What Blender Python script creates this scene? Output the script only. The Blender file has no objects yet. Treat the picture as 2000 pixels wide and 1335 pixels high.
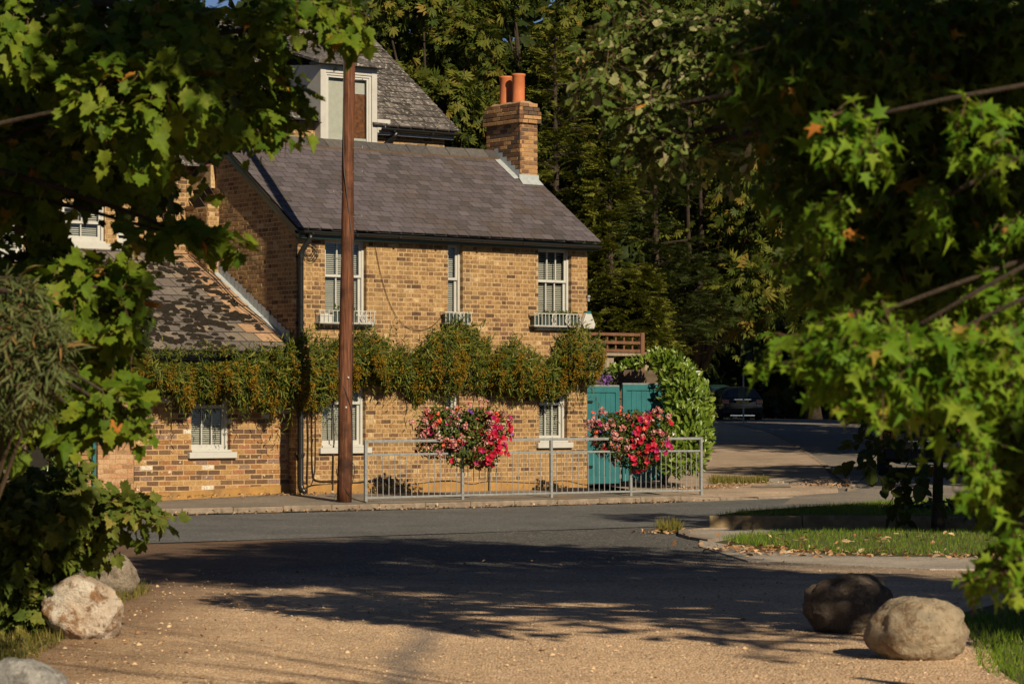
import bpy, bmesh, math, random
import numpy as np
from mathutils import Vector, Matrix

# ------------------------------------------------------------------ camera, sky, sun, exposure
SC = bpy.context.scene
COL = SC.collection
F = 5400.0            # focal length in pixels of a 2000 px wide picture
HOR = 803.0           # horizon row
CAMH = 1.6
cam_d = bpy.data.cameras.new('camera')
cam = bpy.data.objects.new('camera', cam_d); COL.objects.link(cam)
cam.location = (0, 0, CAMH); cam.rotation_euler = (math.radians(90), 0, 0)
cam_d.sensor_width = 36.0; cam_d.lens = F / 2000.0 * 36.0
cam_d.shift_y = (HOR - 667.5) / 2000.0
cam_d.clip_start = 0.2; cam_d.clip_end = 3000.0
cam_d.dof.use_dof = True; cam_d.dof.focus_distance = 47.5; cam_d.dof.aperture_fstop = 7.1
SC.camera = cam

SUN_EL = math.radians(31.0)
SUN_H = Vector((0.465, -0.885, 0)).normalized()          # horizontal direction to the sun
SUN = Vector((SUN_H.x * math.cos(SUN_EL), SUN_H.y * math.cos(SUN_EL), math.sin(SUN_EL)))
w = bpy.data.worlds.new('World'); SC.world = w; w.use_nodes = True
nt = w.node_tree
sky = nt.nodes.new('ShaderNodeTexSky'); sky.sky_type = 'NISHITA'; sky.sun_disc = False
sky.sun_elevation = SUN_EL
sky.sun_rotation = math.atan2(SUN_H.x, SUN_H.y)
sky.air_density = 0.42; sky.dust_density = 0.1; sky.ozone_density = 1.0
bg = nt.nodes['Background']; bg.inputs['Strength'].default_value = 0.05
nt.links.new(sky.outputs[0], bg.inputs['Color'])
sun_d = bpy.data.lights.new('sun', 'SUN'); sun_d.energy = 5.0; sun_d.angle = math.radians(0.5)
sun_d.color = (1.0, 0.84, 0.59)
sun_o = bpy.data.objects.new('sun', sun_d); COL.objects.link(sun_o)
sun_o.rotation_euler = (-SUN).to_track_quat('-Z', 'Y').to_euler()
vs = SC.view_settings
vs.view_transform = 'Standard'; vs.look = 'None'; vs.gamma = 1.0; vs.exposure = 0.38; vs.use_curve_mapping = False
SC.cycles.max_bounces = 4; SC.cycles.diffuse_bounces = 2; SC.cycles.glossy_bounces = 2; SC.cycles.transmission_bounces = 2; SC.cycles.transparent_max_bounces = 8
SC.cycles.caustics_reflective = False; SC.cycles.caustics_refractive = False
SC.cycles.use_adaptive_sampling = True

# ------------------------------------------------------------------ helpers
def tag(o, label=None, cat=None, group=None, kind=None):
    if label: o['label'] = label
    if cat: o['category'] = cat
    if group: o['group'] = group
    if kind: o['kind'] = kind
    return o

def empty(name, loc=(0, 0, 0), rz=0.0, parent=None):
    o = bpy.data.objects.new(name, None); COL.objects.link(o)
    o.location = loc; o.rotation_euler = (0, 0, rz); o.empty_display_size = 0.2
    if parent: o.parent = parent
    return o

def link(name, me, parent=None, loc=None, rot=None, scale=None, mat4=None):
    o = bpy.data.objects.new(name, me); COL.objects.link(o)
    if parent: o.parent = parent
    if mat4 is not None: o.matrix_basis = mat4
    else:
        if loc is not None: o.location = loc
        if rot is not None: o.rotation_euler = rot
        if scale is not None: o.scale = scale
    return o

class MB:
    def __init__(s): s.v = []; s.f = []
    def add(s, vs, fs):
        n = len(s.v); s.v.extend([tuple(p) for p in vs]); s.f.extend([tuple(i + n for i in f) for f in fs]); return s
    def quad(s, a, b, c, d): return s.add([a, b, c, d], [(0, 1, 2, 3)])
    def box(s, x0, x1, y0, y1, z0, z1):
        if x0 > x1: x0, x1 = x1, x0
        if y0 > y1: y0, y1 = y1, y0
        if z0 > z1: z0, z1 = z1, z0
        return s.add([(x0,y0,z0),(x1,y0,z0),(x1,y1,z0),(x0,y1,z0),(x0,y0,z1),(x1,y0,z1),(x1,y1,z1),(x0,y1,z1)],
                     [(0,3,2,1),(4,5,6,7),(0,1,5,4),(1,2,6,5),(2,3,7,6),(3,0,4,7)])
    def tube(s, pts, rad, n=6, cap=True):
        pts = [Vector(p) for p in pts]; m = len(pts)
        if not hasattr(rad, '__len__'): rad = [rad] * m
        up = Vector((0.13, 0.21, 1)).normalized(); base = len(s.v); prev = None
        for i, p in enumerate(pts):
            d = (pts[min(i + 1, m - 1)] - pts[max(i - 1, 0)])
            if d.length < 1e-9: d = Vector((0, 0, 1))
            d.normalize()
            if prev is None:
                a = d.cross(up)
                if a.length < 1e-3: a = d.cross(Vector((1, 0, 0)))
            else: a = prev - d * prev.dot(d)
            a.normalize(); prev = a; b = d.cross(a)
            for k in range(n):
                t = 2 * math.pi * k / n
                s.v.append(tuple(p + (a * math.cos(t) + b * math.sin(t)) * rad[i]))
        for i in range(m - 1):
            for k in range(n):
                k2 = (k + 1) % n
                s.f.append((base + i*n + k, base + i*n + k2, base + (i+1)*n + k2, base + (i+1)*n + k))
        if cap:
            s.f.append(tuple(base + k for k in range(n))[::-1]); s.f.append(tuple(base + (m-1)*n + k for k in range(n)))
        return s
    def lathe(s, prof, c=(0, 0, 0), n=16):
        base = len(s.v)
        for r, z in prof:
            for k in range(n):
                t = 2 * math.pi * k / n
                s.v.append((c[0] + r * math.cos(t), c[1] + r * math.sin(t), c[2] + z))
        for i in range(len(prof) - 1):
            for k in range(n):
                k2 = (k + 1) % n
                s.f.append((base + i*n + k, base + i*n + k2, base + (i+1)*n + k2, base + (i+1)*n + k))
        return s
    def mesh(s, name, mat=None, smooth=False):
        me = bpy.data.meshes.new(name); me.from_pydata(s.v, [], s.f); me.update()
        if mat: me.materials.append(mat)
        if smooth: me.polygons.foreach_set('use_smooth', [True] * len(me.polygons))
        return me
    def build(s, name, mat=None, parent=None, smooth=False, bevel=0, loc=None, rot=None):
        o = link(name, s.mesh(name, mat, smooth), parent, loc, rot)
        if bevel:
            m = o.modifiers.new('bevel', 'BEVEL'); m.width = bevel; m.segments = 2; m.limit_method = 'ANGLE'
        return o

def P(px, py, Y):
    return Vector(((px - 1000.0) / F * Y, Y, CAMH - (py - HOR) / F * Y))

def H(x, y):
    """height of the terrain: flat here, rising gently up the side road"""
    r = max(0.0, min(y - 47.0, 67.0))
    return 0.0175 * r * min(1.0, r / 6.0)

def G(px, py, dz=0.0):
    k = (py - HOR) / F
    lo, hi = 3.0, 300.0
    for _ in range(60):
        m = 0.5 * (lo + hi)
        zr = CAMH - k * m
        if zr > H(0, m) + dz: lo = m
        else: hi = m
    return Vector(((px - 1000) / F * lo, lo, H(0, lo) + dz))

# ------------------------------------------------------------------ materials
def new_mat(name):
    m = bpy.data.materials.new(name); m.use_nodes = True
    return m, m.node_tree, m.node_tree.nodes['Principled BSDF']

def N(t, kind, **kw):
    n = t.nodes.new(kind)
    for k, v in kw.items():
        if k in n.inputs.keys(): n.inputs[k].default_value = v
        else: setattr(n, k, v)
    return n

def ramp(t, stops, interp='LINEAR'):
    r = t.nodes.new('ShaderNodeValToRGB'); e = r.color_ramp; e.interpolation = interp
    while len(e.elements) < len(stops): e.elements.new(0.5)
    for el, (p, c) in zip(e.elements, stops):
        el.position = p; el.color = (c[0], c[1], c[2], 1)
    return r

def rnd_val(t):
    """one random number per loose piece: per object and per mesh island"""
    g = t.nodes.new('ShaderNodeNewGeometry'); o = t.nodes.new('ShaderNodeObjectInfo')
    a = N(t, 'ShaderNodeMath', operation='ADD'); t.links.new(g.outputs['Random Per Island'], a.inputs[0]); t.links.new(o.outputs['Random'], a.inputs[1])
    f = N(t, 'ShaderNodeMath', operation='FRACT'); t.links.new(a.outputs[0], f.inputs[0])
    return f.outputs[0], g

def mixc(t, fac, a, b, blend='MIX'):
    m = t.nodes.new('ShaderNodeMix'); m.data_type = 'RGBA'; m.blend_type = blend
    for sock, val in ((m.inputs[0], fac), (m.inputs[6], a), (m.inputs[7], b)):
        if hasattr(val, 'is_linked') or hasattr(val, 'links'): t.links.new(val, sock)
        elif hasattr(val, '__len__'): sock.default_value = (val[0], val[1], val[2], 1)
        else: sock.default_value = val
    return m.outputs[2]

def noise(t, scale, detail=4, rough=0.6, vec=None, dim='3D'):
    n = t.nodes.new('ShaderNodeTexNoise'); n.inputs['Scale'].default_value = scale
    n.inputs['Detail'].default_value = detail; n.inputs['Roughness'].default_value = rough
    if vec is None:
        g = t.nodes.new('ShaderNodeNewGeometry'); vec = g.outputs['Position']
    t.links.new(vec, n.inputs['Vector'])
    return n.outputs['Fac']

def maprange(t, v, a, b, c=0.0, d=1.0):
    m = t.nodes.new('ShaderNodeMapRange')
    m.inputs[1].default_value = a; m.inputs[2].default_value = b; m.inputs[3].default_value = c; m.inputs[4].default_value = d
    t.links.new(v, m.inputs[0]); return m.outputs[0]

def bump(t, bs, h, strength=0.4, dist=0.01):
    b = t.nodes.new('ShaderNodeBump'); b.inputs['Strength'].default_value = strength; b.inputs['Distance'].default_value = dist
    t.links.new(h, b.inputs['Height']); t.links.new(b.outputs[0], bs.inputs['Normal'])

def pieces_mat(name, stops, rough=0.85, nscale=25, namount=0.35, interp='CONSTANT', bstr=0.5, bdist=0.006, stain=None, spec=0.3, spots=None, streak=None):
    m, t, bs = new_mat(name)
    r, g = rnd_val(t)
    c = ramp(t, stops, interp); t.links.new(r, c.inputs[0])
    nf = noise(t, nscale, 5, 0.65)
    v = maprange(t, nf, 0.3, 0.7, 1 - namount, 1 + namount)
    mul = t.nodes.new('ShaderNodeVectorMath'); mul.operation = 'SCALE'
    t.links.new(c.outputs[0], mul.inputs[0]); t.links.new(v, mul.inputs['Scale'])
    col = mul.outputs[0]
    if stain:
        sc, colr, lo, hi = stain
        sf = maprange(t, noise(t, sc, 6, 0.7), lo, hi)
        col = mixc(t, sf, col, colr)
    if spots:
        sc, colr, lo, hi = spots
        sf = maprange(t, noise(t, sc, 2, 0.5), lo, hi)
        col = mixc(t, sf, col, colr)
    if streak:
        g2 = t.nodes.new('ShaderNodeNewGeometry'); mp = t.nodes.new('ShaderNodeMapping'); mp.inputs['Scale'].default_value = (2.6, 2.6, 0.55); t.links.new(g2.outputs['Position'], mp.inputs['Vector'])
        col = mixc(t, maprange(t, noise(t, 1.0, 6, 0.7, mp.outputs[0]), 0.52, 0.78, 0, 0.65), col, streak)
    t.links.new(col, bs.inputs['Base Color'])
    bs.inputs['Roughness'].default_value = rough; bs.inputs['Specular IOR Level'].default_value = spec
    bump(t, bs, nf, bstr, bdist)
    return m

def surf_mat(name, c1, c2, scale=6, rough=0.85, bscale=None, bstr=0.3, bdist=0.01, lo=0.35, hi=0.65, spec=0.3, metal=0.0, c3=None, s3=40, l3=0.6, h3=0.75):
    m, t, bs = new_mat(name)
    nf = noise(t, scale, 6, 0.65)
    col = mixc(t, maprange(t, nf, lo, hi), c1, c2)
    if c3:
        col = mixc(t, maprange(t, noise(t, s3, 4, 0.6), l3, h3), col, c3)
    t.links.new(col, bs.inputs['Base Color'])
    bs.inputs['Roughness'].default_value = rough; bs.inputs['Specular IOR Level'].default_value = spec; bs.inputs['Metallic'].default_value = metal
    bump(t, bs, noise(t, bscale or scale * 4, 5, 0.65), bstr, bdist)
    return m

def leaf_mat(name, stops, trans=0.3, rough=0.6, spec=0.14, nscale=30, namount=0.25):
    m, t, bs = new_mat(name)
    r, g = rnd_val(t)
    c = ramp(t, stops, 'LINEAR'); t.links.new(r, c.inputs[0])
    v = maprange(t, noise(t, nscale, 3, 0.6), 0.3, 0.7, 1 - namount, 1 + namount)
    mul = t.nodes.new('ShaderNodeVectorMath'); mul.operation = 'SCALE'
    t.links.new(c.outputs[0], mul.inputs[0]); t.links.new(v, mul.inputs['Scale'])
    t.links.new(mul.outputs[0], bs.inputs['Base Color'])
    bs.inputs['Roughness'].default_value = rough; bs.inputs['Specular IOR Level'].default_value = spec
    tr = t.nodes.new('ShaderNodeBsdfTranslucent')
    tc = mixc(t, 0.5, mul.outputs[0], (0.16, 0.2, 0.01))
    t.links.new(tc, tr.inputs['Color'])
    mx = t.nodes.new('ShaderNodeMixShader'); mx.inputs[0].default_value = trans
    t.links.new(bs.outputs[0], mx.inputs[1]); t.links.new(tr.outputs[0], mx.inputs[2])
    t.links.new(mx.outputs[0], t.nodes['Material Output'].inputs['Surface'])
    return m

def plain(name, c, rough=0.5, metal=0.0, spec=0.5, var=0.12, nscale=12):
    m, t, bs = new_mat(name)
    v = maprange(t, noise(t, nscale, 5, 0.6), 0.3, 0.7, 1 - var, 1 + var)
    mul = t.nodes.new('ShaderNodeVectorMath'); mul.operation = 'SCALE'
    mul.inputs[0].default_value = c; t.links.new(v, mul.inputs['Scale'])
    t.links.new(mul.outputs[0], bs.inputs['Base Color'])
    bs.inputs['Roughness'].default_value = rough; bs.inputs['Metallic'].default_value = metal; bs.inputs['Specular IOR Level'].default_value = spec
    return m

M = {}
M['brick'] = pieces_mat('yellow_stock_brick', [(0, (0.228,0.132,0.055)), (0.13, (0.265,0.158,0.068)), (0.27, (0.168,0.094,0.043)), (0.40, (0.29,0.182,0.083)),
    (0.54, (0.085,0.048,0.028)), (0.61, (0.245,0.144,0.064)), (0.74, (0.145,0.081,0.042)), (0.85, (0.275,0.165,0.075)), (0.93, (0.19,0.095,0.052)), (0.965, (0.40,0.29,0.16))],
    stain=(1.1, (0.33,0.21,0.092), 0.5, 0.74), nscale=24, namount=0.55, spots=(1.7, (0.10,0.065,0.04), 0.56, 0.8), streak=(0.085,0.055,0.034))
M['brick_mixed'] = pieces_mat('mixed_old_brick', [(0, (0.29,0.165,0.062)), (0.11, (0.115,0.064,0.035)), (0.25, (0.33,0.20,0.08)), (0.36, (0.10,0.055,0.034)),
    (0.48, (0.24,0.115,0.045)), (0.6, (0.26,0.115,0.058)), (0.68, (0.145,0.08,0.042)), (0.78, (0.33,0.19,0.085)), (0.9, (0.48,0.43,0.36)), (0.945, (0.19,0.12,0.09))],
    nscale=40, namount=0.45, spots=(14, (0.5,0.42,0.33), 0.68, 0.74))
M['brick_pale'] = pieces_mat('pale_orange_brick', [(0, (0.31,0.17,0.085)), (0.2, (0.24,0.145,0.075)), (0.4, (0.35,0.19,0.10)), (0.6, (0.26,0.14,0.07)), (0.8, (0.38,0.24,0.14))], nscale=35)
M['brick_chimney'] = pieces_mat('sooty_chimney_brick', [(0, (0.30,0.17,0.075)), (0.2, (0.13,0.07,0.038)), (0.4, (0.36,0.21,0.10)), (0.6, (0.18,0.095,0.05)), (0.8, (0.09,0.058,0.04))], nscale=35)
M['mortar'] = surf_mat('lime_mortar', (0.44,0.31,0.17), (0.33,0.225,0.12), 8, 0.95, 60, 0.5, 0.004)
M['mortar_dark'] = surf_mat('old_mortar', (0.38,0.26,0.15), (0.24,0.16,0.09), 8, 0.95, 60, 0.5, 0.004)
M['slate'] = pieces_mat('purple_grey_slate', [(0, (0.082,0.071,0.080)), (0.2, (0.100,0.086,0.098)), (0.4, (0.070,0.060,0.067)), (0.6, (0.112,0.096,0.106)), (0.8, (0.086,0.072,0.074)), (0.92, (0.064,0.056,0.058))],
    rough=0.55, nscale=18, namount=0.2, interp='LINEAR', bstr=0.35, spec=0.4, stain=(0.9, (0.085,0.062,0.048), 0.5, 0.75), spots=(45, (0.4,0.37,0.33), 0.79, 0.83))
M['tile'] = pieces_mat('concrete_roof_tile', [(0, (0.115,0.097,0.088)), (0.25, (0.15,0.126,0.11)), (0.45, (0.165,0.135,0.108)), (0.62, (0.125,0.104,0.094)), (0.82, (0.19,0.15,0.11)), (0.93, (0.095,0.08,0.074))],
    nscale=20, namount=0.25, stain=(3.0, (0.11,0.095,0.085), 0.5, 0.75), spots=(60, (0.55,0.52,0.46), 0.74, 0.78))
M['tile_clean'] = pieces_mat('new_clay_tile', [(0, (0.33,0.20,0.115)), (0.4, (0.27,0.175,0.115)), (0.7, (0.36,0.225,0.135))], nscale=14, namount=0.2)
M['tile_lichen'] = pieces_mat('lichen_roof_tile', [(0, (0.085,0.075,0.072)), (0.3, (0.12,0.105,0.1)), (0.6, (0.065,0.058,0.055)), (0.8, (0.14,0.125,0.115))],
    nscale=14, namount=0.4, spots=(16, (0.34,0.32,0.30), 0.58, 0.68), stain=(6, (0.025,0.02,0.017), 0.5, 0.6))
M['tile_brown'] = pieces_mat('brown_clay_tile', [(0, (0.16,0.07,0.05)), (0.5, (0.20,0.085,0.055)), (0.8, (0.13,0.06,0.045))], nscale=14, namount=0.3)
M['moss'] = surf_mat('dark_roof_moss', (0.010,0.007,0.005), (0.02,0.015,0.009), 20, 1.0, 60, 1.0, 0.02)
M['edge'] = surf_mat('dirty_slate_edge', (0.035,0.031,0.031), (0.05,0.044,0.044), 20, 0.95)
M['ridge'] = pieces_mat('dark_ridge_tile', [(0, (0.065,0.06,0.06)), (0.5, (0.085,0.078,0.075)), (0.8, (0.055,0.05,0.05))], nscale=14, namount=0.3)
M['white'] = surf_mat('white_window_paint', (0.44,0.44,0.42), (0.37,0.365,0.345), 5, 0.4, 30, 0.05, 0.002, 0.5, 0.8, 0.5)
M['white_peel'] = surf_mat('peeling_white_paint', (0.43,0.42,0.40), (0.35,0.345,0.32), 5, 0.5, 30, 0.15, 0.003, 0.4, 0.8, 0.5, 0, (0.3,0.24,0.18), 18, 0.66, 0.7)
M['blind'] = plain('venetian_blind', (0.42,0.41,0.37), 0.5, 0, 0.4, 0.05)
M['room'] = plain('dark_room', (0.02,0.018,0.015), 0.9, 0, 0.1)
M['curtain'] = surf_mat('brown_patterned_curtain', (0.20,0.075,0.03), (0.06,0.03,0.02), 14, 0.9)
M['blindcream'] = plain('cream_roller_blind', (0.40,0.40,0.37), 0.7, 0, 0.2, 0.08)
M['black_pipe'] = plain('black_plastic_pipe', (0.012,0.012,0.012), 0.35, 0, 0.5)
M['green_paint'] = plain('dark_green_gloss', (0.012,0.035,0.030), 0.4, 0, 0.5, 0.3)
M['lead'] = surf_mat('lead_flashing', (0.27,0.30,0.32), (0.36,0.39,0.40), 12, 0.6, 40, 0.3, 0.004, c3=(0.5,0.52,0.52), s3=26)
M['terracotta'] = surf_mat('terracotta_pot', (0.47,0.15,0.055), (0.40,0.12,0.045), 6, 0.7, 40, 0.15, 0.003)
M['plinth'] = surf_mat('ochre_painted_plinth', (0.36,0.20,0.06), (0.25,0.14,0.052), 4, 0.9, 40, 0.4, 0.006, c3=(0.12,0.09,0.05), s3=3.5, l3=0.58, h3=0.78)
M['galv'] = surf_mat('galvanised_steel', (0.20,0.21,0.215), (0.29,0.30,0.30), 18, 0.5, 50, 0.1, 0.002, metal=0.25, c3=(0.16,0.13,0.1), s3=22, l3=0.68, h3=0.78)
M['steel'] = plain('steel_bolt', (0.35,0.34,0.32), 0.4, 0.8)
M['cable'] = plain('black_cable', (0.015,0.012,0.01), 0.6)
M['cable_brown'] = plain('brown_cable', (0.07,0.03,0.015), 0.6)
M['teal'] = surf_mat('teal_gate_paint', (0.028,0.138,0.155), (0.024,0.112,0.128), 5, 0.45, 30, 0.1, 0.003, c3=(0.05,0.07,0.06), s3=9, l3=0.66, h3=0.8)
M['iron_white'] = plain('white_ironwork', (0.43,0.42,0.40), 0.45)
M['planter'] = plain('dark_green_planter', (0.03,0.05,0.045), 0.5)
M['planter_white'] = plain('white_trough', (0.42,0.42,0.40), 0.5)

def wood_mat(name, c1, c2, c3, axis='Z', scale=1.0, rough=0.8):
    m, t, bs = new_mat(name)
    tc = t.nodes.new('ShaderNodeTexCoord'); mp = t.nodes.new('ShaderNodeMapping')
    s = {'Z': (22, 22, 1.1), 'X': (1.1, 22, 22), 'Y': (22, 1.1, 22)}[axis]
    mp.inputs['Scale'].default_value = tuple(k * scale for k in s)
    t.links.new(tc.outputs['Object'], mp.inputs['Vector'])
    nf = noise(t, 1.0, 6, 0.65, mp.outputs[0])
    r = ramp(t, [(0.25, c1), (0.5, c2), (0.75, c3)]); t.links.new(nf, r.inputs[0])
    col = mixc(t, maprange(t, noise(t, 2.2, 4, 0.6), 0.5, 0.72), r.outputs[0], c1)
    t.links.new(col, bs.inputs['Base Color']); bs.inputs['Roughness'].default_value = rough; bs.inputs['Specular IOR Level'].default_value = 0.25
    bump(t, bs, nf, 0.5, 0.008)
    return m
M['pole'] = wood_mat('creosoted_pole', (0.028,0.011,0.007), (0.105,0.04,0.02), (0.24,0.10,0.052), scale=1.7)
M['trellis'] = wood_mat('red_brown_trellis', (0.09,0.042,0.024), (0.14,0.068,0.038), (0.2,0.10,0.058))
M['sleeper'] = wood_mat('dark_timber_sleeper', (0.05,0.035,0.025), (0.09,0.065,0.045), (0.15,0.11,0.08), 'X')
M['fence'] = wood_mat('grey_fence_board', (0.16,0.13,0.1), (0.25,0.2,0.15), (0.32,0.27,0.21))
M['bark'] = surf_mat('tree_bark', (0.055,0.04,0.028), (0.028,0.02,0.015), 9, 0.95, 30, 0.8, 0.02)
M['stem'] = surf_mat('woody_stem', (0.06,0.04,0.022), (0.035,0.022,0.014), 12, 0.9)
M['twig'] = plain('thin_twig', (0.085,0.045,0.022), 0.8)

# glass: a clear pane that lets the view through and mirrors a little
gm, gt, gb = new_mat('window_glass')
gl = gt.nodes.new('ShaderNodeBsdfGlossy'); gl.inputs['Roughness'].default_value = 0.02
tp = gt.nodes.new('ShaderNodeBsdfTransparent'); tp.inputs['Color'].default_value = (0.9, 0.93, 0.92, 1)
fr = gt.nodes.new('ShaderNodeFresnel'); fr.inputs['IOR'].default_value = 1.6
mx = gt.nodes.new('ShaderNodeMixShader'); gt.links.new(fr.outputs[0], mx.inputs[0]); gt.links.new(tp.outputs[0], mx.inputs[1]); gt.links.new(gl.outputs[0], mx.inputs[2])
gt.links.new(mx.outputs[0], gt.nodes['Material Output'].inputs['Surface'])
M['glass'] = gm
# ------------------------------------------------------------------ ground, roads, pavement
A_ = math.atan(F / 7100.0)                      # angle of the street front to the picture plane
U = Vector((math.cos(A_), math.sin(A_), 0)); NN = Vector((-math.sin(A_), math.cos(A_), 0))
C0 = Vector((-3.66, 46.85, 0))                  # front left corner of the cottage
K0 = Vector((-2.08, 44.66, 0))                  # a point on the kerb face

def ab(a, b, z=0.0):
    p = K0 + U * a + NN * b; return (p.x, p.y, z)

# gravel / asphalt materials ---------------------------------------------------
def ground_mats():
    # bonded gravel of the drive: tan chippings that thin out onto grey asphalt near the road
    m, t, bs = new_mat('tan_gravel'); g = t.nodes.new('ShaderNodeNewGeometry'); pos = g.outputs['Position']
    vo = t.nodes.new('ShaderNodeTexVoronoi'); vo.inputs['Scale'].default_value = 52; t.links.new(pos, vo.inputs['Vector'])
    sep = t.nodes.new('ShaderNodeSeparateColor'); t.links.new(vo.outputs['Color'], sep.inputs[0])
    r = ramp(t, [(0, (0.27,0.17,0.10)), (0.25, (0.52,0.35,0.215)), (0.5, (0.68,0.47,0.30)), (0.75, (0.60,0.41,0.255)), (0.93, (0.80,0.62,0.44)), (1, (0.30,0.225,0.165))]); t.links.new(sep.outputs[0], r.inputs[0])
    r2 = ramp(t, [(0, (0.045,0.046,0.047)), (0.5, (0.085,0.085,0.083)), (0.85, (0.135,0.13,0.122)), (1, (0.36,0.32,0.27))]); t.links.new(sep.outputs[0], r2.inputs[0])
    sx = t.nodes.new('ShaderNodeSeparateXYZ'); t.links.new(pos, sx.inputs[0])
    # distance towards the road, plus large noise
    ma = N(t, 'ShaderNodeMath', operation='MULTIPLY'); ma.inputs[1].default_value = -0.35; t.links.new(sx.outputs[0], ma.inputs[0])
    mb_ = N(t, 'ShaderNodeMath', operation='ADD'); t.links.new(sx.outputs[1], mb_.inputs[0]); t.links.new(ma.outputs[0], mb_.inputs[1])
    nz = N(t, 'ShaderNodeMath', operation='MULTIPLY_ADD'); t.links.new(noise(t, 0.6, 5, 0.7), nz.inputs[0]); nz.inputs[1].default_value = 7.0; t.links.new(mb_.outputs[0], nz.inputs[2])
    fac = maprange(t, nz.outputs[0], 27.0, 32.5)
    col = mixc(t, fac, r.outputs[0], r2.outputs[0])
    # worn grey wheel patch down the middle of the drive
    wp = N(t, 'ShaderNodeMath', operation='MULTIPLY_ADD'); t.links.new(noise(t, 0.9, 4, 0.6), wp.inputs[0]); wp.inputs[1].default_value = 0.5; t.links.new(sx.outputs[0], wp.inputs[2])
    ab_ = N(t, 'ShaderNodeMath', operation='ADD'); ab_.inputs[1].default_value = 0.42; t.links.new(wp.outputs[0], ab_.inputs[0])
    ab2 = N(t, 'ShaderNodeMath', operation='ABSOLUTE'); t.links.new(ab_.outputs[0], ab2.inputs[0])
    wf = maprange(t, ab2.outputs[0], 0.02, 0.22, 0.8, 0.0)
    wy = maprange(t, sx.outputs[1], 22.5, 19.5, 0.0, 1.0)
    wm = N(t, 'ShaderNodeMath', operation='MULTIPLY'); t.links.new(wf, wm.inputs[0]); t.links.new(wy, wm.inputs[1])
    col = mixc(t, wm.outputs[0], col, (0.23,0.19,0.165))
    # brown dirt and rotted leaf towards the left edge
    df = N(t, 'ShaderNodeMath', operation='MULTIPLY_ADD'); t.links.new(noise(t, 1.1, 5, 0.7), df.inputs[0]); df.inputs[1].default_value = 2.6; t.links.new(sx.outputs[0], df.inputs[2])
    col = mixc(t, maprange(t, df.outputs[0], -0.6, -1.9, 0, 0.75), col, (0.17,0.095,0.05))
    big = maprange(t, noise(t, 0.8, 4, 0.6), 0.3, 0.7, 0.82, 1.15)
    mul = t.nodes.new('ShaderNodeVectorMath'); mul.operation = 'SCALE'; t.links.new(col, mul.inputs[0]); t.links.new(big, mul.inputs['Scale'])
    t.links.new(mul.outputs[0], bs.inputs['Base Color']); bs.inputs['Roughness'].default_value = 0.85; bs.inputs['Specular IOR Level'].default_value = 0.3
    bump(t, bs, vo.outputs['Distance'], 1.0, 0.02)
    bs.inputs['Normal'].links[0].from_node.invert = True
    M['gravel'] = m
    def asphalt(name, stops, s=70, tint=None):
        m, t, bs = new_mat(name); g = t.nodes.new('ShaderNodeNewGeometry'); pos = g.outputs['Position']
        vo = t.nodes.new('ShaderNodeTexVoronoi'); vo.inputs['Scale'].default_value = s; t.links.new(pos, vo.inputs['Vector'])
        sep = t.nodes.new('ShaderNodeSeparateColor'); t.links.new(vo.outputs['Color'], sep.inputs[0])
        r = ramp(t, stops); t.links.new(sep.outputs[0], r.inputs[0])
        big = maprange(t, noise(t, 0.7, 6, 0.7), 0.3, 0.7, 0.7, 1.25)
        mul = t.nodes.new('ShaderNodeVectorMath'); mul.operation = 'SCALE'; t.links.new(r.outputs[0], mul.inputs[0]); t.links.new(big, mul.inputs['Scale'])
        col = mul.outputs[0]
        if tint: col = mixc(t, maprange(t, noise(t, 1.6, 5, 0.7), tint[1], tint[2]), col, tint[0])
        t.links.new(col, bs.inputs['Base Color']); bs.inputs['Roughness'].default_value = 0.8
        bump(t, bs, vo.outputs['Distance'], 0.5, 0.006); return m
    M['asphalt'] = asphalt('road_asphalt', [(0, (0.05,0.053,0.056)), (0.5, (0.082,0.084,0.086)), (0.9, (0.12,0.118,0.115)), (1, (0.42,0.40,0.37))])
    M['side_asphalt'] = asphalt('worn_side_road', [(0, (0.12,0.105,0.09)), (0.5, (0.17,0.15,0.13)), (0.9, (0.22,0.19,0.165)), (1, (0.4,0.36,0.3))])
    M['pave'] = asphalt('pavement_asphalt', [(0, (0.12,0.10,0.085)), (0.5, (0.17,0.145,0.12)), (0.9, (0.22,0.185,0.155)), (1, (0.45,0.4,0.33))], 80, ((0.30,0.18,0.09), 0.58, 0.72))
    M['side_pave'] = asphalt('tan_footway', [(0, (0.25,0.185,0.135)), (0.5, (0.33,0.245,0.18)), (0.9, (0.38,0.29,0.215)), (1, (0.5,0.42,0.33))], 60, ((0.17,0.11,0.07), 0.56, 0.75))
    M['path'] = asphalt('pale_path', [(0, (0.22,0.185,0.155)), (0.5, (0.29,0.25,0.21)), (0.9, (0.35,0.31,0.26)), (1, (0.45,0.4,0.34))], 60)
    M['earth'] = surf_mat('earth_and_litter', (0.05,0.038,0.022), (0.075,0.062,0.03), 1.5, 1.0, 30, 0.8, 0.02)
    M['soil_grass'] = surf_mat('grassy_soil', (0.055,0.075,0.02), (0.085,0.07,0.03), 4, 1.0, 40, 0.8, 0.02)
    M['kerb'] = surf_mat('weathered_concrete_kerb', (0.25,0.20,0.155), (0.15,0.118,0.09), 6, 0.9, 50, 0.4, 0.004, c3=(0.10,0.08,0.06), s3=9, l3=0.62, h3=0.75)
    M['concrete'] = surf_mat('mossy_concrete_edging', (0.26,0.19,0.11), (0.13,0.095,0.055), 5, 0.9, 50, 0.5, 0.006, c3=(0.06,0.06,0.025), s3=4)
ground_mats()

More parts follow.
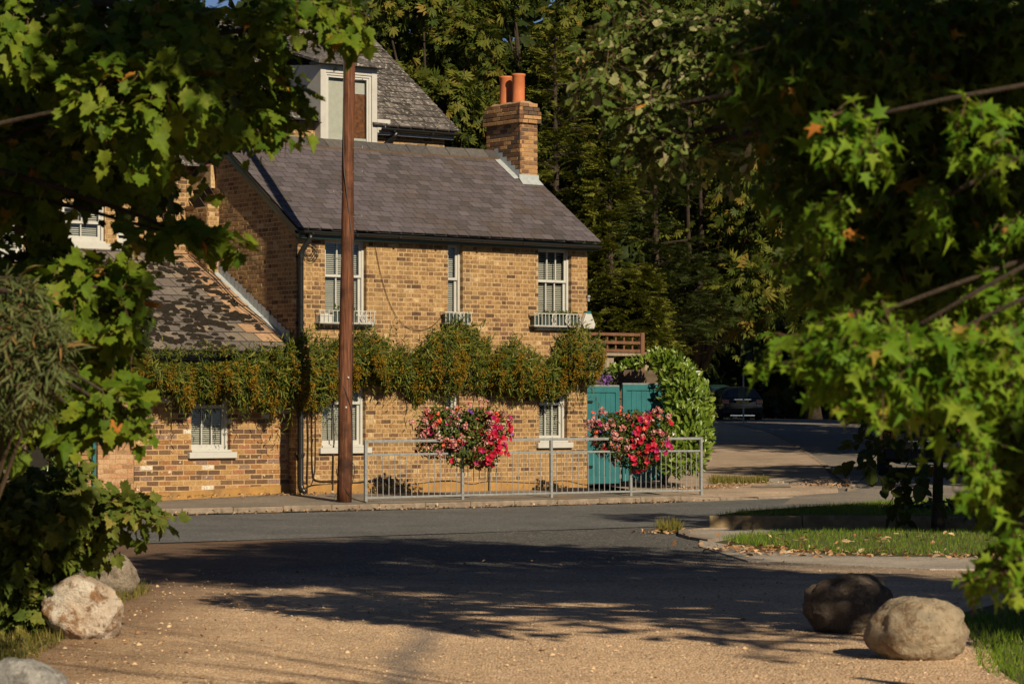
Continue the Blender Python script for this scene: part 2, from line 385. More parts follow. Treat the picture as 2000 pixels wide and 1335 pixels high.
def strip(name, rows, mat, kind='structure'):
    """rows: list of polylines with the same number of points"""
    mb = MB(); n = len(rows[0])
    for r in rows: mb.v.extend([tuple(p) for p in r])
    for i in range(len(rows) - 1):
        for k in range(n - 1):
            mb.f.append((i*n + k, i*n + k + 1, (i+1)*n + k + 1, (i+1)*n + k))
    o = mb.build(name, mat)
    if kind: o['kind'] = kind
    return o

# the wide terrain
ys = [-60, -20, 0, 10, 20, 30, 40, 47, 50, 54, 60, 70, 80, 100, 120, 157, 260, 900]
xs = [-700, -150, -60, -30, -10, 0, 10, 30, 60, 150, 700]
o = strip('ground', [[(x, y, H(x, y) - 0.03) for x in xs] for y in ys], M['earth'])
o['label'] = 'dark earth and leaf litter under the trees'
o = strip('hill', [[(x, 168, 0.5) for x in np.linspace(-150, 170, 33)], [(x, 200, 17 + 2.5 * math.sin(x * .09)) for x in np.linspace(-150, 170, 33)], [(x, 500, 26) for x in np.linspace(-150, 170, 33)]], M['earth']); o['label'] = 'low wooded rise far behind the houses'
# drive of bonded gravel
o = strip('gravel_drive', [[(x, y, 0.004 + 0.004 * math.sin(x * 1.7 + y * 0.9)) for x in np.linspace(-9, 12, 22)] for y in np.linspace(3, 41, 39)], M['gravel'])
o['label'] = 'tan gravel drive in the foreground, crossed by tree shadows'
# main road
rows = []
for a in np.linspace(-60, 60, 61):
    row = []
    for b in (-7.6, -5.5, -3.8, -2, -0.6, -0.14):
        p = ab(a, b); row.append((p[0], p[1], H(p[0], p[1]) + 0.012 + 0.012 * (1 - abs(b + 3.8) / 3.8)))
    rows.append(row[::-1])
o = strip('main_road', rows, M['asphalt'])
o['label'] = 'grey asphalt road passing in front of the brick cottage'

# side road and its footway
KX = [(47, 5.3), (50.6, 5.9), (51.2, 6.2), (52, 6.35), (58, 6.7), (64, 7.1), (78, 7.9), (92, 8.5), (101, 8.4), (112, 7.4), (126, 4.5), (150, -1)]
def kx(y):
    for (y0, x0), (y1, x1) in zip(KX, KX[1:]):
        if y0 <= y <= y1: return x0 + (x1 - x0) * (y - y0) / (y1 - y0)
    return KX[-1][1]
yy = [47, 48.5, 50, 51, 51.5, 52.5, 54, 56, 60, 64, 70, 78, 85, 92, 97, 101, 106, 112, 119, 126, 138, 150]
o = strip('side_road', [[(kx(y) - 0.7, y, H(0, y) + float(np.interp(y, [48, 54], [0.024, 0.095]))), (kx(y) + 3.4, y, H(0, y) + float(np.interp(y, [48, 54], [0.04, 0.12]))), (kx(y) + 7.0, y, H(0, y) + float(np.interp(y, [48, 54], [0.024, 0.095])))] for y in yy], M['side_asphalt'])
o['label'] = 'worn side road climbing away past the hedge'

def zw(a):
    return float(np.interp(a, [-14, -3, -0.2, 6.3, 9], [0.10, 0.118, 0.20, 0.185, 0.15]))
def pave_z(a, b):
    k = min(1.0, max(0.0, b / 2.7)); edge = float(np.interp(a, [6.2, 7.6], [0.118, 0.045]))
    return edge + (zw(a) - 0.118) * k + (H(0, ab(a, b)[1]) if a > 5.5 else 0) * 1.0
rows = []
for a in np.linspace(-14, 6.2, 42):
    rows.append([ab(a, b, pave_z(a, b)) for b in (-0.001, 0.5, 1.2, 2.0, 2.8, 3.4)][::-1])
o = strip('pavement', rows, M['pave'])
o['label'] = 'asphalt pavement between kerb and cottage wall'
# corner footway: from the end of the pavement round to the side road
rows = []
for a in np.linspace(6.2, 10.15, 18):
    row = []
    for b in np.linspace(0, 1, 14):
        p0 = ab(a, -0.001)
        y1 = 62.0
        p = Vector((p0[0], p0[1], 0)).lerp(Vector((np.interp(a, [6.2, 10.15], [-1.0, kx(y1)]), y1, 0)), b ** 1.3)
        z = H(0, p.y) + float(np.interp(b, [0, 0.06, 0.2], [np.interp(a, [6.2, 7.6], [0.118, 0.05]), 0.11, 0.125]))
        row.append((min(p.x, kx(p.y) + 0.01) if p.y > 51 else p.x, p.y, z))
    rows.append(row[::-1])
o = strip('corner_footway', rows, M['side_pave'])
o['label'] = 'tan asphalt footway at the street corner'
o = strip('side_footway', [[(-3.0, y, H(0, y) + 0.121), (kx(y) + 0.01, y, H(0, y) + 0.121)] for y in [61.9, 64, 70, 78, 85, 92, 97, 101, 106, 112, 119, 126]], M['side_pave'])
o['label'] = 'footway beside the climbing side road'

# kerb stones -----------------------------------------------------------------
kerb = empty('kerb', ab(0, 0)); kerb['kind'] = 'structure'; kerb['label'] = 'line of weathered concrete kerb stones in front of the cottage'
rg = random.Random(5)
kw = 0.913
def kerb_mesh(h):
    mb = MB(); mb.box(-kw/2 + 0.004, kw/2 - 0.004, -0.125, -0.004, -0.1, h)
    return mb.mesh('kerb_stone', M['kerb'])
km = kerb_mesh(0.0)
for i in range(-15, 11):
    a = i * kw + 0.3
    top = float(np.interp(a, [6.2, 7.6], [0.118, 0.05])) + (H(0, ab(a, 0)[1]) if a > 5.5 else 0)
    o = link('kerb_stone', km, kerb, Vector((U.x * a, U.y * a, top + rg.uniform(-0.004, 0.004))) , (rg.uniform(-0.01, 0.01), -0.0 if not 6.0 < a < 7.8 else 0.045, A_ + rg.uniform(-0.006, 0.006)))
    bv = o.modifiers.new('bevel', 'BEVEL'); bv.width = 0.02; bv.segments = 2
kerb2 = empty('side_road_kerb', (kx(52), 52, H(0, 52))); kerb2['kind'] = 'structure'; kerb2['label'] = 'low kerb along the left edge of the side road'
y = 51.3
while y < 104:
    x0, x1 = kx(y), kx(y + 0.95); ang = math.atan2(0.95, x1 - x0)
    link('kerb_stone', km, kerb2, Vector(((x0 + x1) / 2 - kx(52), y + 0.47 - 52, H(0, y + .47) + 0.125 - H(0, 52))), (0, 0, ang - math.pi + math.pi))
    y += 0.95

# road details: drain cover, patches, debris handled later
# raised grass island on the right with its concrete edging
isl = [(2.72, 37.36), (3.25, 39.0), (5.6, 42.9), (9.5, 45.9), (14, 49), (14, 36.6), (9, 36.7)]
mb = MB(); mb.v = [(x, y, 0.195) for x, y in isl] + [(x, y, -0.05) for x, y in isl]
n = len(isl); mb.f = [tuple(range(n))[::-1]] + [(i, (i + 1) % n, n + (i + 1) % n, n + i) for i in range(n)]
o = mb.build('grass_island', M['soil_grass']); o['kind'] = 'structure'; o['label'] = 'raised grass island behind a concrete edging on the right'
edge = empty('island_edging', (2.66, 37.3, 0)); edge['kind'] = 'structure'; edge['label'] = 'low mossy concrete edging wall of the grass island'
em = MB().box(0.004, 1.246, -0.12, 0.0, -0.05, 0.205).mesh('edging_block', M['concrete'])
d = Vector((9 - 2.66, 36.64 - 37.3, 0)); ang = math.atan2(d.y, d.x)
for i in range(6):
    p = d.normalized() * (1.25 * i)
    o = link('edging_block', em, edge, (p.x, p.y, rg.uniform(-0.006, 0.006)), (0, 0, ang + rg.uniform(-0.004, 0.004)))
    bv = o.modifiers.new('bevel', 'BEVEL'); bv.width = 0.015; bv.segments = 2
for i in range(5):
    d2 = Vector((0.54, 1.64, 0)) if i == 0 else Vector((2.35, 3.9, 0)); d2.normalize()
    st = Vector((0.0, 0.02, 0)) if i == 0 else Vector((0.54, 1.66, 0)) + d2 * 1.25 * (i - 1)
    o = link('edging_block', em, edge, (st.x, st.y, -0.03 - 0.02 * i), (0, 0, math.atan2(d2.y, d2.x) ), (1, 1, 1))
    bv = o.modifiers.new('bevel', 'BEVEL'); bv.width = 0.015; bv.segments = 2
# pale paths and the flat lawn strip between them
mb = MB(); pts = [(2.35, 34.6), (2.22, 36.2), (2.6, 37.2), (9, 36.5), (16, 36.2), (16, 27.2), (4.2, 27.8), (2.5, 29.3), (2.2, 32.5)]
mb.v = [(x, y, 0.02) for x, y in pts] + [(x, y, -.05) for x, y in pts]; n = len(pts); mb.f = [tuple(range(n))[::-1]] + [(i, (i + 1) % n, n + (i + 1) % n, n + i) for i in range(n)]
o = mb.build('footpath', M['path']); o['kind'] = 'structure'; o['label'] = 'pale footpath on both sides of the lawn strip'
edgk = empty('path_edging', (2.2, 34, 0)); edgk['kind'] = 'structure'; edgk['label'] = 'curved flush kerb at the end of the pale path'
cur = [(2.95, 37.25), (2.5, 36.95), (2.25, 36.3), (2.2, 35.4), (2.28, 34.5), (2.45, 33.7)]
for (x0, y0), (x1, y1) in zip(cur, cur[1:]):
    L = math.hypot(x1 - x0, y1 - y0)
    mb = MB().box(0.003, L - 0.003, -0.07, 0.07, -0.05, 0.045)
    mb.build('edging_stone', M['kerb'], edgk, bevel=0.012, loc=(x0 - 2.2, y0 - 34, 0), rot=(0, 0, math.atan2(y1 - y0, x1 - x0)))
lawn = [(2.45, 33.4), (2.9, 34.9), (4.2, 35.5), (6.5, 35.7), (10, 35.6), (14, 35.4), (14, 30.0), (9, 29.9), (5.5, 29.8), (3.6, 30.3), (2.8, 31.8)]
mb = MB(); cx, cy = 7.5, 32.8
ring = [(x, y, 0.022) for x, y in lawn]; inner = [(cx + (x - cx) * 0.9, cy + (y - cy) * 0.86, 0.075) for x, y in lawn]
mb.v = ring + inner; n = len(lawn); mb.f = [(i, n + i, n + (i + 1) % n, (i + 1) % n) for i in range(n)] + [tuple(range(n, 2*n))[::-1]]
o = mb.build('lawn_strip', M['soil_grass']); o['kind'] = 'structure'; o['label'] = 'lawn strip between the two pale paths'
# left verge where the boulders lie
mb = MB(); vg = [(-9, 13), (-3.35, 14.2), (-3.15, 16.5), (-3.2, 19.0), (-3.35, 21.5), (-3.4, 24.2), (-3.9, 26.5), (-5.5, 29.5), (-9, 30)]
mb.v = [(x, y, 0.012) for x, y in vg]; mb.f = [tuple(range(len(vg)))]
o = mb.build('left_verge', M['soil_grass']); o['kind'] = 'structure'; o['label'] = 'weedy grass verge under the bushes on the left'
mb = MB(); vg = [(9, 12), (2.95, 15.5), (3.0, 17.0), (3.3, 19.0), (3.2, 21), (4.5, 24), (9, 27)]
mb.v = [(x, y, 0.013) for x, y in vg]; mb.f = [tuple(range(len(vg)))]
o = mb.build('right_verge', M['soil_grass']); o['kind'] = 'structure'; o['label'] = 'shaded verge behind the boulders on the right'
# ------------------------------------------------------------------ the brick buildings
def T(px, s):
    """street-front coordinate t of a picture column on the plane s behind the cottage front"""
    k = (px - 1000) / F
    return (k * (C0.y + NN.y * s) - C0.x - NN.x * s) / (U.x - U.y * k)
def Zp(py, t, s):
    return CAMH - (py - HOR) / F * (C0.y + U.y * t + NN.y * s)
def W(t, s, z):
    p = C0 + U * t + NN * s; return Vector((p.x, p.y, z))

BRR = random.Random(11)
def brick_mesh(L, h, d=0.06, p=0.004, jit=0.0, R=None, depth0=0.0):
    """one brick: front face slightly chamfered, standing p proud of the mortar at y=0"""
    c = 0.005; j = (lambda: R.uniform(-jit, jit)) if R else (lambda: 0.0)
    v = [(0, d, 0), (L, d, 0), (L, d, h), (0, d, h), (0, -p + c, 0), (L, -p + c, 0), (L, -p + c, h), (0, -p + c, h),
         (c + j(), -p + j() * .5, c + j()), (L - c + j(), -p + j() * .5, c + j()), (L - c + j(), -p + j() * .5, h - c + j()), (c + j(), -p + j() * .5, h - c + j())]
    f = [(8, 9, 10, 11), (4, 5, 9, 8), (5, 6, 10, 9), (6, 7, 11, 10), (7, 4, 8, 11), (0, 1, 5, 4), (1, 2, 6, 5), (2, 3, 7, 6), (3, 0, 4, 7)]
    return v, f

def brickwork(parent, M4, x0, x1, z0, z1, course, stretch, header, joint, holes, mat, flemish=True, clip=None, n_single=0, score=None, wall_name='wall', mortar='mortar',
              deep=0.1, seed=1, skip=None, pieces='brickwork'):
    """bricks laid on the plane y=0 of M4, facing -y. holes: (xa,xb,za,zb). returns wall object"""
    R = random.Random(seed)
    # mortar backing with openings
    X = sorted(set([x0, x1] + [h[0] for h in holes] + [h[1] for h in holes])); X = [x for x in X if x0 <= x <= x1]
    Zs = sorted(set([z0, z1] + [h[2] for h in holes] + [h[3] for h in holes])); Zs = [z for z in Zs if z0 <= z <= z1]
    mb = MB()
    if clip is None:
        for xa, xb in zip(X, X[1:]):
            for za, zb in zip(Zs, Zs[1:]):
                cx, cz = (xa + xb) / 2, (za + zb) / 2
                if any(h[0] < cx < h[1] and h[2] < cz < h[3] for h in holes): continue
                mb.quad((xa, 0, za), (xb, 0, za), (xb, 0, zb), (xa, 0, zb))
    else:
        mb.v = [(p[0], 0, p[1]) for p in clip[0]]; mb.f = [tuple(range(len(clip[0])))]
    for h in holes:
        a, b, c, d = h
        mb.quad((a, 0, c), (a, deep, c), (a, deep, d), (a, 0, d)); mb.quad((b, 0, c), (b, 0, d), (b, deep, d), (b, deep, c))
        mb.quad((a, 0, d), (a, deep, d), (b, deep, d), (b, 0, d)); mb.quad((a, 0, c), (b, 0, c), (b, deep, c), (a, deep, c))
    wall = link(wall_name, mb.mesh(wall_name, M[mortar]), parent, mat4=M4)
    ms = [bpy.data.meshes.new('x') for _ in range(0)]
    singles = []; rest = MB(); h = course - joint
    nrow = int((z1 - z0) / course); 
    for r in range(nrow):
        za = z0 + r * course + joint * 0.5; zb = za + h
        if zb > z1 + 0.01: break
        iv = [(x0, x1)]
        for hh in holes:
            if hh[2] < zb - 0.02 and hh[3] > za + 0.02:
                new = []
                for a, b in iv:
                    if hh[1] <= a or hh[0] >= b: new.append((a, b)); continue
                    if hh[0] > a: new.append((a, hh[0]))
                    if hh[1] < b: new.append((hh[1], b))
                iv = new
        x = x0 - R.uniform(0, 0.01) - ((stretch + header + 2 * joint) * 0.5 if (flemish and r % 2) else ((stretch + joint) * 0.5 if r % 2 else 0)); k = 0
        while x < x1:
            L = stretch if (not flemish or k % 2 == 0) else header
            full = (x, x + L); x += L + joint; k += 1
            for a, b in iv:
                p, q = max(full[0], a - 0.002 if a != x0 else a), min(full[1], b + 0.002 if b != x1 else b)
                if q - p < 0.03: continue
                cx, cz = (p + q) / 2, (za + zb) / 2
                if clip is not None and not (clip[1](p, zb) and clip[1](q, zb)): continue
                if skip and skip(cx, cz): continue
                isfull = abs((q - p) - L) < 1e-6
                s = score(cx, cz) if (score and isfull) else None
                singles.append((s if s is not None else -1e9, p, q, za, L, isfull and s is not None))
    singles.sort(key=lambda e: -e[0])
    cache = {}
    for i, (s, p, q, za, L, ok) in enumerate(singles):
        if ok and i < n_single:
            key = (round(L, 4), R.randrange(4))
            if key not in cache:
                mbb = MB(); v, f = brick_mesh(L, h, 0.05, 0.004, 0.0022, R); mbb.add(v, f); cache[key] = mbb.mesh('brick', M[mat])
            link('brick', cache[key], wall, (p, R.uniform(-0.003, 0.003), za + R.uniform(-0.0015, 0.0015)), (0, R.uniform(-0.008, 0.008), R.uniform(-0.006, 0.006)))
        else:
            v, f = brick_mesh(q - p, h, deep * 0.98, 0.004, 0.0022, R); dy = R.uniform(-0.003, 0.003); dz = R.uniform(-0.0015, 0.0015)
            rest.add([(a + p, b + dy, c + za + dz) for a, b, c in v], f)
    if rest.f:
        o = link(pieces, rest.mesh(pieces, M[mat]), wall); o['kind'] = 'stuff'
    return wall

# ---------------------------------------------------------------- cottage
cot = empty('brick_cottage', C0, A_)
tag(cot, 'yellow brick cottage with purple slate roof, six sash windows and one end chimney', 'house')
WT = 6.33                     # right end of the front wall
ZT = 4.60                     # top of the front wall
EZ, ES = 4.70, -0.22          # eaves edge
RZ, RS = 6.44, 2.41           # ridge
PITCH = (RZ - EZ) / (RS - ES)

def win_rect(pl, pr, pt, pb):
    t0, t1 = T(pl, 0.09), T(pr, 0.0)
    tm = (t0 + t1) / 2
    return [t0, t1, Zp(pb, tm, 0), Zp(pt, tm, 0)]
WIN = {
 'ul': win_rect(629, 716, 466, 625), 'um': win_rect(869, 904, 474, 628), 'ur': win_rect(1045, 1116, 483, 634),
 'll': win_rect(623, 714, 728, 873), 'lm': win_rect(865, 897, 735, 868), 'lr': win_rect(1047, 1108, 742, 863)}
WIN['ul'][3] = min(WIN['ul'][3], ZT - 0.02); WIN['um'][3] = min(WIN['um'][3], ZT - 0.02); WIN['ur'][3] = min(WIN['ur'][3], ZT - 0.02)
front_holes = [tuple(v) for v in WIN.values()]
I4 = Matrix.Identity(4)

# vine outline on the front (picture px) used both for the climber and to choose which bricks show
VTOP = [(180,672),(210,668),(250,675),(285,690),(330,694),(400,690),(470,690),(540,682),(575,662),(595,652),(620,668),(650,672),(690,655),(720,652),(745,658),(770,682),(800,690),(820,680),(845,648),(870,636),(900,634),(925,640),(945,668),(965,692),(985,672),(1010,668),(1040,690),(1066,704),(1085,680),(1097,648),(1120,640),(1150,650),(1168,668),(1176,690)]
VBOT = [(180,760),(210,752),(250,742),(300,760),(340,782),(380,792),(430,772),(470,790),(500,800),(540,796),(575,790),(610,800),(640,778),(670,770),(700,745),(730,742),(745,758),(780,750),(800,768),(830,772),(860,764),(890,768),(920,752),(950,768),(990,758),(1010,782),(1040,768),(1075,778),(1100,764),(1130,750),(1150,742),(1165,728),(1176,700)]
vx = np.array(VTOP).T; vb = np.array(VBOT).T
def px_of(t, s):
    p = C0 + U * t + NN * s; return 1000 + F * p.x / p.y
def py_of(t, s, z):
    p = C0 + U * t + NN * s; return HOR + (CAMH - z) * F / p.y
def in_vine(t, z, s=0.0, m=0):
    a = px_of(t, s); b = py_of(t, s, z)
    return np.interp(a, vx[0], vx[1]) + m < b < np.interp(a, vb[0], vb[1]) - m
def front_score(x, z):
    if in_vine(x, z): return None
    if 0.42 < x < 0.85: return None
    return -abs(x - 1.2) - 0.25 * z if z < 4.35 and z > 0.35 else None
wall = brickwork(cot, I4, 0, WT, 0.05, ZT, 0.0785, 0.2005, 0.0935, 0.013, front_holes, 'brick', True, None, 215, front_score, 'front_wall', seed=3)

# left gable (faces -t): plane coordinate x = -s
MG = Matrix.Rotation(math.radians(-90), 4, 'Z')          # local x -> -s , local y -> +t
SB = 5.4
def gz(s):
    return EZ + (s - ES) * PITCH - 0.05 if s <= RS else 6.40
gclip = ([(-SB, 0.05), (0, 0.05), (0, gz(0)), (-RS, gz(RS)), (-SB, 6.4)], lambda x, z: z < gz(-x) + 0.0)
wall_g = brickwork(cot, MG, -SB, 0, 0.05, 6.45, 0.0785, 0.2005, 0.0935, 0.013, [], 'brick', True, gclip, 0, None, 'gable_wall', seed=4)
# right gable and back: plain brickwork never seen from the street front
mb = MB(); mb.add([(WT - 0.002, 0.01, 0.0), (WT - 0.002, SB, 0.0), (WT - 0.002, SB, 6.3), (WT - 0.002, RS, 6.38), (WT - 0.002, 0.01, 4.6)], [(0, 1, 2, 3, 4)])
mb.build('end_wall', M['mortar'], cot)
# plinth
mb = MB()
mb.box(0.02, WT - 0.02, -0.035, 0.01, 0.0, 0.36)
mb.build('plinth', M['plinth'], cot, bevel=0.012)

# windows --------------------------------------------------------------------
def make_window(parent, rect, cols, split, sill=True, blind='slats', name='sash_window', deep=0.09, bars=True, seed=0, paint='white', drop=1.0):
    x0, x1, z0, z1 = rect; y = deep
    root = MB(); fw = 0.045
    root.box(x0, x0 + fw, y, y + 0.10, z0, z1); root.box(x1 - fw, x1, y, y + 0.10, z0, z1)
    root.box(x0 + fw, x1 - fw, y, y + 0.10, z1 - fw, z1); root.box(x0 + fw, x1 - fw, y - 0.01, y + 0.10, z0, z0 + 0.05)
    wdw = root.build(name, M[paint], parent, bevel=0.004)
    zs = z0 + (z1 - z0) * split
    xa, xb = x0 + fw, x1 - fw
    for nm, za, zb, yy_ in (('upper_sash', zs, z1 - fw, y + 0.02), ('lower_sash', z0 + 0.05, zs + 0.03, y + 0.052)):
        s = MB(); r = 0.042
        s.box(xa, xa + r, yy_, yy_ + 0.03, za, zb); s.box(xb - r, xb, yy_, yy_ + 0.03, za, zb)
        s.box(xa + r, xb - r, yy_, yy_ + 0.03, zb - 0.04, zb); s.box(xa + r, xb - r, yy_, yy_ + 0.03, za, za + (0.07 if nm == 'lower_sash' else 0.045))
        s.build(nm, M[paint], wdw)
        for c in range(1, cols):
            xc = xa + r + (xb - xa - 2 * r) * c / cols
            MB().box(xc - 0.011, xc + 0.011, yy_ - 0.004, yy_ + 0.022, za + 0.03, zb - 0.03).build('glazing_bar', M[paint], wdw)
        for c in range(cols):
            pa = xa + r + (xb - xa - 2 * r) * c / cols; pb = xa + r + (xb - xa - 2 * r) * (c + 1) / cols
            MB().quad((pa, yy_ + 0.013, za + 0.02), (pb, yy_ + 0.013, za + 0.02), (pb, yy_ + 0.013, zb - 0.02), (pa, yy_ + 0.013, zb - 0.02)).build('pane', M['glass'], wdw)
    R = random.Random(seed)
    if blind == 'slats':
        b = MB(); z = z1 - 0.06; zlow = z1 - (z1 - z0) * drop + 0.06
        while z > zlow:
            ti = 0.020 + R.uniform(-0.002, 0.002)
            b.add([(xa + 0.02, y + 0.105, z - ti), (xb - 0.02, y + 0.105, z - ti), (xb - 0.02, y + 0.135, z + 0.004), (xa + 0.02, y + 0.135, z + 0.004)], [(0, 1, 2, 3)])
            z -= 0.034
        b.build('blind', M['blind'], wdw)
    elif blind == 'cream':
        MB().box(xa + 0.02, xb - 0.02, y + 0.11, y + 0.115, z0 + 0.1, z1 - 0.05).build('blind', M['blindcream'], wdw)
        MB().box(xa + (xb - xa) * 0.57, xb - 0.02, y + 0.102, y + 0.106, z0 + 0.1, z1 - 0.35).build('curtain', M['curtain'], wdw)
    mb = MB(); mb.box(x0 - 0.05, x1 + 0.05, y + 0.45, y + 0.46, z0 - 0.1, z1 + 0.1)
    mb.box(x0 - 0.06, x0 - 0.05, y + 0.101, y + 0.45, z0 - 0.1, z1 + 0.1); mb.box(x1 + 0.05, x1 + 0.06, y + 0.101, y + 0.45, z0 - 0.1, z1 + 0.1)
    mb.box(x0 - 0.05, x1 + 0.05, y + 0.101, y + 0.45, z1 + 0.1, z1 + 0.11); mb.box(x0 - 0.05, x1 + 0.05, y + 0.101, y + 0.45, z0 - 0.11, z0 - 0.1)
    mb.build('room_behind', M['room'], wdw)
    if sill:
        s = MB(); s.box(x0 - 0.07, x1 + 0.09, -0.075, y, z0 - 0.105, z0 - 0.005); s.build('stone_sill', M[paint], wdw, bevel=0.008)
        s = MB(); s.box(x0 - 0.0, x1 + 0.0, -0.03, y + 0.02, z0 - 0.004, z0 + 0.035); s.build('timber_sill', M[paint], wdw, bevel=0.006)
    return wdw
for k, (key, cols, split) in enumerate((('ul', 3, 0.53), ('um', 1, 0.53), ('ur', 3, 0.55), ('ll', 3, 0.58), ('lm', 1, 0.66), ('lr', 3, 0.6))):
    o = make_window(cot, WIN[key], cols, split, True, 'slats', seed=k, paint='white_peel' if key in ('um',) else 'white')

# roof of slates ---------------------------------------------------------------
roof = MB()
VL = -0.12; VR = WT + 0.13                              # verges
roof.add([(VL, ES, EZ - 0.03), (VR, ES, EZ - 0.03), (VR, RS, RZ - 0.03), (VL, RS, RZ - 0.03), (VR, RS + 2.7, EZ - 0.03), (VL, RS + 2.7, EZ - 0.03)], [(0, 1, 2, 3), (3, 2, 4, 5)])
roof_o = roof.build('roof', M['ridge'], cot)
pitch = math.atan(PITCH); SL = math.hypot(RS - ES, RZ - EZ)
def slate_mesh(wd, ln, th=0.007, mat='slate', R=None, lift=0.0):
    mb = MB(); c = 0.006
    j = (lambda a: R.uniform(-a, a)) if R else (lambda a: 0)
    b0 = j(0.006); b1 = j(0.006)
    mb.add([(0, b0, 0), (wd, b1, 0), (wd, ln, 0), (0, ln, 0), (c * .3, b0 + c * .4, th), (wd - c * .3, b1 + c * .4, th), (wd - c * .3, ln, th), (c * .3, ln, th)],
           [(4, 5, 6, 7), (0, 1, 5, 4), (1, 2, 6, 5), (3, 0, 4, 7), (0, 3, 2, 1)])
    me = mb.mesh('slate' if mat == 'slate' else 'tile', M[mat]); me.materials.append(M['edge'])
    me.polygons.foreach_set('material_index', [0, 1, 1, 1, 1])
    return me
def lay(parent, M4, x0, x1, v0, v1, wd, expo, ln, th, mat, n_single, score=None, seed=1, name='slate', keep=None, tilt=0.022, gap=0.004, stag=0.5, sink=0.0, mat_of=None):
    """courses of overlapping slates on the plane z=0 of M4 (x along the eaves, y up the slope)"""
    R = random.Random(seed); lib = {}
    items = []
    r = 0; v = v0
    while v < v1 - 0.03:
        x = x0 - (wd * stag if r % 2 else 0)
        while x < x1 - 0.02:
            a, b = max(x, x0), min(x + wd - gap, x1)
            if b - a > 0.05 and (keep is None or keep((a + b) / 2, v)):
                items.append((score((a + b) / 2, v) if score else 0, a, b, v, abs(b - a - wd + gap) < 1e-6))
            x += wd
        v += expo; r += 1
    items.sort(key=lambda e: -e[0])
    rest = MB(); cnt = 0
    for s, a, b, v, full in items:
        mm = mat_of(a, b, v) if mat_of else mat
        L = min(ln, v1 - v + 0.02)
        if cnt < n_single and s is not None:
            key = (round(b - a, 3), round(L, 2), R.randrange(4), mm)
            if key not in lib: lib[key] = slate_mesh(b - a, L, th, mm, R)
            o = link(name, lib[key], parent); cnt += 1
            o.matrix_basis = M4 @ Matrix.Translation((a, v + R.uniform(-0.004, 0.004), 0.012 + R.uniform(0, 0.003))) @ Matrix.Rotation(-tilt + R.uniform(-0.004, 0.004), 4, 'X') @ Matrix.Rotation(R.uniform(-0.012, 0.012), 4, 'Z')
        else:
            m4 = M4 @ Matrix.Translation((a, v + R.uniform(-0.004, 0.004), 0.012 + R.uniform(0, 0.003))) @ Matrix.Rotation(-tilt, 4, 'X') @ Matrix.Rotation(R.uniform(-0.01, 0.01), 4, 'Z')
            w_ = b - a
            rest.add([m4 @ Vector(p) for p in [(0,0,0),(w_,0,0),(w_,L,0),(0,L,0),(0.002,0.002,th),(w_-0.002,0.002,th),(w_-0.002,L,th),(0.002,L,th)]],
                     [(4,5,6,7),(0,1,5,4),(1,2,6,5),(3,0,4,7)])
    if rest.f:
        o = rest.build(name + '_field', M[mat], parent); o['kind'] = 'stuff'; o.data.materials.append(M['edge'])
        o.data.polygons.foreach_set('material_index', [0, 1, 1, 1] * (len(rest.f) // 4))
MR = Matrix.Translation((0, ES, EZ)) @ Matrix.Rotation(pitch, 4, 'X')
lay(roof_o, MR, VL, VR, -0.03, SL, 0.24, 0.178, 0.30, 0.010, 'slate', 300, lambda x, v: -v * 1.0 - abs(x - 3.5) * 0.1, 21, tilt=0.038, gap=0.007)
# ridge tiles
mbm = MB(); L = 0.45
mbm.add([(0.004, -0.17, -0.135), (0.004, 0, 0.02), (0.004, 0.17, -0.135), (L - 0.004, -0.17, -0.135), (L - 0.004, 0, 0.02), (L - 0.004, 0.17, -0.135),
         (0.004, -0.17, -0.105), (0.004, 0, 0.05), (0.004, 0.17, -0.105), (L - 0.004, -0.17, -0.105), (L - 0.004, 0, 0.05), (L - 0.004, 0.17, -0.105)],
        [(6, 9, 10, 7), (7, 10, 11, 8), (0, 3, 9, 6), (0, 6, 7, 1), (1, 7, 8, 2), (3, 4, 10, 9), (4, 5, 11, 10), (2, 8, 11, 5)])
rm = mbm.mesh('ridge_tile', M['ridge'])
rg = random.Random(8)
for i in range(14):
    link('ridge_tile', rm, roof_o, (VL + i * 0.452, RS, RZ + 0.05 + rg.uniform(-0.006, 0.006)), (rg.uniform(-0.02, 0.02), rg.uniform(-0.008, 0.008), 0))
MB().box(VL + 0.02, 6.0, RS - 0.185, RS - 0.16, RZ - 0.108, RZ - 0.07).build('ridge_mortar', M['brick_chimney'], roof_o)
# bargeboard on the left verge, fascia, gutter
mb = MB()
for (s0, z0, s1, z1) in ((ES - 0.03, EZ - 0.06, RS, RZ - 0.06), (RS, RZ - 0.06, RS + 2.6, EZ - 0.06)):
    mb.add([(VL + 0.01, s0, z0 - 0.13), (VL + 0.01, s1, z1 - 0.13), (VL + 0.01, s1, z1), (VL + 0.01, s0, z0), (VL + 0.045, s0, z0 - 0.13), (VL + 0.045, s1, z1 - 0.13), (VL + 0.045, s1, z1), (VL + 0.045, s0, z0)],
           [(0, 3, 2, 1), (4, 5, 6, 7), (0, 1, 5, 4), (3, 7, 6, 2), (0, 4, 7, 3)])
mb.build('bargeboard', M['green_paint'], roof_o)
mb = MB(); mb.box(VL + 0.05, VR - 0.03, ES + 0.06, ES + 0.085, EZ - 0.17, EZ - 0.045); mb.box(VL + 0.05, VR - 0.03, ES + 0.085, 0.02, ZT - 0.005, ZT + 0.015)
mb.build('fascia', M['green_paint'], cot)
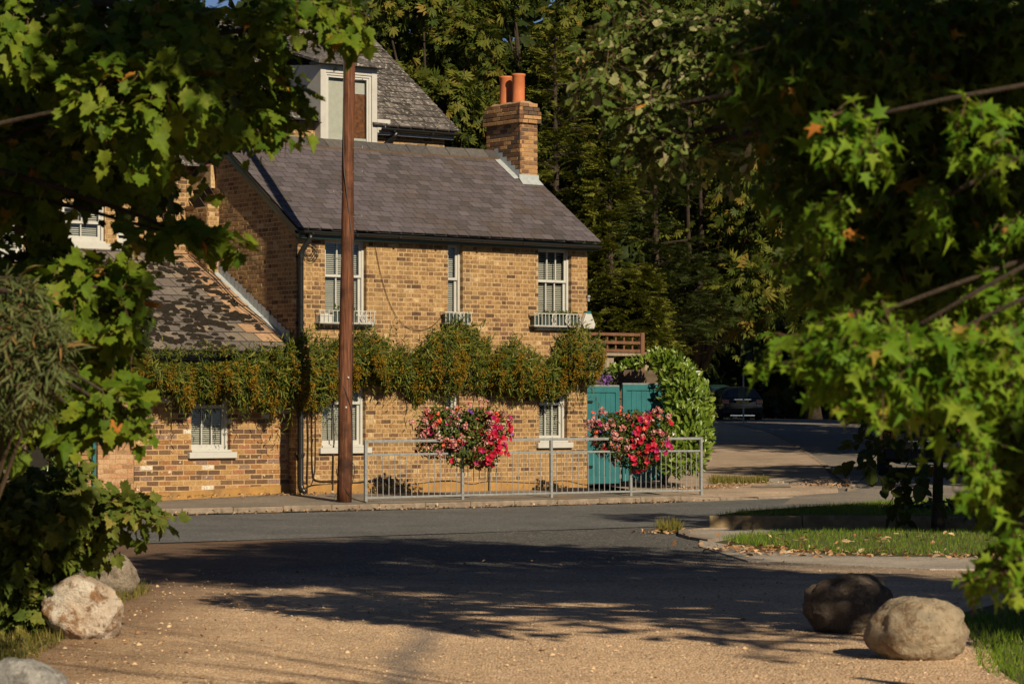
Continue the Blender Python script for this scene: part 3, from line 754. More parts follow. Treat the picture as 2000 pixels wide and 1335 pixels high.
def gutter(parent, x0, x1, y, z, r=0.055, mat='black_pipe', fall=0.0):
    g = MB(); n = 8
    for i, x in enumerate((x0, x1)):
        zz = z - fall * i
        for k in range(n + 1):
            th = math.pi + math.pi * k / n
            g.v.append((x, y + r * math.cos(th), zz + r * math.sin(th)))
        for k in range(n + 1):
            th = math.pi + math.pi * k / n
            g.v.append((x, y + (r - 0.006) * math.cos(th), zz + (r - 0.006) * math.sin(th)))
    m = 2 * (n + 1)
    for k in range(n):
        g.f.append((k, k + 1, m + k + 1, m + k)); g.f.append((n + 1 + k, m + n + 1 + k, m + n + 2 + k, n + 2 + k))
    g.f.append((0, m, m + n + 1, n + 1)); g.f.append((n, 2 * n + 1, m + 2 * n + 1, m + n))
    o = g.build('gutter', M[mat], parent, smooth=True)
    b = MB()
    x = x0 + 0.3
    while x < x1:
        b.box(x - 0.02, x + 0.02, y - r - 0.006, y + r + 0.006, z - r - 0.008, z - r + 0.03); x += 0.9
    b.build('gutter_bracket', M[mat], o)
    return o
gutter(cot, VL - 0.02, VR, ES - 0.012, EZ - 0.05, 0.055, 'black_pipe', 0.03)
# rain pipe at the left corner, with offset and shoe
tp_ = T(587, -0.06)
mb = MB()
mb.tube([(tp_ + 0.1, ES - 0.01, EZ - 0.11), (tp_ + 0.09, ES - 0.01, EZ - 0.17), (tp_ + 0.02, -0.10, EZ - 0.36), (tp_, -0.075, EZ - 0.44), (tp_, -0.075, 0.36), (tp_ + 0.01, -0.10, 0.27), (tp_ + 0.02, -0.17, 0.235)], 0.045, 10)
pipe = mb.build('rain_pipe', M['black_pipe'], cot, smooth=True)
mb = MB()
for z in (4.22, 3.1, 1.9, 0.85): mb.lathe([(0.045, -0.03), (0.057, -0.03), (0.057, 0.03), (0.045, 0.03)], (tp_, -0.075, z), 10); mb.box(tp_ - 0.085, tp_ + 0.085, -0.04, -0.011, z - 0.02, z + 0.02)
mb.build('pipe_collar', M['black_pipe'], pipe)
# coil of cable by the pipe and drooping cables
mb = MB()
cc = (T(604, -0.05), -0.05, Zp(486, 0.2, -0.05))
for k in range(4):
    r = 0.085 + 0.018 * k
    mb.tube([(cc[0] + r * math.cos(a) + 0.01 * k, cc[1] - 0.006 * k, cc[2] - 0.02 * k + r * 1.05 * math.sin(a)) for a in np.linspace(0, 2 * math.pi, 20)], 0.006, 5)
mb.build('cable_coil', M['cable'], cot)
def cable(pts, r=0.007, mat='cable', name='cable', parent=None, sub=6):
    """smooth cable through picture points (px,py) on plane s, or local points"""
    P_ = [Vector(p) for p in pts]; out = []
    for i in range(len(P_) - 1):
        p0, p1, p2, p3 = P_[max(i - 1, 0)], P_[i], P_[i + 1], P_[min(i + 2, len(P_) - 1)]
        for k in range(sub):
            t = k / sub
            out.append(0.5 * ((2 * p1) + (-p0 + p2) * t + (2 * p0 - 5 * p1 + 4 * p2 - p3) * t * t + (-p0 + 3 * p1 - 3 * p2 + p3) * t ** 3))
    out.append(P_[-1])
    return MB().tube(out, r, 5).build(name, M[mat], parent or cot)
def fp(px, py, s=-0.03):
    t = T(px, s); return (t, s, Zp(py, t, s))
cable([fp(733, 480), fp(745, 540), fp(765, 600), fp(790, 635), fp(820, 644), fp(845, 636), fp(867, 612)], 0.0055, 'cable_brown')
cable([fp(609, 790), fp(609, 870), fp(611, 925), fp(620, 938), fp(655, 939), fp(690, 942), fp(720, 938), fp(745, 938), fp(770, 949), fp(800, 946), fp(840, 941), fp(880, 938), fp(920, 945), fp(950, 940), fp(1000, 941), fp(1050, 943), fp(1100, 938), fp(1140, 946), fp(1166, 944)], 0.012)
cable([fp(616, 790), fp(616, 900), fp(613, 930), fp(606, 948), fp(598, 944), fp(592, 940)], 0.008)
cable([fp(722, 940), fp(750, 936), fp(775, 948), fp(790, 944)], 0.010)
cable([fp(590, 955, -0.1), fp(600, 950, -0.08), fp(612, 946, -0.06), fp(640, 945), fp(657, 944)], 0.007)
# alarm box, small lamp on the corner
def hexbox(x0, x1, xa, xb, z0, z1, zm, y0, y1):
    mb = MB(); out = [(x0, zm), (x0 + (x1 - x0) * 0.25, z0), (x1 - (x1 - x0) * 0.1, z0), (x1, zm), (xb, z1), (xa, z1)]
    mb.v = [(x, y0, z) for x, z in out] + [(x, y1, z) for x, z in out]
    n = 6; mb.f = [tuple(range(n)), tuple(range(n, 2*n))[::-1]] + [(i, n + i, n + (i+1) % n, (i+1) % n) for i in range(n)]
    return mb
xa = T(1137, -0.08); xb = T(1162, -0.08)
o = hexbox(xa, xb, xa + (xb - xa) * 0.33, xa + (xb - xa) * 0.62, Zp(641, 6, -.08), Zp(608, 6, -.08), Zp(633, 6, -.08), -0.10, -0.012).build('alarm_box', M['white'], cot, bevel=0.008)
MB().box(xa + (xb - xa) * 0.3, xa + (xb - xa) * 0.64, -0.102, -0.012, Zp(612, 6, -.08), Zp(607, 6, -.08)).build('alarm_light', M['teal'], o)
MB().add([(xa, -0.103, Zp(632, 6, -.1)), (xa + 0.075, -0.103, Zp(632, 6, -.1)), (xa + 0.085, -0.103, Zp(637, 6, -.1)), (xa + 0.06, -0.103, Zp(641, 6, -.1)), (xa + 0.03, -0.103, Zp(640, 6, -.1))], [(0, 4, 3, 2, 1)]).build('alarm_corner', M['planter_white'], o)
mb = MB(); tt = WT + 0.03; zz = Zp(581, WT, 0)
mb.box(WT - 0.02, WT + 0.03, -0.04, 0.03, zz - 0.07, zz); mb.lathe([(0.0, 0.03), (0.03, 0.027), (0.037, 0.0), (0.03, -0.012)], (WT + 0.01, -0.03, zz + 0.012), 10)
mb.build('corner_lamp', M['galv'], cot)
# iron window baskets and the planters they carry
def basket(rect, xl, xr, zt, zb, orn):
    mb = MB(); y = -0.17; r = 0.007
    mb.box(xl, xr, y - r, y + r, zt - 2*r, zt); mb.box(xl + 0.02, xr - 0.02, y - r, y + r, zb, zb + 2*r)
    for x in (xl + 0.02, xr - 0.02): mb.box(x - r, x + r, y, -0.01, zt - 2*r, zt); mb.box(x - r, x + r, y, -0.01, zb, zb + 2*r)
    n = max(3, int((xr - xl) / 0.085))
    o = mb.build('window_basket', M['iron_white'], cot)
    for k in range(n + 1):
        x = xl + 0.03 + (xr - xl - 0.06) * k / n
        MB().box(x - r * .9, x + r * .9, y - r, y + r, zb + 2*r, zt - 2*r).build('bar', M['iron_white'], o)
    for fx in orn:
        c = xl + (xr - xl) * fx; m2 = MB(); zc = (zt + zb) / 2; hh = (zt - zb) * 0.42
        for q in range(4):
            m2.tube([(c + 0.055 * math.cos(a) * (0.4 + 0.6 * abs(math.sin(a * 2 + q))), y - 0.008, zc + hh * math.sin(a)) for a in np.linspace(q * 1.57, q * 1.57 + 2.6, 9)], 0.007, 4)
        m2.tube([(c, y - 0.008, zc + hh), (c, y - 0.008, zc - hh * 1.2)], 0.006, 4)
        m2.build('scroll', M['iron_white'], o)
    m3 = MB(); m3.box(xl + 0.02, xr - 0.02, -0.17, -0.01, zb - 0.012, zb - 0.002); m3.build('basket_floor', M['iron_white'], o)
    return o
def span(pl, pr, pt, pb):
    t0, t1 = T(pl, -0.17), T(pr, -0.17); m = (t0 + t1) / 2; return t0, t1, Zp(pt, m, -.17), Zp(pb, m, -.17)
B1 = span(623, 734, 606, 631); B2 = span(868, 923, 609, 632); B3 = span(1042, 1136, 612, 637)
basket(WIN['ul'], *B1, (0.77,)); basket(WIN['um'], *B2, (0.6,)); basket(WIN['ur'], *B3, (0.42, 0.7))
mb = MB()
for k in range(7):
    x = B1[0] + 0.1 + (B1[1] - B1[0] - 0.3) * k / 6; mb.tube([(x, -0.16, B1[3]), (x + 0.015, -0.155, B1[3] - 0.09)], 0.006, 4)
mb.build('basket_spikes', M['cable_brown'], cot)

# chimney -----------------------------------------------------------------------
CH = (6.02, 6.42, 1.62, 2.66)     # t0 t1 s0 s1
chz0, chz1 = 5.6, 7.36
chim = MB().box(CH[0], CH[1], CH[2], CH[3], 5.4, chz1 - 0.06).build('chimney', M['mortar_dark'], cot)
def chimney_bricks():
    R = random.Random(4); c = 0.078; k = 0; z = chz0
    lib = {}
    while z < chz1 - 0.02:
        top = chz1 - z
        proud = 0.008 + (0.05 if 0.19 < top < 0.42 else 0.0) + (0.025 if 0.1 < top <= 0.19 else 0)
        for face in ('front', 'left'):
            L0 = (CH[1] - CH[0]) if face == 'front' else (CH[3] - CH[2])
            x = -0.11 * (k % 2) - proud
            while x < L0 + proud:
                p, q = max(x, -proud), min(x + 0.21, L0 + proud)
                if q - p > 0.03:
                    key = (round(q - p, 2), round(proud, 3), R.randrange(2))
                    if key not in lib:
                        m_ = MB(); v, f = brick_mesh(round(q - p, 2), 0.066, 0.03, proud, 0.003, R); m_.add(v, f); lib[key] = m_.mesh('brick', M['brick_chimney'])
                    o = link('brick', lib[key], chim)
                    if face == 'front': o.matrix_basis = Matrix.Translation((CH[0] + p, CH[2], z)) @ Matrix.Rotation(R.uniform(-.01, .01), 4, 'Y')
                    else: o.matrix_basis = Matrix.Translation((CH[0], CH[3] - p, z)) @ Matrix.Rotation(math.radians(-90), 4, 'Z') @ Matrix.Rotation(R.uniform(-.01, .01), 4, 'Y')
                x += 0.22
        z += c; k += 1
chimney_bricks()
mb = MB(); x0, x1, y0, y1 = CH
mb.add([(x0 - .01, y0 - .01, chz1 - 0.005), (x1 + .01, y0 - .01, chz1 - 0.005), (x1 + .01, y1 + .01, chz1 - 0.005), (x0 - .01, y1 + .01, chz1 - 0.005), (x0 + .1, y0 + .1, chz1 + 0.07), (x1 - .1, y0 + .1, chz1 + 0.07), (x1 - .1, y1 - .1, chz1 + 0.07), (x0 + .1, y1 - .1, chz1 + 0.07)],
       [(4, 5, 6, 7), (0, 1, 5, 4), (1, 2, 6, 5), (2, 3, 7, 6), (3, 0, 4, 7)])
mb.build('flaunching', M['mortar_dark'], chim)
for (s, h) in ((1.93, 0.55), (2.32, 0.54)):
    mb = MB().lathe([(0.128, -0.02), (0.132, 0.0), (0.135, 0.02), (0.118, 0.05), (0.119, h - 0.05), (0.131, h - 0.035), (0.133, h), (0.112, h), (0.105, h - 0.3)], ((x0 + x1) / 2, s, chz1 + 0.045), 20)
    mb.build('chimney_pot', M['terracotta'], chim, smooth=True)
def rz(s): return EZ + (s - ES) * PITCH
mb = MB(); mb.box(x0 - 0.03, x1 + 0.03, y0 - 0.02, y0 - 0.012, rz(y0) - 0.02, rz(y0) + 0.12)
mb.add([(x0 - 0.03, y0 - 0.02, rz(y0) + 0.04), (x1 + 0.03, y0 - 0.02, rz(y0) + 0.04), (x1 + 0.03, y0 - 0.17, rz(y0 - .17) + 0.035), (x0 - 0.06, y0 - 0.17, rz(y0 - .17) + 0.035)], [(0, 3, 2, 1)])
n = 6
for k in range(n):
    s0 = y0 + (RS - y0) * k / n; s1 = y0 + (RS - y0) * (k + 1) / n
    mb.add([(x0 - 0.012, s0, rz(s0) + 0.02), (x0 - 0.012, s1, rz(s1) + 0.02), (x0 - 0.012, s1, rz(s1) + 0.13), (x0 - 0.012, s0, rz(s1) + 0.13)], [(0, 3, 2, 1)])
    mb.add([(x0 - 0.012, s0, rz(s0) + 0.045), (x0 - 0.012, s1, rz(s1) + 0.045), (x0 - 0.13, s1, rz(s1) + 0.03), (x0 - 0.13, s0, rz(s0) + 0.03)], [(0, 1, 2, 3)])
mb.build('lead_flashing', M['lead'], chim)

# gable buttress with brown tile caps
b0, b1 = 2.50, 2.86
mb = MB().box(-0.24, -0.012, b0, b1, 2.6, 5.25)
but = mb.build('gable_buttress', M['mortar'], cot)
brickwork(cot, Matrix.Translation((-0.245, 0, 0)) @ MG, -b1 - 0.6, -b0, 2.6, 5.25, 0.0785, 0.2005, 0.0935, 0.013, [], 'brick', True, None, 0, None, 'buttress_face', seed=7, deep=0.03)
brickwork(cot, Matrix.Translation((-0.24, b0 - 0.004, 0)), 0.0, 0.235, 2.6, 5.25, 0.0785, 0.2005, 0.0935, 0.013, [], 'brick', True, None, 0, None, 'buttress_side', seed=8, deep=0.03)
tm = slate_mesh(0.27, 0.2, 0.014, 'tile_brown')
for k in range(3):
    o = link('tile', tm, but); o.matrix_basis = Matrix.Translation((-0.30 + 0.085 * k, b0 - 0.03, 5.2 + 0.115 * k)) @ Matrix.Rotation(math.radians(90), 4, 'Z') @ Matrix.Rotation(math.radians(52), 4, 'X') @ Matrix.Translation((0.0, 0, 0)) @ Matrix.Scale(1.4, 4, (1, 0, 0))
mb = MB().box(-0.10, -0.012, 2.62, 3.5, 5.55, 5.95); mb.build('upper_stack', M['brick'], but)
for k in range(4):
    o = link('tile', tm, but); o.matrix_basis = Matrix.Translation((-0.14, 2.66 + 0.26 * k, 5.9)) @ Matrix.Rotation(math.radians(-90), 4, 'Z') @ Matrix.Rotation(math.radians(35), 4, 'X') @ Matrix.Translation((-0.26, -0.02, 0))

# ---------------------------------------------------------------- lean-to extension
ES0 = 0.22
ext = empty('lean_to_extension', C0 + NN * ES0, A_)
tag(ext, 'low brick lean-to with mossy tiled roof and one sash window, left of the cottage', 'outbuilding')
XT0 = T(262, ES0); XTP = T(190, ES0)
def zpe(py, t): return Zp(py, t, ES0)
wr = [T(368, ES0 + 0.09), T(450, ES0), 0, 0]; tm_ = (wr[0] + wr[1]) / 2; wr[2] = zpe(882, tm_); wr[3] = zpe(728, tm_)
def ext_score(x, z):
    a = px_of(x, ES0); b = py_of(x, ES0, z)
    if np.interp(a, vx[0], vx[1]) < b < np.interp(a, vb[0], vb[1]): return None
    if a < 330 and b < 845: return None
    return 1.0
ZE = 2.62
brickwork(ext, I4, XT0, -0.005, 0.03, ZE, 0.0852, 0.222, 0.1, 0.013, [tuple(wr)], 'brick_mixed', False, None, 300, ext_score, 'front_wall', seed=13)
brickwork(ext, Matrix.Translation((0, -0.02, 0)), XTP, XT0 - 0.02, 0.03, 2.3, 0.079, 0.21, 0.1, 0.008, [], 'brick_pale', False, None, 90, ext_score, 'pale_pier', seed=14, mortar='mortar_dark')
MB().box(XTP, XT0 - 0.02, -0.018, 0.3, 0.0, 2.3).build('pier_core', M['mortar_dark'], ext)
MB().box(XT0 - 0.02, XT0, 0.01, 0.35, 0.0, ZE).build('pier_joint', M['cable'], ext)
make_window(ext, wr, 3, 0.56, True, 'slats', seed=31)
# sloping plinth following the pavement
mb = MB()
mb.add([(XT0, -0.04, 0.05), (0.0, -0.04, 0.15), (0.0, -0.04, 0.355), (XT0 + 0.1, -0.04, 0.225), (XT0, -0.04, 0.18), (XT0, 0.0, 0.05), (0.0, 0.0, 0.15), (0.0, 0.0, 0.37), (XT0 + 0.1, 0.0, 0.24), (XT0, 0.0, 0.19)],
       [(0, 1, 2, 3, 4), (2, 7, 8, 3), (3, 8, 9, 4), (0, 4, 9, 5)])
mb.build('plinth', M['plinth'], ext)
# roof: eaves s=-0.3 (world), meets wing wall at s=3.2
eS, eZ = -0.30, 2.60; wS, wZ = 2.98, 4.40
epitch = math.atan2(wZ - eZ, wS - eS); eL = math.hypot(wZ - eZ, wS - eS)
er = MB().add([(XT0 - 0.1, eS, eZ - 0.03), (-0.01, eS, eZ - 0.03), (-0.01, wS, wZ - 0.03), (XT0 - 0.1, wS, wZ - 0.03)], [(0, 1, 2, 3)]).build('roof', M['ridge'], ext)
ME = Matrix.Translation((0, eS, eZ)) @ Matrix.Rotation(epitch, 4, 'X')
lay(er, ME, XT0 - 0.12, -0.10, -0.03, eL, 0.302, 0.337, 0.42, 0.024, 'tile', 300, lambda x, v: 1, 33, 'tile', tilt=0.05, gap=0.012,
    mat_of=lambda a, b, v: 'tile_clean' if b > -0.42 and v > 0.25 else 'tile')
# moss cushions on the tiles
Rm = random.Random(6); mb = MB()
for k in range(520):
    x = XT0 + 0.05 + Rm.random() * (-XT0 - 0.35); row = Rm.randrange(0, 10); v = row * 0.337 + Rm.choice([0.0, 0.0, 0.03, 0.09, 0.16, 0.22]) + Rm.uniform(-0.03, 0.04)
    if v > eL - 0.1 or math.sin(x * 3.1 + v * 1.3) + math.sin(x * 1.7 - v * 2.9 + 1) + Rm.uniform(-.9, .9) < -0.7: continue
    n = 9; rx = Rm.uniform(0.035, 0.13); ry = Rm.uniform(0.03, 0.075); hh = Rm.uniform(0.015, 0.035)
    base = len(mb.v); z0 = 0.04
    ring1 = []; 
    for q in range(n):
        a = 2 * math.pi * q / n; rr = Rm.uniform(0.75, 1.2)
        ring1.append((x + rx * rr * math.cos(a), v + ry * rr * math.sin(a), z0 - 0.012))
    ring2 = [(x + (p[0] - x) * 0.7, v + (p[1] - v) * 0.7, z0 + hh * 0.75) for p in ring1]
    pts_ = [ME @ Vector(p) for p in ring1 + ring2 + [(x, v, z0 + hh)]]
    mb.add(pts_, [(q, (q + 1) % n, n + (q + 1) % n, n + q) for q in range(n)] + [(n + q, n + (q + 1) % n, 2 * n) for q in range(n)])
o = mb.build('moss', M['moss'], er, smooth=True); o['kind'] = 'stuff'
gutter(ext, XT0 + 0.2, -0.08, eS - 0.03, eZ - 0.055, 0.06, 'black_pipe', 0.0)
MB().box(XT0 - 0.05, -0.02, eS + 0.04, eS + 0.06, eZ - 0.16, eZ - 0.04).build('fascia', M['black_pipe'], ext)
# stepped lead flashing against the gable
mb = MB(); n = 26
for k in range(n):
    v0, v1 = eL * k / n, eL * (k + 1) / n
    s0, z0 = eS + v0 * math.cos(epitch), eZ + v0 * math.sin(epitch); s1, z1 = eS + v1 * math.cos(epitch), eZ + v1 * math.sin(epitch)
    if s0 < -0.1: continue
    y = -0.022 - 0.004 * (k % 2)
    mb.add([(y, s0, z0 + 0.02), (y, s1, z1 + 0.02), (y, s1, z1 + 0.17 + 0.012 * (k % 3)), (y, s0, z1 + 0.16)], [(0, 3, 2, 1)])
    mb.add([(y, s0, z0 + 0.045), (y, s1, z1 + 0.045), (-0.12, s1, z1 + 0.035), (-0.12, s0, z0 + 0.035)], [(0, 1, 2, 3)])
mb.build('stepped_flashing', M['lead'], ext)
def pr(s_, v_, x): return ME @ Vector((x, v_, 0.05))
cable([ME @ Vector((-0.12, 0.1, 0.06)), ME @ Vector((-0.2, 0.9, 0.07)), ME @ Vector((-0.33, 1.7, 0.08)), ME @ Vector((-0.3, 2.6, 0.08)), ME @ Vector((-0.36, 3.5, 0.08))], 0.011, 'cable', parent=ext)
cable([ME @ Vector((-0.12, 0.12, 0.06)), ME @ Vector((-0.16, 1.1, 0.07)), ME @ Vector((-0.27, 1.9, 0.08)), ME @ Vector((-0.22, 2.7, 0.08)), ME @ Vector((-0.28, 3.5, 0.08))], 0.009, 'cable', parent=ext)

# ---------------------------------------------------------------- two storey wing behind the lean-to
WS = 3.25
wing = empty('brick_wing', C0 + NN * WS, A_)
tag(wing, 'brick wing with white windows behind the lean-to roof, mostly screened by maple leaves', 'house')
def wrect(pl, pr_, pt, pb):
    a, b = T(pl, WS + .05), T(pr_, WS); m = (a + b) / 2; return (a, b, Zp(pb, m, WS), Zp(pt, m, WS))
wh = [wrect(118, 205, 398, 474), wrect(-30, 48, 388, 498), wrect(226, 262, 440, 478)]
brickwork(wing, I4, -6.8, -0.02, 3.6, 6.0, 0.0785, 0.2005, 0.0935, 0.013, wh, 'brick', True, None, 60, lambda x, z: 1 if -2.2 < x < -1.0 and z > 4.6 else None, 'front_wall', seed=17)
for k, h_ in enumerate(wh): make_window(wing, h_, 2 if k < 2 else 1, 0.5, True, 'slats', name='casement_window', deep=0.05, seed=40 + k)
MB().add([(-6.9, -0.3, 5.95), (0, -0.3, 5.95), (0, 2.6, 7.7), (-6.9, 2.6, 7.7)], [(0, 1, 2, 3)]).build('roof', M['tile_lichen'], wing)
MB().box(-6.8, -0.02, 0.31, 0.4, 0, 6.0).build('inner_wall', M['mortar'], wing)

# ---------------------------------------------------------------- taller house behind, with dormer
RH = 4.2
rear = empty('tall_rear_house', C0 + NN * RH, A_)
tag(rear, 'taller house behind the cottage with lichened tile roof and white dormer', 'house')
RW = T(868, RH)
reS, reZ = -0.22, 7.05; rrS, rrZ = 2.80, 9.2
rp = math.atan2(rrZ - reZ, rrS - reS); rL = math.hypot(rrZ - reZ, rrS - reS)
brickwork(rear, I4, 0.2, RW, 6.2, 7.02, 0.0785, 0.2005, 0.0935, 0.013, [], 'brick', True, None, 60, lambda x, z: x if x > 4.3 else None, 'front_wall', seed=19)
MB().add([(RW, 0, 5), (RW, 5.6, 5), (RW, 5.6, 7.0), (RW, 2.8, 9.1), (RW, 0, 7.0)], [(0, 1, 2, 3, 4)]).build('end_wall', M['mortar'], rear)
DT0, DT1 = T(628, RH - 0.2), T(735, RH - 0.2)
XR_ = RW + 0.17; sD = reS + (8.22 - reZ) / math.tan(rp)
rr = MB()
for xa_, xb_, s0_, s1_ in ((-2, DT0, reS, sD), (DT1, XR_, reS, sD), (-2, XR_, sD, rrS)):
    f0 = lambda q: reZ - 0.03 + (q - reS) * math.tan(rp)
    rr.quad((xa_, s0_, f0(s0_)), (xb_, s0_, f0(s0_)), (xb_, s1_, f0(s1_)), (xa_, s1_, f0(s1_)))
rr.quad((-2, rrS, rrZ - 0.03), (XR_, rrS, rrZ - 0.03), (XR_, rrS + 3, reZ), (-2, rrS + 3, reZ))
rr = rr.build('roof', M['ridge'], rear)
MRR = Matrix.Translation((0, reS, reZ)) @ Matrix.Rotation(rp, 4, 'X')
def keep_tile(x, v):
    z = reZ + v * math.sin(rp)
    return not (DT0 - 0.02 < x < DT1 + 0.02 and z < 8.2)
lay(rr, MRR, -2, RW + 0.19, -0.04, rL, 0.30, 0.235, 0.33, 0.028, 'tile_lichen', 300, lambda x, v: x, 35, 'tile', keep=keep_tile, tilt=0.075, gap=0.016)
gutter(rear, DT1 + 0.05, RW + 0.15, reS - 0.03, reZ - 0.05, 0.06)
MB().box(DT1, RW + 0.1, reS + 0.05, reS + 0.08, reZ - 0.17, reZ - 0.05).build('fascia', M['lead'], rear)
xq = T(752, RH)
MB().tube([(xq + 0.12, reS - 0.02, reZ - 0.11), (xq + 0.08, reS + 0.03, reZ - 0.2), (xq, -0.07, reZ - 0.28), (xq, -0.07, 6.3)], 0.045, 8).build('rain_pipe', M['black_pipe'], rear, smooth=True)
# dormer
dz0, dz1 = 6.66, 8.12
dm = MB()
dm.box(DT0 - 0.02, DT0 + 0.10, -0.2, 0.0, dz0, dz1); dm.box(DT1 - 0.10, DT1 + 0.02, -0.2, 0.0, dz0, dz1)
dm.box(DT0 + 0.10, DT1 - 0.10, -0.19, 0.0, dz1 - 0.14, dz1)
for x in (DT0 - 0.02, DT1 + 0.02):
    dm.add([(x, 0, dz0), (x, 2.0, 8.3), (x, 0, dz1)], [(0, 1, 2)])
dor = dm.build('dormer', M['white_peel'], rear)
make_window(rear, (DT0 + 0.1, DT1 - 0.1, dz0, dz1 - 0.14), 2, 0.0, False, 'cream', name='dormer_window', deep=-0.17, paint='white')
mb = MB(); mb.box(DT0 - 0.14, DT1 + 0.14, -0.34, 0.0, dz1 + 0.0, dz1 + 0.045); mb.build('dormer_eaves', M['green_paint'], dor)
MB().add([(DT0 - 0.16, -0.36, dz1 + 0.05), (DT1 + 0.16, -0.36, dz1 + 0.05), (DT1 + 0.16, 2.2, 8.85), (DT0 - 0.16, 2.2, 8.85), (DT0 - 0.16, -0.36, dz1 + 0.0), (DT1 + 0.16, -0.36, dz1 + 0.0), (DT1 + 0.16, 2.2, 8.8), (DT0 - 0.16, 2.2, 8.8)],
         [(0, 1, 2, 3), (0, 4, 5, 1), (1, 5, 6, 2), (3, 7, 4, 0)]).build('dormer_roof', M['tile_lichen'], dor)
MB().box(DT1 + 0.02, DT1 + 0.32, -0.21, -0.02, reZ - 0.14, reZ + 0.12).build('boxed_end', M['white_peel'], dor)
# ------------------------------------------------------------------ street furniture
PZ = 0.13
def wave(p, q, n): return [Vector(p).lerp(Vector(q), i / (n - 1)) for i in range(n)]
# utility pole
pb = Vector((-2.72, 44.8, PZ))
pole = empty('utility_pole', pb)
tag(pole, 'tall red-brown wooden utility pole standing on the pavement before the cottage', 'utility pole')
mb = MB(); pts = []; rad = []
for i in range(25):
    z = i / 24 * 9.2; pts.append((0.012 * z + 0.006 * math.sin(z * 1.9), 0.004 * math.sin(z * 2.7), z)); rad.append(0.121 - 0.0042 * z + 0.003 * math.sin(i * 2.3))
mb.tube(pts, rad, 22); shaft = mb.build('shaft', M['pole'], pole, smooth=True)
def pz_at(py): return CAMH - (py - HOR) / F * 44.8 - PZ
for py, side in ((157, 1), (290, 1), (337, 1), (424, 1), (376, -1), (505, -1)):
    z = pz_at(py); cx = 0.012 * z; r = 0.12 - 0.0042 * z
    mb = MB(); mb.tube([(cx + side * (r - 0.03), -r * 0.45, z), (cx + side * (r + 0.13), -r * 0.45, z)], 0.008, 6); mb.tube([(cx + side * (r + 0.13), -r * .45, z - 0.004), (cx + side * (r + 0.13), -r * .45, z + 0.035)], 0.009, 6)
    mb.build('step_bolt', M['steel'], pole)
for py, ox in ((737, 0.05), (795, 0.02)):
    z = pz_at(py); MB().lathe([(0.0, -0.02), (0.016, -0.012), (0.016, 0.012), (0.0, 0.02)], (0.012 * z + ox, -0.115, z), 8).build('tag_plate', M['white'], pole)
def on_pole(py, ang, off=0.008):
    z = pz_at(py); r = 0.121 - 0.0042 * z + off; return (0.012 * z + r * math.sin(ang), -r * math.cos(ang), z)
cable([on_pole(80, -1.2), on_pole(300, -0.75), on_pole(360, -0.3), on_pole(440, 0.5), on_pole(520, 1.1), on_pole(600, 1.5), on_pole(720, 1.7)], 0.009, 'cable', 'cable', pole)
cable([on_pole(690, -1.4), on_pole(730, -1.0), on_pole(770, 0.2), on_pole(805, 1.0), on_pole(860, 1.35), on_pole(930, 1.5)], 0.009, 'cable', 'cable', pole)
cable([on_pole(915, -1.4), on_pole(930, -1.0), on_pole(960, 0.4), on_pole(972, 1.2, 0.02), (0.36, -0.12, 0.0)], 0.009, 'cable', 'cable', pole)
cable([on_pole(905, 1.4), (0.16, -0.05, 0.62), (0.17, -0.05, 0.5), on_pole(945, 1.4)], 0.006, 'cable', 'cable', pole)
cable([(-0.12, -0.03, 0.15), (-0.16, -0.05, 0.06), (-0.15, -0.05, 0.0)], 0.006, 'cable', 'cable', pole)

# pedestrian guard rail -----------------------------------------------------------
posts = [Vector((-2.385, 45.06, 0.135)), Vector((-0.83, 46.2, 0.145)), Vector((0.67, 47.25, 0.15)), Vector((2.07, 48.25, 0.15)), Vector((3.36, 49.12, 0.145))]
rail = empty('guard_rail', posts[0])
tag(rail, 'galvanised pedestrian guard rail along the kerb in front of the cottage', 'railing')
R = random.Random(3)
for p in posts:
    q = p - posts[0]
    MB().box(-0.024, 0.024, -0.024, 0.024, -0.06, 1.0).build('post', M['galv'], rail, bevel=0.004, loc=q, rot=(R.uniform(-.006, .006), R.uniform(-.006, .006), A_))
bm_ = MB().tube([(0, 0, 0), (0, 0, 0.685)], 0.0075, 6).mesh('baluster', M['galv'])
for p, q in zip(posts, posts[1:]):
    d = q - p; L = d.length; ang = math.atan2(d.y, d.x)
    for z, h in ((0.975, 0.045), (0.755, 0.035), (0.055, 0.035)):
        o = MB().box(0.026, L - 0.026, -0.019, 0.019, -h / 2, h / 2).build('rail', M['galv'], rail, bevel=0.004, loc=p - posts[0] + Vector((0, 0, z)), rot=(0, -math.asin(d.z / L), ang))
    n = int(round(L / 0.112))
    for k in range(1, n):
        o = link('baluster', bm_, rail, p - posts[0] + d * (k / n) + Vector((0, 0, 0.06)), (R.uniform(-.01, .01), R.uniform(-.012, .012), 0))

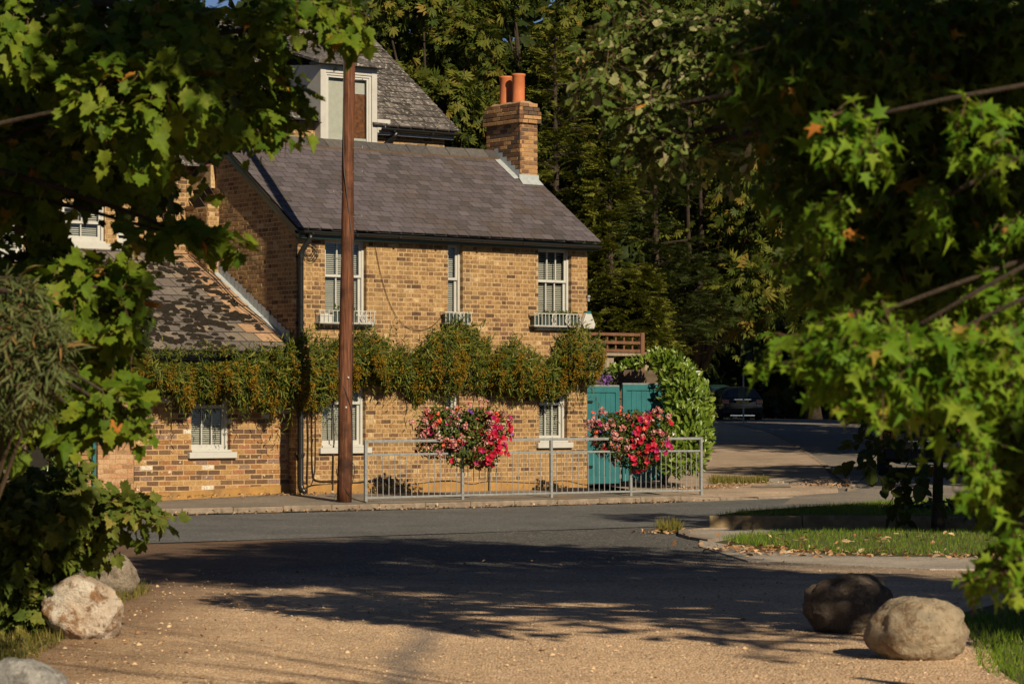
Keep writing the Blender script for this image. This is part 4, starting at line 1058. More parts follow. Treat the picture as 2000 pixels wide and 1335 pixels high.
# gate -----------------------------------------------------------------------------
gt_ = empty('double_gate', W(6.36, 0.35, 0.2), A_)
tag(gt_, 'teal painted double timber gate between cottage corner and laurel hedge', 'gate')
GW = T(1289, 0.4) - 6.36
for k in range(2):
    x0 = 0.02 + k * GW / 2; x1 = x0 + GW / 2 - 0.03; dz = 0.04 * k + 0.06
    fr = MB(); H_ = 1.80
    fr.box(x0, x0 + 0.09, -0.03, 0.02, dz, dz + H_); fr.box(x1 - 0.09, x1, -0.03, 0.02, dz, dz + H_); fr.box(x0 + 0.09, x1 - 0.09, -0.03, 0.02, dz + H_ - 0.11, dz + H_); fr.box(x0 + 0.09, x1 - 0.09, -0.03, 0.02, dz + 0.85, dz + 0.96); fr.box(x0 + 0.09, x1 - 0.09, -0.03, 0.02, dz, dz + 0.13)
    lf = fr.build('gate_leaf', M['teal'], gt_, bevel=0.006, rot=(0, 0, -0.05 if k else 0.02))
    nb = 7
    for i in range(nb):
        a = x0 + 0.09 + (x1 - x0 - 0.18) * i / nb; b = x0 + 0.09 + (x1 - x0 - 0.18) * (i + 1) / nb
        MB().box(a + 0.003, b - 0.003, -0.008 - 0.003 * (i % 2), 0.012, dz + 0.02, dz + H_ - 0.02).build('board', M['teal'], lf)
    for hz_ in (0.3, 1.5): MB().box((x0 if k == 0 else x1 - 0.34), (x0 + 0.34 if k == 0 else x1), -0.037, -0.0305, dz + hz_, dz + hz_ + 0.04).build('strap_hinge', M['black_pipe'], lf)
    if k == 0: MB().box(x1 - 0.10, x1 + 0.1, -0.05, -0.0305, dz + 1.02, dz + 1.06).build('latch', M['black_pipe'], lf)
    mb = MB(); mb.tube([(x0, -0.005, dz + H_ + 0.012), (x1, -0.005, dz + H_ + 0.012)], 0.018, 6); mb.build('top_rail', M['galv'], lf)
MB().box(GW + 0.0, GW + 0.11, -0.06, 0.06, 0.0, 2.25).build('gate_post', M['teal'], gt_, bevel=0.008)

# raised sleeper bed and trellis fence behind the gate
slp = empty('sleeper_bed', W(6.4, 1.3, 0.3), A_)
tag(slp, 'raised bed of dark timber sleepers above the teal gate', 'planter')
SLW = T(1262, 1.3) - 6.4
zs = Zp(756, 7, 1.3) - 0.3
for k in range(5):
    MB().box(0.45, SLW + 0.25, -0.06 + 0.01 * (k % 2), 0.06, zs - 1.05 + 0.28 * k, zs - 1.05 + 0.27 + 0.28 * k).build('sleeper', M['sleeper'], slp, bevel=0.012)
MB().box(0.38, 0.50, -0.12, -0.062, 0, zs + 0.42).build('post', M['sleeper'], slp, bevel=0.01)
MB().box(-0.3, SLW + 0.25, 0.06, 1.6, zs - 0.4, zs + 0.25).build('soil', M['earth'], slp)
trl = empty('trellis_fence', W(6.3, 1.95, 0.3), A_)
tag(trl, 'weathered board fence topped by red-brown trellis behind the raised bed', 'fence')
t1 = T(1250, 1.95) - 6.3; zt = Zp(652, 8.3, 1.95) - 0.3; zb = Zp(684, 8.3, 1.95) - 0.3
for z in (zt, (zt + zb) / 2, zb): MB().box(-0.4, t1, -0.02, 0.02, z - 0.028, z + 0.028).build('trellis_bar', M['trellis'], trl)
for k in range(9): MB().box(t1 - 0.19 - 0.21 * k, t1 - 0.155 - 0.21 * k, 0.021, 0.04, zb, zt).build('trellis_upright', M['trellis'], trl)
MB().box(t1 - 0.01, t1 + 0.08, -0.05, 0.05, zb - 0.9, zt + 0.04).build('post', M['trellis'], trl, bevel=0.006)
MB().box(t1 + 0.12, t1 + 0.22, 0.0, 0.1, zb - 1.2, zb - 0.02).build('grey_post', M['fence'], trl)
for k in range(18): MB().box(-0.4 + 0.15 * k, -0.258 + 0.15 * k, 0.03 + 0.01 * (k % 2), 0.05 + 0.01 * (k % 2), zb - 2.2, zb - 0.06).build('board', M['fence'], trl)
MB().box(-0.4, t1, -0.03, 0.03, zb - 0.1, zb - 0.045).build('fence_rail', M['fence'], trl)

# teal post and dark passage at the far left
lp = empty('passage_gate', W(T(183, 0.3), 0.3, 0.1), A_)
tag(lp, 'dark passage door beside a thin teal post left of the pale brick pier', 'gate')
MB().box(-0.035, 0.035, -0.04, 0.04, 0, 2.2).build('post', M['teal'], lp)
MB().box(-1.2, -0.30, 0.0, 0.06, 0, 2.4).build('opening', M['room'], lp)  # flat dark panel stands in for the shade inside the opening
mb = MB()
for k in range(27): mb.box(-0.29, -0.06, -0.02 - 0.004 * (k % 2), 0.08, 0.08 * k, 0.08 * k + 0.07)
o = mb.build('brick_jamb', M['brick_pale'], lp); o['kind'] = 'stuff'
MB().box(-6, -1.2, 0.02, 0.2, 0, 2.6).build('boundary_wall', M['sleeper'], lp)

# cars ---------------------------------------------------------------------------------
M['car_black'] = plain('black_car_paint', (0.008, 0.009, 0.011), 0.16, 0, 0.6, 0.05)
M['car_green'] = plain('dark_green_car_paint', (0.010, 0.028, 0.027), 0.16, 0, 0.6, 0.05)
M['car_glass'] = plain('tinted_car_glass', (0.01, 0.014, 0.016), 0.05, 0, 0.8, 0.02)
M['tyre'] = plain('tyre_rubber', (0.012, 0.012, 0.012), 0.85)
M['alloy'] = plain('alloy_wheel', (0.4, 0.4, 0.4), 0.35, 0.7)
M['tail'] = plain('red_tail_lamp', (0.22, 0.008, 0.01), 0.2, 0, 0.6, 0.05)
M['tail_orange'] = plain('orange_red_lamp', (0.8, 0.08, 0.01), 0.2, 0, 0.6, 0.05)
M['plate_y'] = plain('yellow_number_plate', (0.36, 0.20, 0.02), 0.4, 0, 0.4, 0.05)
M['plate_w'] = plain('pale_number_plate', (0.65, 0.60, 0.48), 0.4, 0, 0.4, 0.05)
M['chrome'] = plain('chrome_trim', (0.6, 0.62, 0.63), 0.15, 1.0)
M['ink'] = plain('black_plate_lettering', (0.01, 0.01, 0.01), 0.5)
def car(label, loc, rz, L=4.2, Wd=1.78, Ht=1.46, paint='car_black', plate='plate_y', plate_z=0.72, suv=False, text=None, lamp='tail'):
    root = empty('parked_car', loc, rz); tag(root, label, 'car', 'cars parked up the side road')
    # stations along y (rear at y=0, nose at y=L): bottom, sill width, belt z, belt half width, roof z, roof half width
    g = 0.2 if not suv else 0.26; hw = Wd / 2; b = 0.93 if not suv else 1.05
    st = [(0.0, g + .18, hw * .86, b - .08, hw * .84, b - 0.04, hw * .74), (0.1, g + .05, hw * .97, b, hw * .93, b + .05, hw * .80), (0.35, g, hw, b + .01, hw * .96, Ht - .12, hw * .70),
          (0.75, g, hw, b, hw * .97, Ht - .02, hw * .70), (1.5, g, hw, b - .02, hw * .97, Ht, hw * .71), (2.3, g, hw, b - .04, hw * .97, Ht - .03, hw * .70), (2.75, g, hw, b - .06, hw * .96, Ht - .2, hw * .72),
          (3.15, g, hw, b - .08, hw * .95, b + .0, hw * .80), (3.7, g, hw * .98, b - .16, hw * .92, b - .1, hw * .76), (L - .1, g + .04, hw * .9, b - .3, hw * .82, b - .25, hw * .66), (L, g + .15, hw * .8, b - .4, hw * .75, b - .37, hw * .6)]
    mb = MB()
    for (y, z0, w0, zb_, wb, zr, wr_) in st:
        mb.v += [(-w0 * .93, y, z0), (-w0, y, (z0 + zb_) / 2), (-wb, y, zb_), (-(wb + wr_) / 2, y, (zb_ + zr) / 2 + .01), (-wr_, y, zr - .03), (-wr_ * .55, y, zr), (wr_ * .55, y, zr), (wr_, y, zr - .03), ((wb + wr_) / 2, y, (zb_ + zr) / 2 + .01), (wb, y, zb_), (w0, y, (z0 + zb_) / 2), (w0 * .93, y, z0)]
    m = 12
    for i in range(len(st) - 1):
        for k in range(m):
            k2 = (k + 1) % m; mb.f.append((i*m + k, i*m + k2, (i+1)*m + k2, (i+1)*m + k))
    mb.f.append(tuple(range(m))[::-1]); mb.f.append(tuple(range((len(st)-1)*m, len(st)*m)))
    o = mb.build('body', M[paint], root, smooth=True)
    sd = o.modifiers.new('subd', 'SUBSURF'); sd.levels = 2; sd.render_levels = 2
    zt_ = Ht - 0.13; 
    # rear screen follows the tailgate
    rw = MB(); rw.add([(-hw * .70, 0.085, b + .06), (hw * .70, 0.085, b + .06), (hw * .60, 0.31, zt_ - .06), (-hw * .60, 0.31, zt_ - .06)], [(0, 1, 2, 3)])
    rw.build('rear_screen', M['car_glass'], root)
    for sx in (-1, 1):
        sw = MB(); sw.add([(sx * hw * .955, 0.62, b + .05), (sx * hw * .955, 2.6, b + .0), (sx * hw * .765, 2.25, Ht - .13), (sx * hw * .765, 0.8, Ht - .13)], [(0, 1, 2, 3)])
        sw.build('side_window', M['car_glass'], root)
        MB().box(sx * hw * .62, sx * hw * .93, -0.012, 0.16, b - .2, b + .0).build('tail_lamp', M[lamp], root, bevel=0.02)
        for y in (0.8, L - 0.85):
            wh_ = MB().lathe([(0.12, -0.1), (0.29, -0.11), (0.32, -0.08), (0.32, 0.08), (0.29, 0.11), (0.12, 0.1)], (0, 0, 0), 20).build('wheel', M['tyre'], root, smooth=True, loc=(sx * (hw - 0.09), y, 0.32), rot=(0, math.pi / 2, 0))
            MB().lathe([(0.0, 0.115), (0.06, 0.118), (0.2, 0.105), (0.21, 0.09)], (0, 0, 0), 14).build('rim', M['alloy'], wh_)
        MB().box(sx * (hw - 0.02), sx * (hw + 0.16), 2.45, 2.53, b - 0.0, b + 0.12).build('mirror', M[paint], root, bevel=0.03)
    mb = MB().box(-0.26, 0.26, -0.03, -0.012, plate_z - 0.055, plate_z + 0.055); pl_ = mb.build('number_plate', M[plate], root)
    MB().box(-0.35, 0.35, -0.028, 0.0, plate_z + 0.08, plate_z + 0.105).build('chrome_strip', M['chrome'], root)
    MB().box(-hw * .88, hw * .88, -0.05, 0.12, g + .16, g + .36).build('bumper', M['tyre'], root, bevel=0.03)
    MB().box(-0.5, 0.5, 0.0, 0.1, g + .06, g + .1).build('lower_trim', M['chrome'], root)
    if text:
        cu = bpy.data.curves.new('plate_lettering', 'FONT'); cu.body = text; cu.size = 0.105; cu.align_x = 'CENTER'; cu.align_y = 'CENTER'; cu.extrude = 0.001
        tmp = bpy.data.objects.new('tmp_text', cu); COL.objects.link(tmp); bpy.context.view_layer.update()
        me = bpy.data.meshes.new_from_object(tmp.evaluated_get(bpy.context.evaluated_depsgraph_get())); bpy.data.objects.remove(tmp); me.materials.clear(); me.materials.append(M['ink'])
        link('plate_lettering', me, pl_, (0.06, -0.033, plate_z), (math.pi / 2, 0, 0))
    return root
car('black hatchback with red tail lamp parked behind the sign post up the side road', Vector((9.3, 111.5, H(0, 111.5) + 0.03)), 0.10, plate_z=0.83)
car('dark green car parked beyond the laurel hedge, half hidden by it', Vector((9.1, 121, H(0, 121) + 0.03)), 0.16, paint='car_green', plate_z=0.85, suv=True, Ht=1.6)
car('black car in deep shade at right with a pale plate reading 69 BNX', Vector((8.45, 56.5, H(0, 56.5) + 0.03)), -0.12, Wd=1.85, Ht=1.62, plate='plate_w', plate_z=0.70, suv=True, text='69 BNX', lamp='tail_orange')

# sign post up the side road
sp = empty('sign_post', G(1452, 832)); tag(sp, 'thin grey post with small dark sign plate by the side road kerb', 'sign post')
MB().tube([(0, 0, -0.1), (0, 0, 2.0)], 0.03, 8).build('post', M['galv'], sp)
MB().box(-0.2, 0.02, -0.045, -0.032, 1.05, 1.5).build('sign_plate', M['planter'], sp)
MB().lathe([(0.25, 0), (0.2, 0.05), (0.06, 0.09), (0, 0.1)], (0, 0, -0.02), 10).build('base_collar', M['kerb'], sp)

# window planters
def planter(name, label, x0, x1, z0, z1, mat, group=None, y0=-0.155, y1=-0.02):
    o = empty(name, W((x0 + x1) / 2, (y0 + y1) / 2, z0), A_)
    tag(o, label, 'planter', group); hx = (x1 - x0) / 2; hy = (y1 - y0) / 2; h = z1 - z0
    mb = MB(); mb.add([(-hx * .95, -hy * .9, 0), (hx * .95, -hy * .9, 0), (hx * .95, hy * .9, 0), (-hx * .95, hy * .9, 0), (-hx, -hy, h), (hx, -hy, h), (hx, hy, h), (-hx, hy, h)],
                      [(0, 3, 2, 1), (0, 1, 5, 4), (1, 2, 6, 5), (2, 3, 7, 6), (3, 0, 4, 7), (4, 5, 6, 7)])
    mb.build('trough', M[mat], o, bevel=0.004)
    MB().box(-hx - 0.008, hx + 0.008, -hy - 0.008, -hy + 0.004, h - 0.02, h + 0.005).build('rim', M[mat], o)
    return o
PL = []
PL.append((planter('window_trough', 'white trough at the left end of the basket under the upper left window', B1[0] + 0.03, B1[0] + 0.30, B1[3], B1[3] + 0.14, 'planter_white'), 0))
PL.append((planter('window_trough', 'dark green trough in the middle of the basket under the upper left window', B1[0] + 0.32, B1[0] + 0.78, B1[3], B1[3] + 0.18, 'planter'), 1))
PL.append((planter('window_trough', 'white trough at the right end of the basket under the upper left window', B1[0] + 0.82, B1[1] - 0.16, B1[3], B1[3] + 0.14, 'planter_white'), 0))
PL.append((planter('window_trough', 'dark green trough in the basket under the narrow upper window', B2[0] + 0.04, B2[1] - 0.03, B2[3], B2[3] + 0.17, 'planter'), 0))
PL.append((planter('window_trough', 'dark green trough at the left end of the basket under the upper right window', B3[0] + 0.05, B3[0] + 0.17, B3[3], B3[3] + 0.18, 'planter'), 0))
PL.append((planter('window_trough', 'long trough with dark plants in the basket under the upper right window', B3[0] + 0.2, B3[1] - 0.04, B3[3], B3[3] + 0.17, 'planter'), 2))

# boulders ---------------------------------------------------------------------------
def boulder(label, px, py_base, wpx, hpx, mat, seed, squash=1.0, rough=0.16, dy=0.9, lean=0.0, npl=9, dmin=0.72):
    Y = F * CAMH / (py_base - HOR); w_ = wpx / F * Y; h_ = hpx / F * Y
    bm = bmesh.new(); bmesh.ops.create_icosphere(bm, subdivisions=5, radius=1.0)
    from mathutils import noise as nz
    off = Vector((seed * 7.3, seed * 3.1, seed * 1.7))
    planes = []; R = random.Random(seed)
    for _ in range(npl):
        n = Vector((R.gauss(0, 1), R.gauss(0, 1), R.gauss(0, .8))).normalized(); planes.append((n, R.uniform(dmin, 0.95)))
    for v in bm.verts:
        p = v.co.copy()
        for n, d in planes:
            k = p.dot(n) - d
            if k > 0: p -= n * k * 0.8
        p *= 1 + rough * (nz.noise(p * 1.3 + off) + 0.6 * nz.noise(p * 3 + off) + 0.4 * (0.5 - abs(nz.noise(p * 5 + off))) + 0.25 * nz.noise(p * 9 + off) + 0.14 * nz.noise(p * 20 + off))
        p.x += lean * p.z
        v.co = p
    zmin = min(v.co.z for v in bm.verts); zmax = max(v.co.z for v in bm.verts); xm = max(abs(v.co.x) for v in bm.verts)
    for v in bm.verts:
        v.co = Vector((v.co.x / xm * w_ / 2, v.co.y / xm * w_ / 2 * dy, (v.co.z - zmin) / (zmax - zmin) * h_ * 1.18 - h_ * 0.18))
    me = bpy.data.meshes.new('boulder'); bm.to_mesh(me); bm.free(); me.materials.append(mat)
    me.polygons.foreach_set('use_smooth', [True] * len(me.polygons))
    o = link('boulder', me, None, ((px - 1000) / F * (Y + w_ * 0.35), Y + w_ * 0.35, 0.0))
    tag(o, label, 'boulder', 'boulders lining the drive'); return o
def rock_mat(name, c1, c2, c3, c4):
    m, t, bs = new_mat(name)
    col = mixc(t, maprange(t, noise(t, 4.5, 6, 0.7), 0.42, 0.6), c1, c2)
    col = mixc(t, maprange(t, noise(t, 7, 6, 0.75), 0.5, 0.6), col, c3)
    col = mixc(t, maprange(t, noise(t, 24, 5, 0.75), 0.56, 0.68), col, c4)
    t.links.new(col, bs.inputs['Base Color']); bs.inputs['Roughness'].default_value = 0.9; bs.inputs['Specular IOR Level'].default_value = 0.2
    vo = t.nodes.new('ShaderNodeTexVoronoi'); vo.feature = 'DISTANCE_TO_EDGE'; vo.inputs['Scale'].default_value = 5.5
    g = t.nodes.new('ShaderNodeNewGeometry'); wn = t.nodes.new('ShaderNodeVectorMath'); wn.operation = 'ADD'; sc = t.nodes.new('ShaderNodeVectorMath'); sc.operation = 'SCALE'; sc.inputs['Scale'].default_value = 0.25
    nt_ = t.nodes.new('ShaderNodeTexNoise'); nt_.inputs['Scale'].default_value = 5; t.links.new(g.outputs['Position'], nt_.inputs['Vector']); t.links.new(nt_.outputs['Color'], sc.inputs[0]); t.links.new(sc.outputs[0], wn.inputs[0]); t.links.new(g.outputs['Position'], wn.inputs[1]); t.links.new(wn.outputs[0], vo.inputs['Vector'])
    cr = maprange(t, vo.outputs['Distance'], 0.0, 0.05)
    ad = N(t, 'ShaderNodeMath', operation='MULTIPLY_ADD'); t.links.new(cr, ad.inputs[0]); ad.inputs[1].default_value = 0.06; t.links.new(noise(t, 14, 9, 0.75), ad.inputs[2])
    bump(t, bs, ad.outputs[0], 1.0, 0.05); return m
M['rock_white'] = rock_mat('white_rusty_rock', (0.52,0.42,0.33), (0.66,0.60,0.53), (0.27,0.15,0.075), (0.12,0.075,0.05))
M['rock_grey'] = rock_mat('grey_brown_rock', (0.24,0.19,0.15), (0.30,0.25,0.20), (0.16,0.13,0.09), (0.4,0.36,0.3))
M['rock_blue'] = rock_mat('blue_grey_rock', (0.26,0.26,0.26), (0.44,0.43,0.42), (0.17,0.165,0.16), (0.55,0.53,0.5))
M['rock_tan'] = rock_mat('tan_rock', (0.42,0.34,0.24), (0.34,0.285,0.21), (0.25,0.175,0.11), (0.16,0.12,0.08))
M['rock_dark'] = rock_mat('dark_brown_rock', (0.16,0.12,0.09), (0.10,0.08,0.065), (0.24,0.19,0.14), (0.07,0.055,0.045))
boulder('white boulder with rusty stains in front of the bush on the left', 166, 1250, 172, 126, M['rock_white'], 3, rough=0.12, lean=-0.1, npl=16, dmin=0.62)
boulder('smooth grey-brown boulder tucked behind the white one', 214, 1163, 120, 80, M['rock_grey'], 5, rough=0.08)
boulder('blue-grey boulder cut off by the bottom left corner', 50, 1412, 190, 125, M['rock_blue'], 8, rough=0.14)
boulder('rounded tan boulder, sunlit, at the right edge of the drive', 1792, 1292, 212, 124, M['rock_tan'], 31, rough=0.13, npl=4, dmin=0.88)
boulder('dark brown boulder in shade behind the tan one', 1660, 1238, 190, 116, M['rock_dark'], 16, rough=0.16, npl=2, dmin=0.85)
# ------------------------------------------------------------------ vegetation tools
NR = np.random.default_rng(20)
def unit(a): return a / np.maximum(np.linalg.norm(a, axis=-1, keepdims=True), 1e-9)
def fan(outline, fold=0.12, droop=0.15, cy=0.45):
    """leaf in the xy plane, stalk at the origin, tip towards +y, folded along the midrib"""
    pts = [(0, cy)] + list(outline)
    v = [(x, y, fold * abs(x) - droop * y * y) for x, y in pts]
    n = len(outline); f = [(0, i + 1, (i + 1) % n + 1) for i in range(n)]
    return np.array(v, float), np.array(f, int)
def sym(h): return h + [(-x, y) for x, y in h[::-1] if abs(x) > 1e-6]
LEAF = {
 'maple': fan(sym([(0, 0.12), (0.16, 0.10), (0.40, 0.06), (0.33, 0.22), (0.52, 0.42), (0.44, 0.50), (0.50, 0.66), (0.24, 0.62), (0.22, 0.82), (0.10, 0.84), (0, 1.0)]), 0.18, 0.22, 0.4),
 'star': fan(sym([(0, 0.1), (0.16, 0.14), (0.46, 0.10), (0.22, 0.30), (0.54, 0.55), (0.17, 0.52), (0, 1.0)]), 0.15, 0.28, 0.34),
 'oak': fan(sym([(0, 0.0), (0.10, 0.15), (0.20, 0.28), (0.15, 0.40), (0.30, 0.52), (0.24, 0.62), (0.32, 0.78), (0.17, 0.92), (0, 1.0)]), 0.15, 0.15, 0.5),
 'oval': fan(sym([(0, 0.0), (0.17, 0.2), (0.22, 0.5), (0.14, 0.8), (0, 1.0)]), 0.25, 0.18, 0.5),
 'round': fan(sym([(0, 0.0), (0.30, 0.08), (0.42, 0.4), (0.30, 0.78), (0, 1.0)]), 0.15, 0.2, 0.45),
 'narrow': fan(sym([(0, 0.0), (0.085, 0.3), (0.075, 0.65), (0, 1.0)]), 0.3, 0.25, 0.5),
 'ivy': fan(sym([(0, 0.05), (0.35, 0.0), (0.40, 0.35), (0.18, 0.55), (0, 1.0)]), 0.1, 0.15, 0.35),
}
LEAF['diamond'] = (np.array([(0, 0, 0), (0.32, 0.45, 0.06), (0, 1, -0.12), (-0.32, 0.45, 0.06)], float), np.array([(0, 1, 2), (0, 2, 3)]))
def palmate():
    v = [(0, 0, 0)]; f = []
    for k, a in enumerate(np.radians([-100, -62, -28, 0, 28, 62, 100])):
        L = (0.62, 0.8, 0.95, 1.0, 0.95, 0.8, 0.62)[k]; d = np.array([math.sin(a), math.cos(a)]); s = np.array([d[1], -d[0]]) * 0.15 * L
        b = len(v)
        m = d * L * 0.66
        v += [(m[0] + s[0], m[1] + s[1], -0.05 - .08 * L), (d[0] * L, d[1] * L, -0.26 * L), (m[0] - s[0], m[1] - s[1], -0.05 - .08 * L)]
        f += [(0, b, b + 1), (0, b + 1, b + 2)]
    return np.array(v, float), np.array(f, int)
LEAF['palm'] = palmate()
def yew():
    v = []; f = []; R = random.Random(2)
    v += [(-.012, 0, 0), (.012, 0, 0), (0, 1.0, -0.12)]; f.append((0, 1, 2))
    for k in range(11):
        y = 0.06 + 0.085 * k; L = 0.26 * (1 - 0.55 * k / 11) * R.uniform(.8, 1.2)
        for s in (-1, 1):
            b = len(v); v += [(0, y - 0.02, -0.1 * y * y), (s * L * .5, y + L * 0.55 + .03, -0.1 * y * y + R.uniform(-.03, .05)), (s * L, y + L * 0.8, -0.12 * y * y + R.uniform(-.06, .04)), (0, y + 0.035, -.1 * y * y)]
            f += [(b, b + 2, b + 1), (b, b + 1, b + 3)]
    return np.array(v, float), np.array(f, int)
LEAF['yew'] = yew()

def big_mesh(name, V, Tr, mat, smooth=False):
    me = bpy.data.meshes.new(name); nv, nf = len(V), len(Tr)
    me.vertices.add(nv); me.vertices.foreach_set('co', np.ascontiguousarray(V, dtype=np.float32).ravel())
    me.loops.add(nf * 3); me.loops.foreach_set('vertex_index', np.ascontiguousarray(Tr, dtype=np.int32).ravel())
    me.polygons.add(nf); me.polygons.foreach_set('loop_start', np.arange(0, nf * 3, 3, dtype=np.int32)); me.polygons.foreach_set('loop_total', np.full(nf, 3, dtype=np.int32))
    me.update(calc_edges=True); me.materials.append(mat); me.validate()
    return me
def frames(y, n):
    y = unit(y); x = unit(np.cross(y, n)); z = np.cross(x, y)
    return np.stack([x, y, z], axis=-1)            # columns
def scatter_mesh(name, leaf, pos, y, n, size, mat):
    tv, tf = LEAF[leaf] if isinstance(leaf, str) else leaf
    Rm = frames(y, n); q = np.random.default_rng(len(pos)); k3 = np.ones((len(pos), 1, 3))
    if isinstance(leaf, str) and leaf not in ('yew', 'diamond'): k3[:, 0, 0] = q.uniform(.7, 1.12, len(pos)); k3[:, 0, 2] = q.uniform(-.4, 3.0, len(pos))
    V = pos[:, None, :] + size[:, None, None] * np.einsum('nij,nkj->nki', Rm, tv[None] * k3)
    k = len(tv); Tr = tf[None] + (np.arange(len(pos)) * k)[:, None, None]
    return big_mesh(name, V.reshape(-1, 3), Tr.reshape(-1, 3), mat)

def in_ellipsoids(rng, clumps, n, shell=0.5):
    """points spread over a list of (centre, radii, weight); shell: 0 uniform .. 1 surface"""
    wts = np.array([c[2] for c in clumps], float); wts /= wts.sum()
    idx = rng.choice(len(clumps), n, p=wts)
    d = unit(rng.normal(size=(n, 3))); r = rng.random(n) ** (1 / 3.0); r = r * (1 - shell) + shell * (0.75 + 0.25 * rng.random(n))
    c = np.array([tuple(c[0]) for c in clumps], float)[idx]; rad = np.array([tuple(c[1]) for c in clumps], float)[idx]
    return c + d * rad * r[:, None], d, idx
def twigs(rng, clumps, n, per, length, size, jsize=0.36, droop=0.35, up=0.7, out=0.5, rnd=0.5, shell=0.35, sunface=0.0):
    """sprays of leaves set along short twigs"""
    p, d, idx = in_ellipsoids(rng, clumps, n, shell)
    dr = unit(d * 0.9 + rng.normal(size=(n, 3)) * 0.6 + np.array([0, 0, -droop])) 
    upv = unit(np.array([0, 0, up]) + d * out + rng.normal(size=(n, 3)) * rnd * 0.6 + np.array(SUN) * sunface)
    side = unit(np.cross(dr, upv))
    P_, Y_, N_, S_ = [], [], [], []
    for k in range(per):
        f = (k + 0.5) / per; s = 1 if k % 2 else -1
        pos = p + dr * (length * (f - 0.35))[..., None] if np.ndim(length) else p + dr * length * (f - 0.35)
        pos = pos + np.array([0, 0, -1.0]) * (length * 0.25 * f * f)
        yy_ = unit(dr * (0.35 + 0.75 * f) + side * s * (1.0 - 0.55 * f) + np.array([0, 0, -droop * 0.7]) + rng.normal(size=(n, 3)) * 0.25)
        nn_ = unit(upv + rng.normal(size=(n, 3)) * rnd)
        P_.append(pos); Y_.append(yy_); N_.append(nn_); S_.append(size * (1 + jsize * rng.normal(size=n)).clip(0.45, 1.6))
    tw = (p - dr * length * 0.35, p + dr * length * 0.55 + np.array([0, 0, -1.0]) * length * 0.2)
    return np.concatenate(P_), np.concatenate(Y_), np.concatenate(N_), np.concatenate(S_), tw
def twig_mesh(name, tw, r, mat, parent):
    a, b = tw; n = len(a); d = unit(b - a); x = unit(np.cross(d, np.array([0.3, 0.2, 1.0]))); y = np.cross(d, x)
    ring = [x, -0.5 * x + 0.87 * y, -0.5 * x - 0.87 * y]
    V = np.stack([a + v * r for v in ring] + [b + v * r * 0.5 for v in ring], axis=1)
    tf = np.array([(0, 1, 4), (0, 4, 3), (1, 2, 5), (1, 5, 4), (2, 0, 3), (2, 3, 5)])
    Tr = tf[None] + (np.arange(n) * 6)[:, None, None]
    o = link(name, big_mesh(name, V.reshape(-1, 3), Tr.reshape(-1, 3), mat), parent); o['kind'] = 'stuff'; return o
def project(pos):
    return 1000 + F * pos[:, 0] / pos[:, 1], HOR + (CAMH - pos[:, 2]) * F / pos[:, 1]
def add_leaves(parent, crown_name, leaf, pos, y, n, size, mat, singles=0, base=(0, 0, 0)):
    """parent sits at base; one part holds the mass of leaves, the largest seen are objects of their own"""
    base = np.array(base, float)
    pick = np.zeros(len(pos), bool)
    if singles:
        u, v = project(pos); vis = (u > 5) & (u < 1995) & (v > 5) & (v < 1330)
        order = np.argsort(np.where(vis, pos[:, 1] / size, 1e9))[:singles]; order = order[vis[order]]; pick[order] = True
    me = scatter_mesh(crown_name, leaf, pos[~pick] - base, y[~pick], n[~pick], size[~pick], mat)
    cr = link(crown_name, me, parent); cr['kind'] = 'stuff'
    if pick.any():
        tv, tf = LEAF[leaf]; lm = big_mesh('leaf', tv, tf, mat); Rm = frames(y[pick], n[pick])
        for p, r, s in zip(pos[pick] - base, Rm, size[pick]):
            r = r * np.array([0.75 + 0.35 * abs(math.sin(p[0] * 91)), 1.0, -0.2 + 3.0 * abs(math.sin(p[2] * 77))])
            m4 = Matrix(((r[0, 0] * s, r[0, 1] * s, r[0, 2] * s, p[0]), (r[1, 0] * s, r[1, 1] * s, r[1, 2] * s, p[1]), (r[2, 0] * s, r[2, 1] * s, r[2, 2] * s, p[2]), (0, 0, 0, 1)))
            link('leaf', lm, cr, mat4=m4)
    return cr
def limbs(base, fork, ends, r0, R, name='trunk', parent=None, mat='bark', bend=0.3, rl=0.35, sides=8):
    """trunk from the ground to the fork, then one curved limb to each end"""
    mb = MB(); b = Vector(base); f = Vector(fork); n = 7; o_ = b
    pts = []; rad = []
    for i in range(n):
        t = i / (n - 1); p = b.lerp(f, t) + Vector((R.uniform(-.06, .06), R.uniform(-.06, .06), 0)) * (1 if 0 < i < n - 1 else 0) * r0 * 4
        pts.append(p - o_); rad.append(r0 * (1.35 if i == 0 else 1.0) * (1 - 0.4 * t))
    mb.tube(pts, rad, sides + 2)
    for e in ends:
        e = Vector(e); k = R.uniform(0.55, 1.0); st = b.lerp(f, k); L = (e - st).length
        mid = st.lerp(e, 0.5) + Vector((R.uniform(-1, 1), R.uniform(-1, 1), R.uniform(0.2, 1.0))) * L * bend * 0.4
        pts = []; rad = []
        for i in range(8):
            t = i / 7; p = st * (1 - t) ** 2 + mid * 2 * t * (1 - t) + e * t * t
            pts.append(p - o_); rad.append(max(0.008, r0 * rl * (1 - 0.85 * t)))
        mb.tube(pts, rad, max(5, sides - 2))
    return mb.build(name, M[mat], parent, smooth=True)
def cpx(px, py, rx, ry, Y, d, w=None):
    """clump seen at this picture place, Y metres away, d deep"""
    c = P(px, py, Y); return (tuple(c), (rx / F * Y, d, ry / F * Y), w or rx * ry * 1.0)
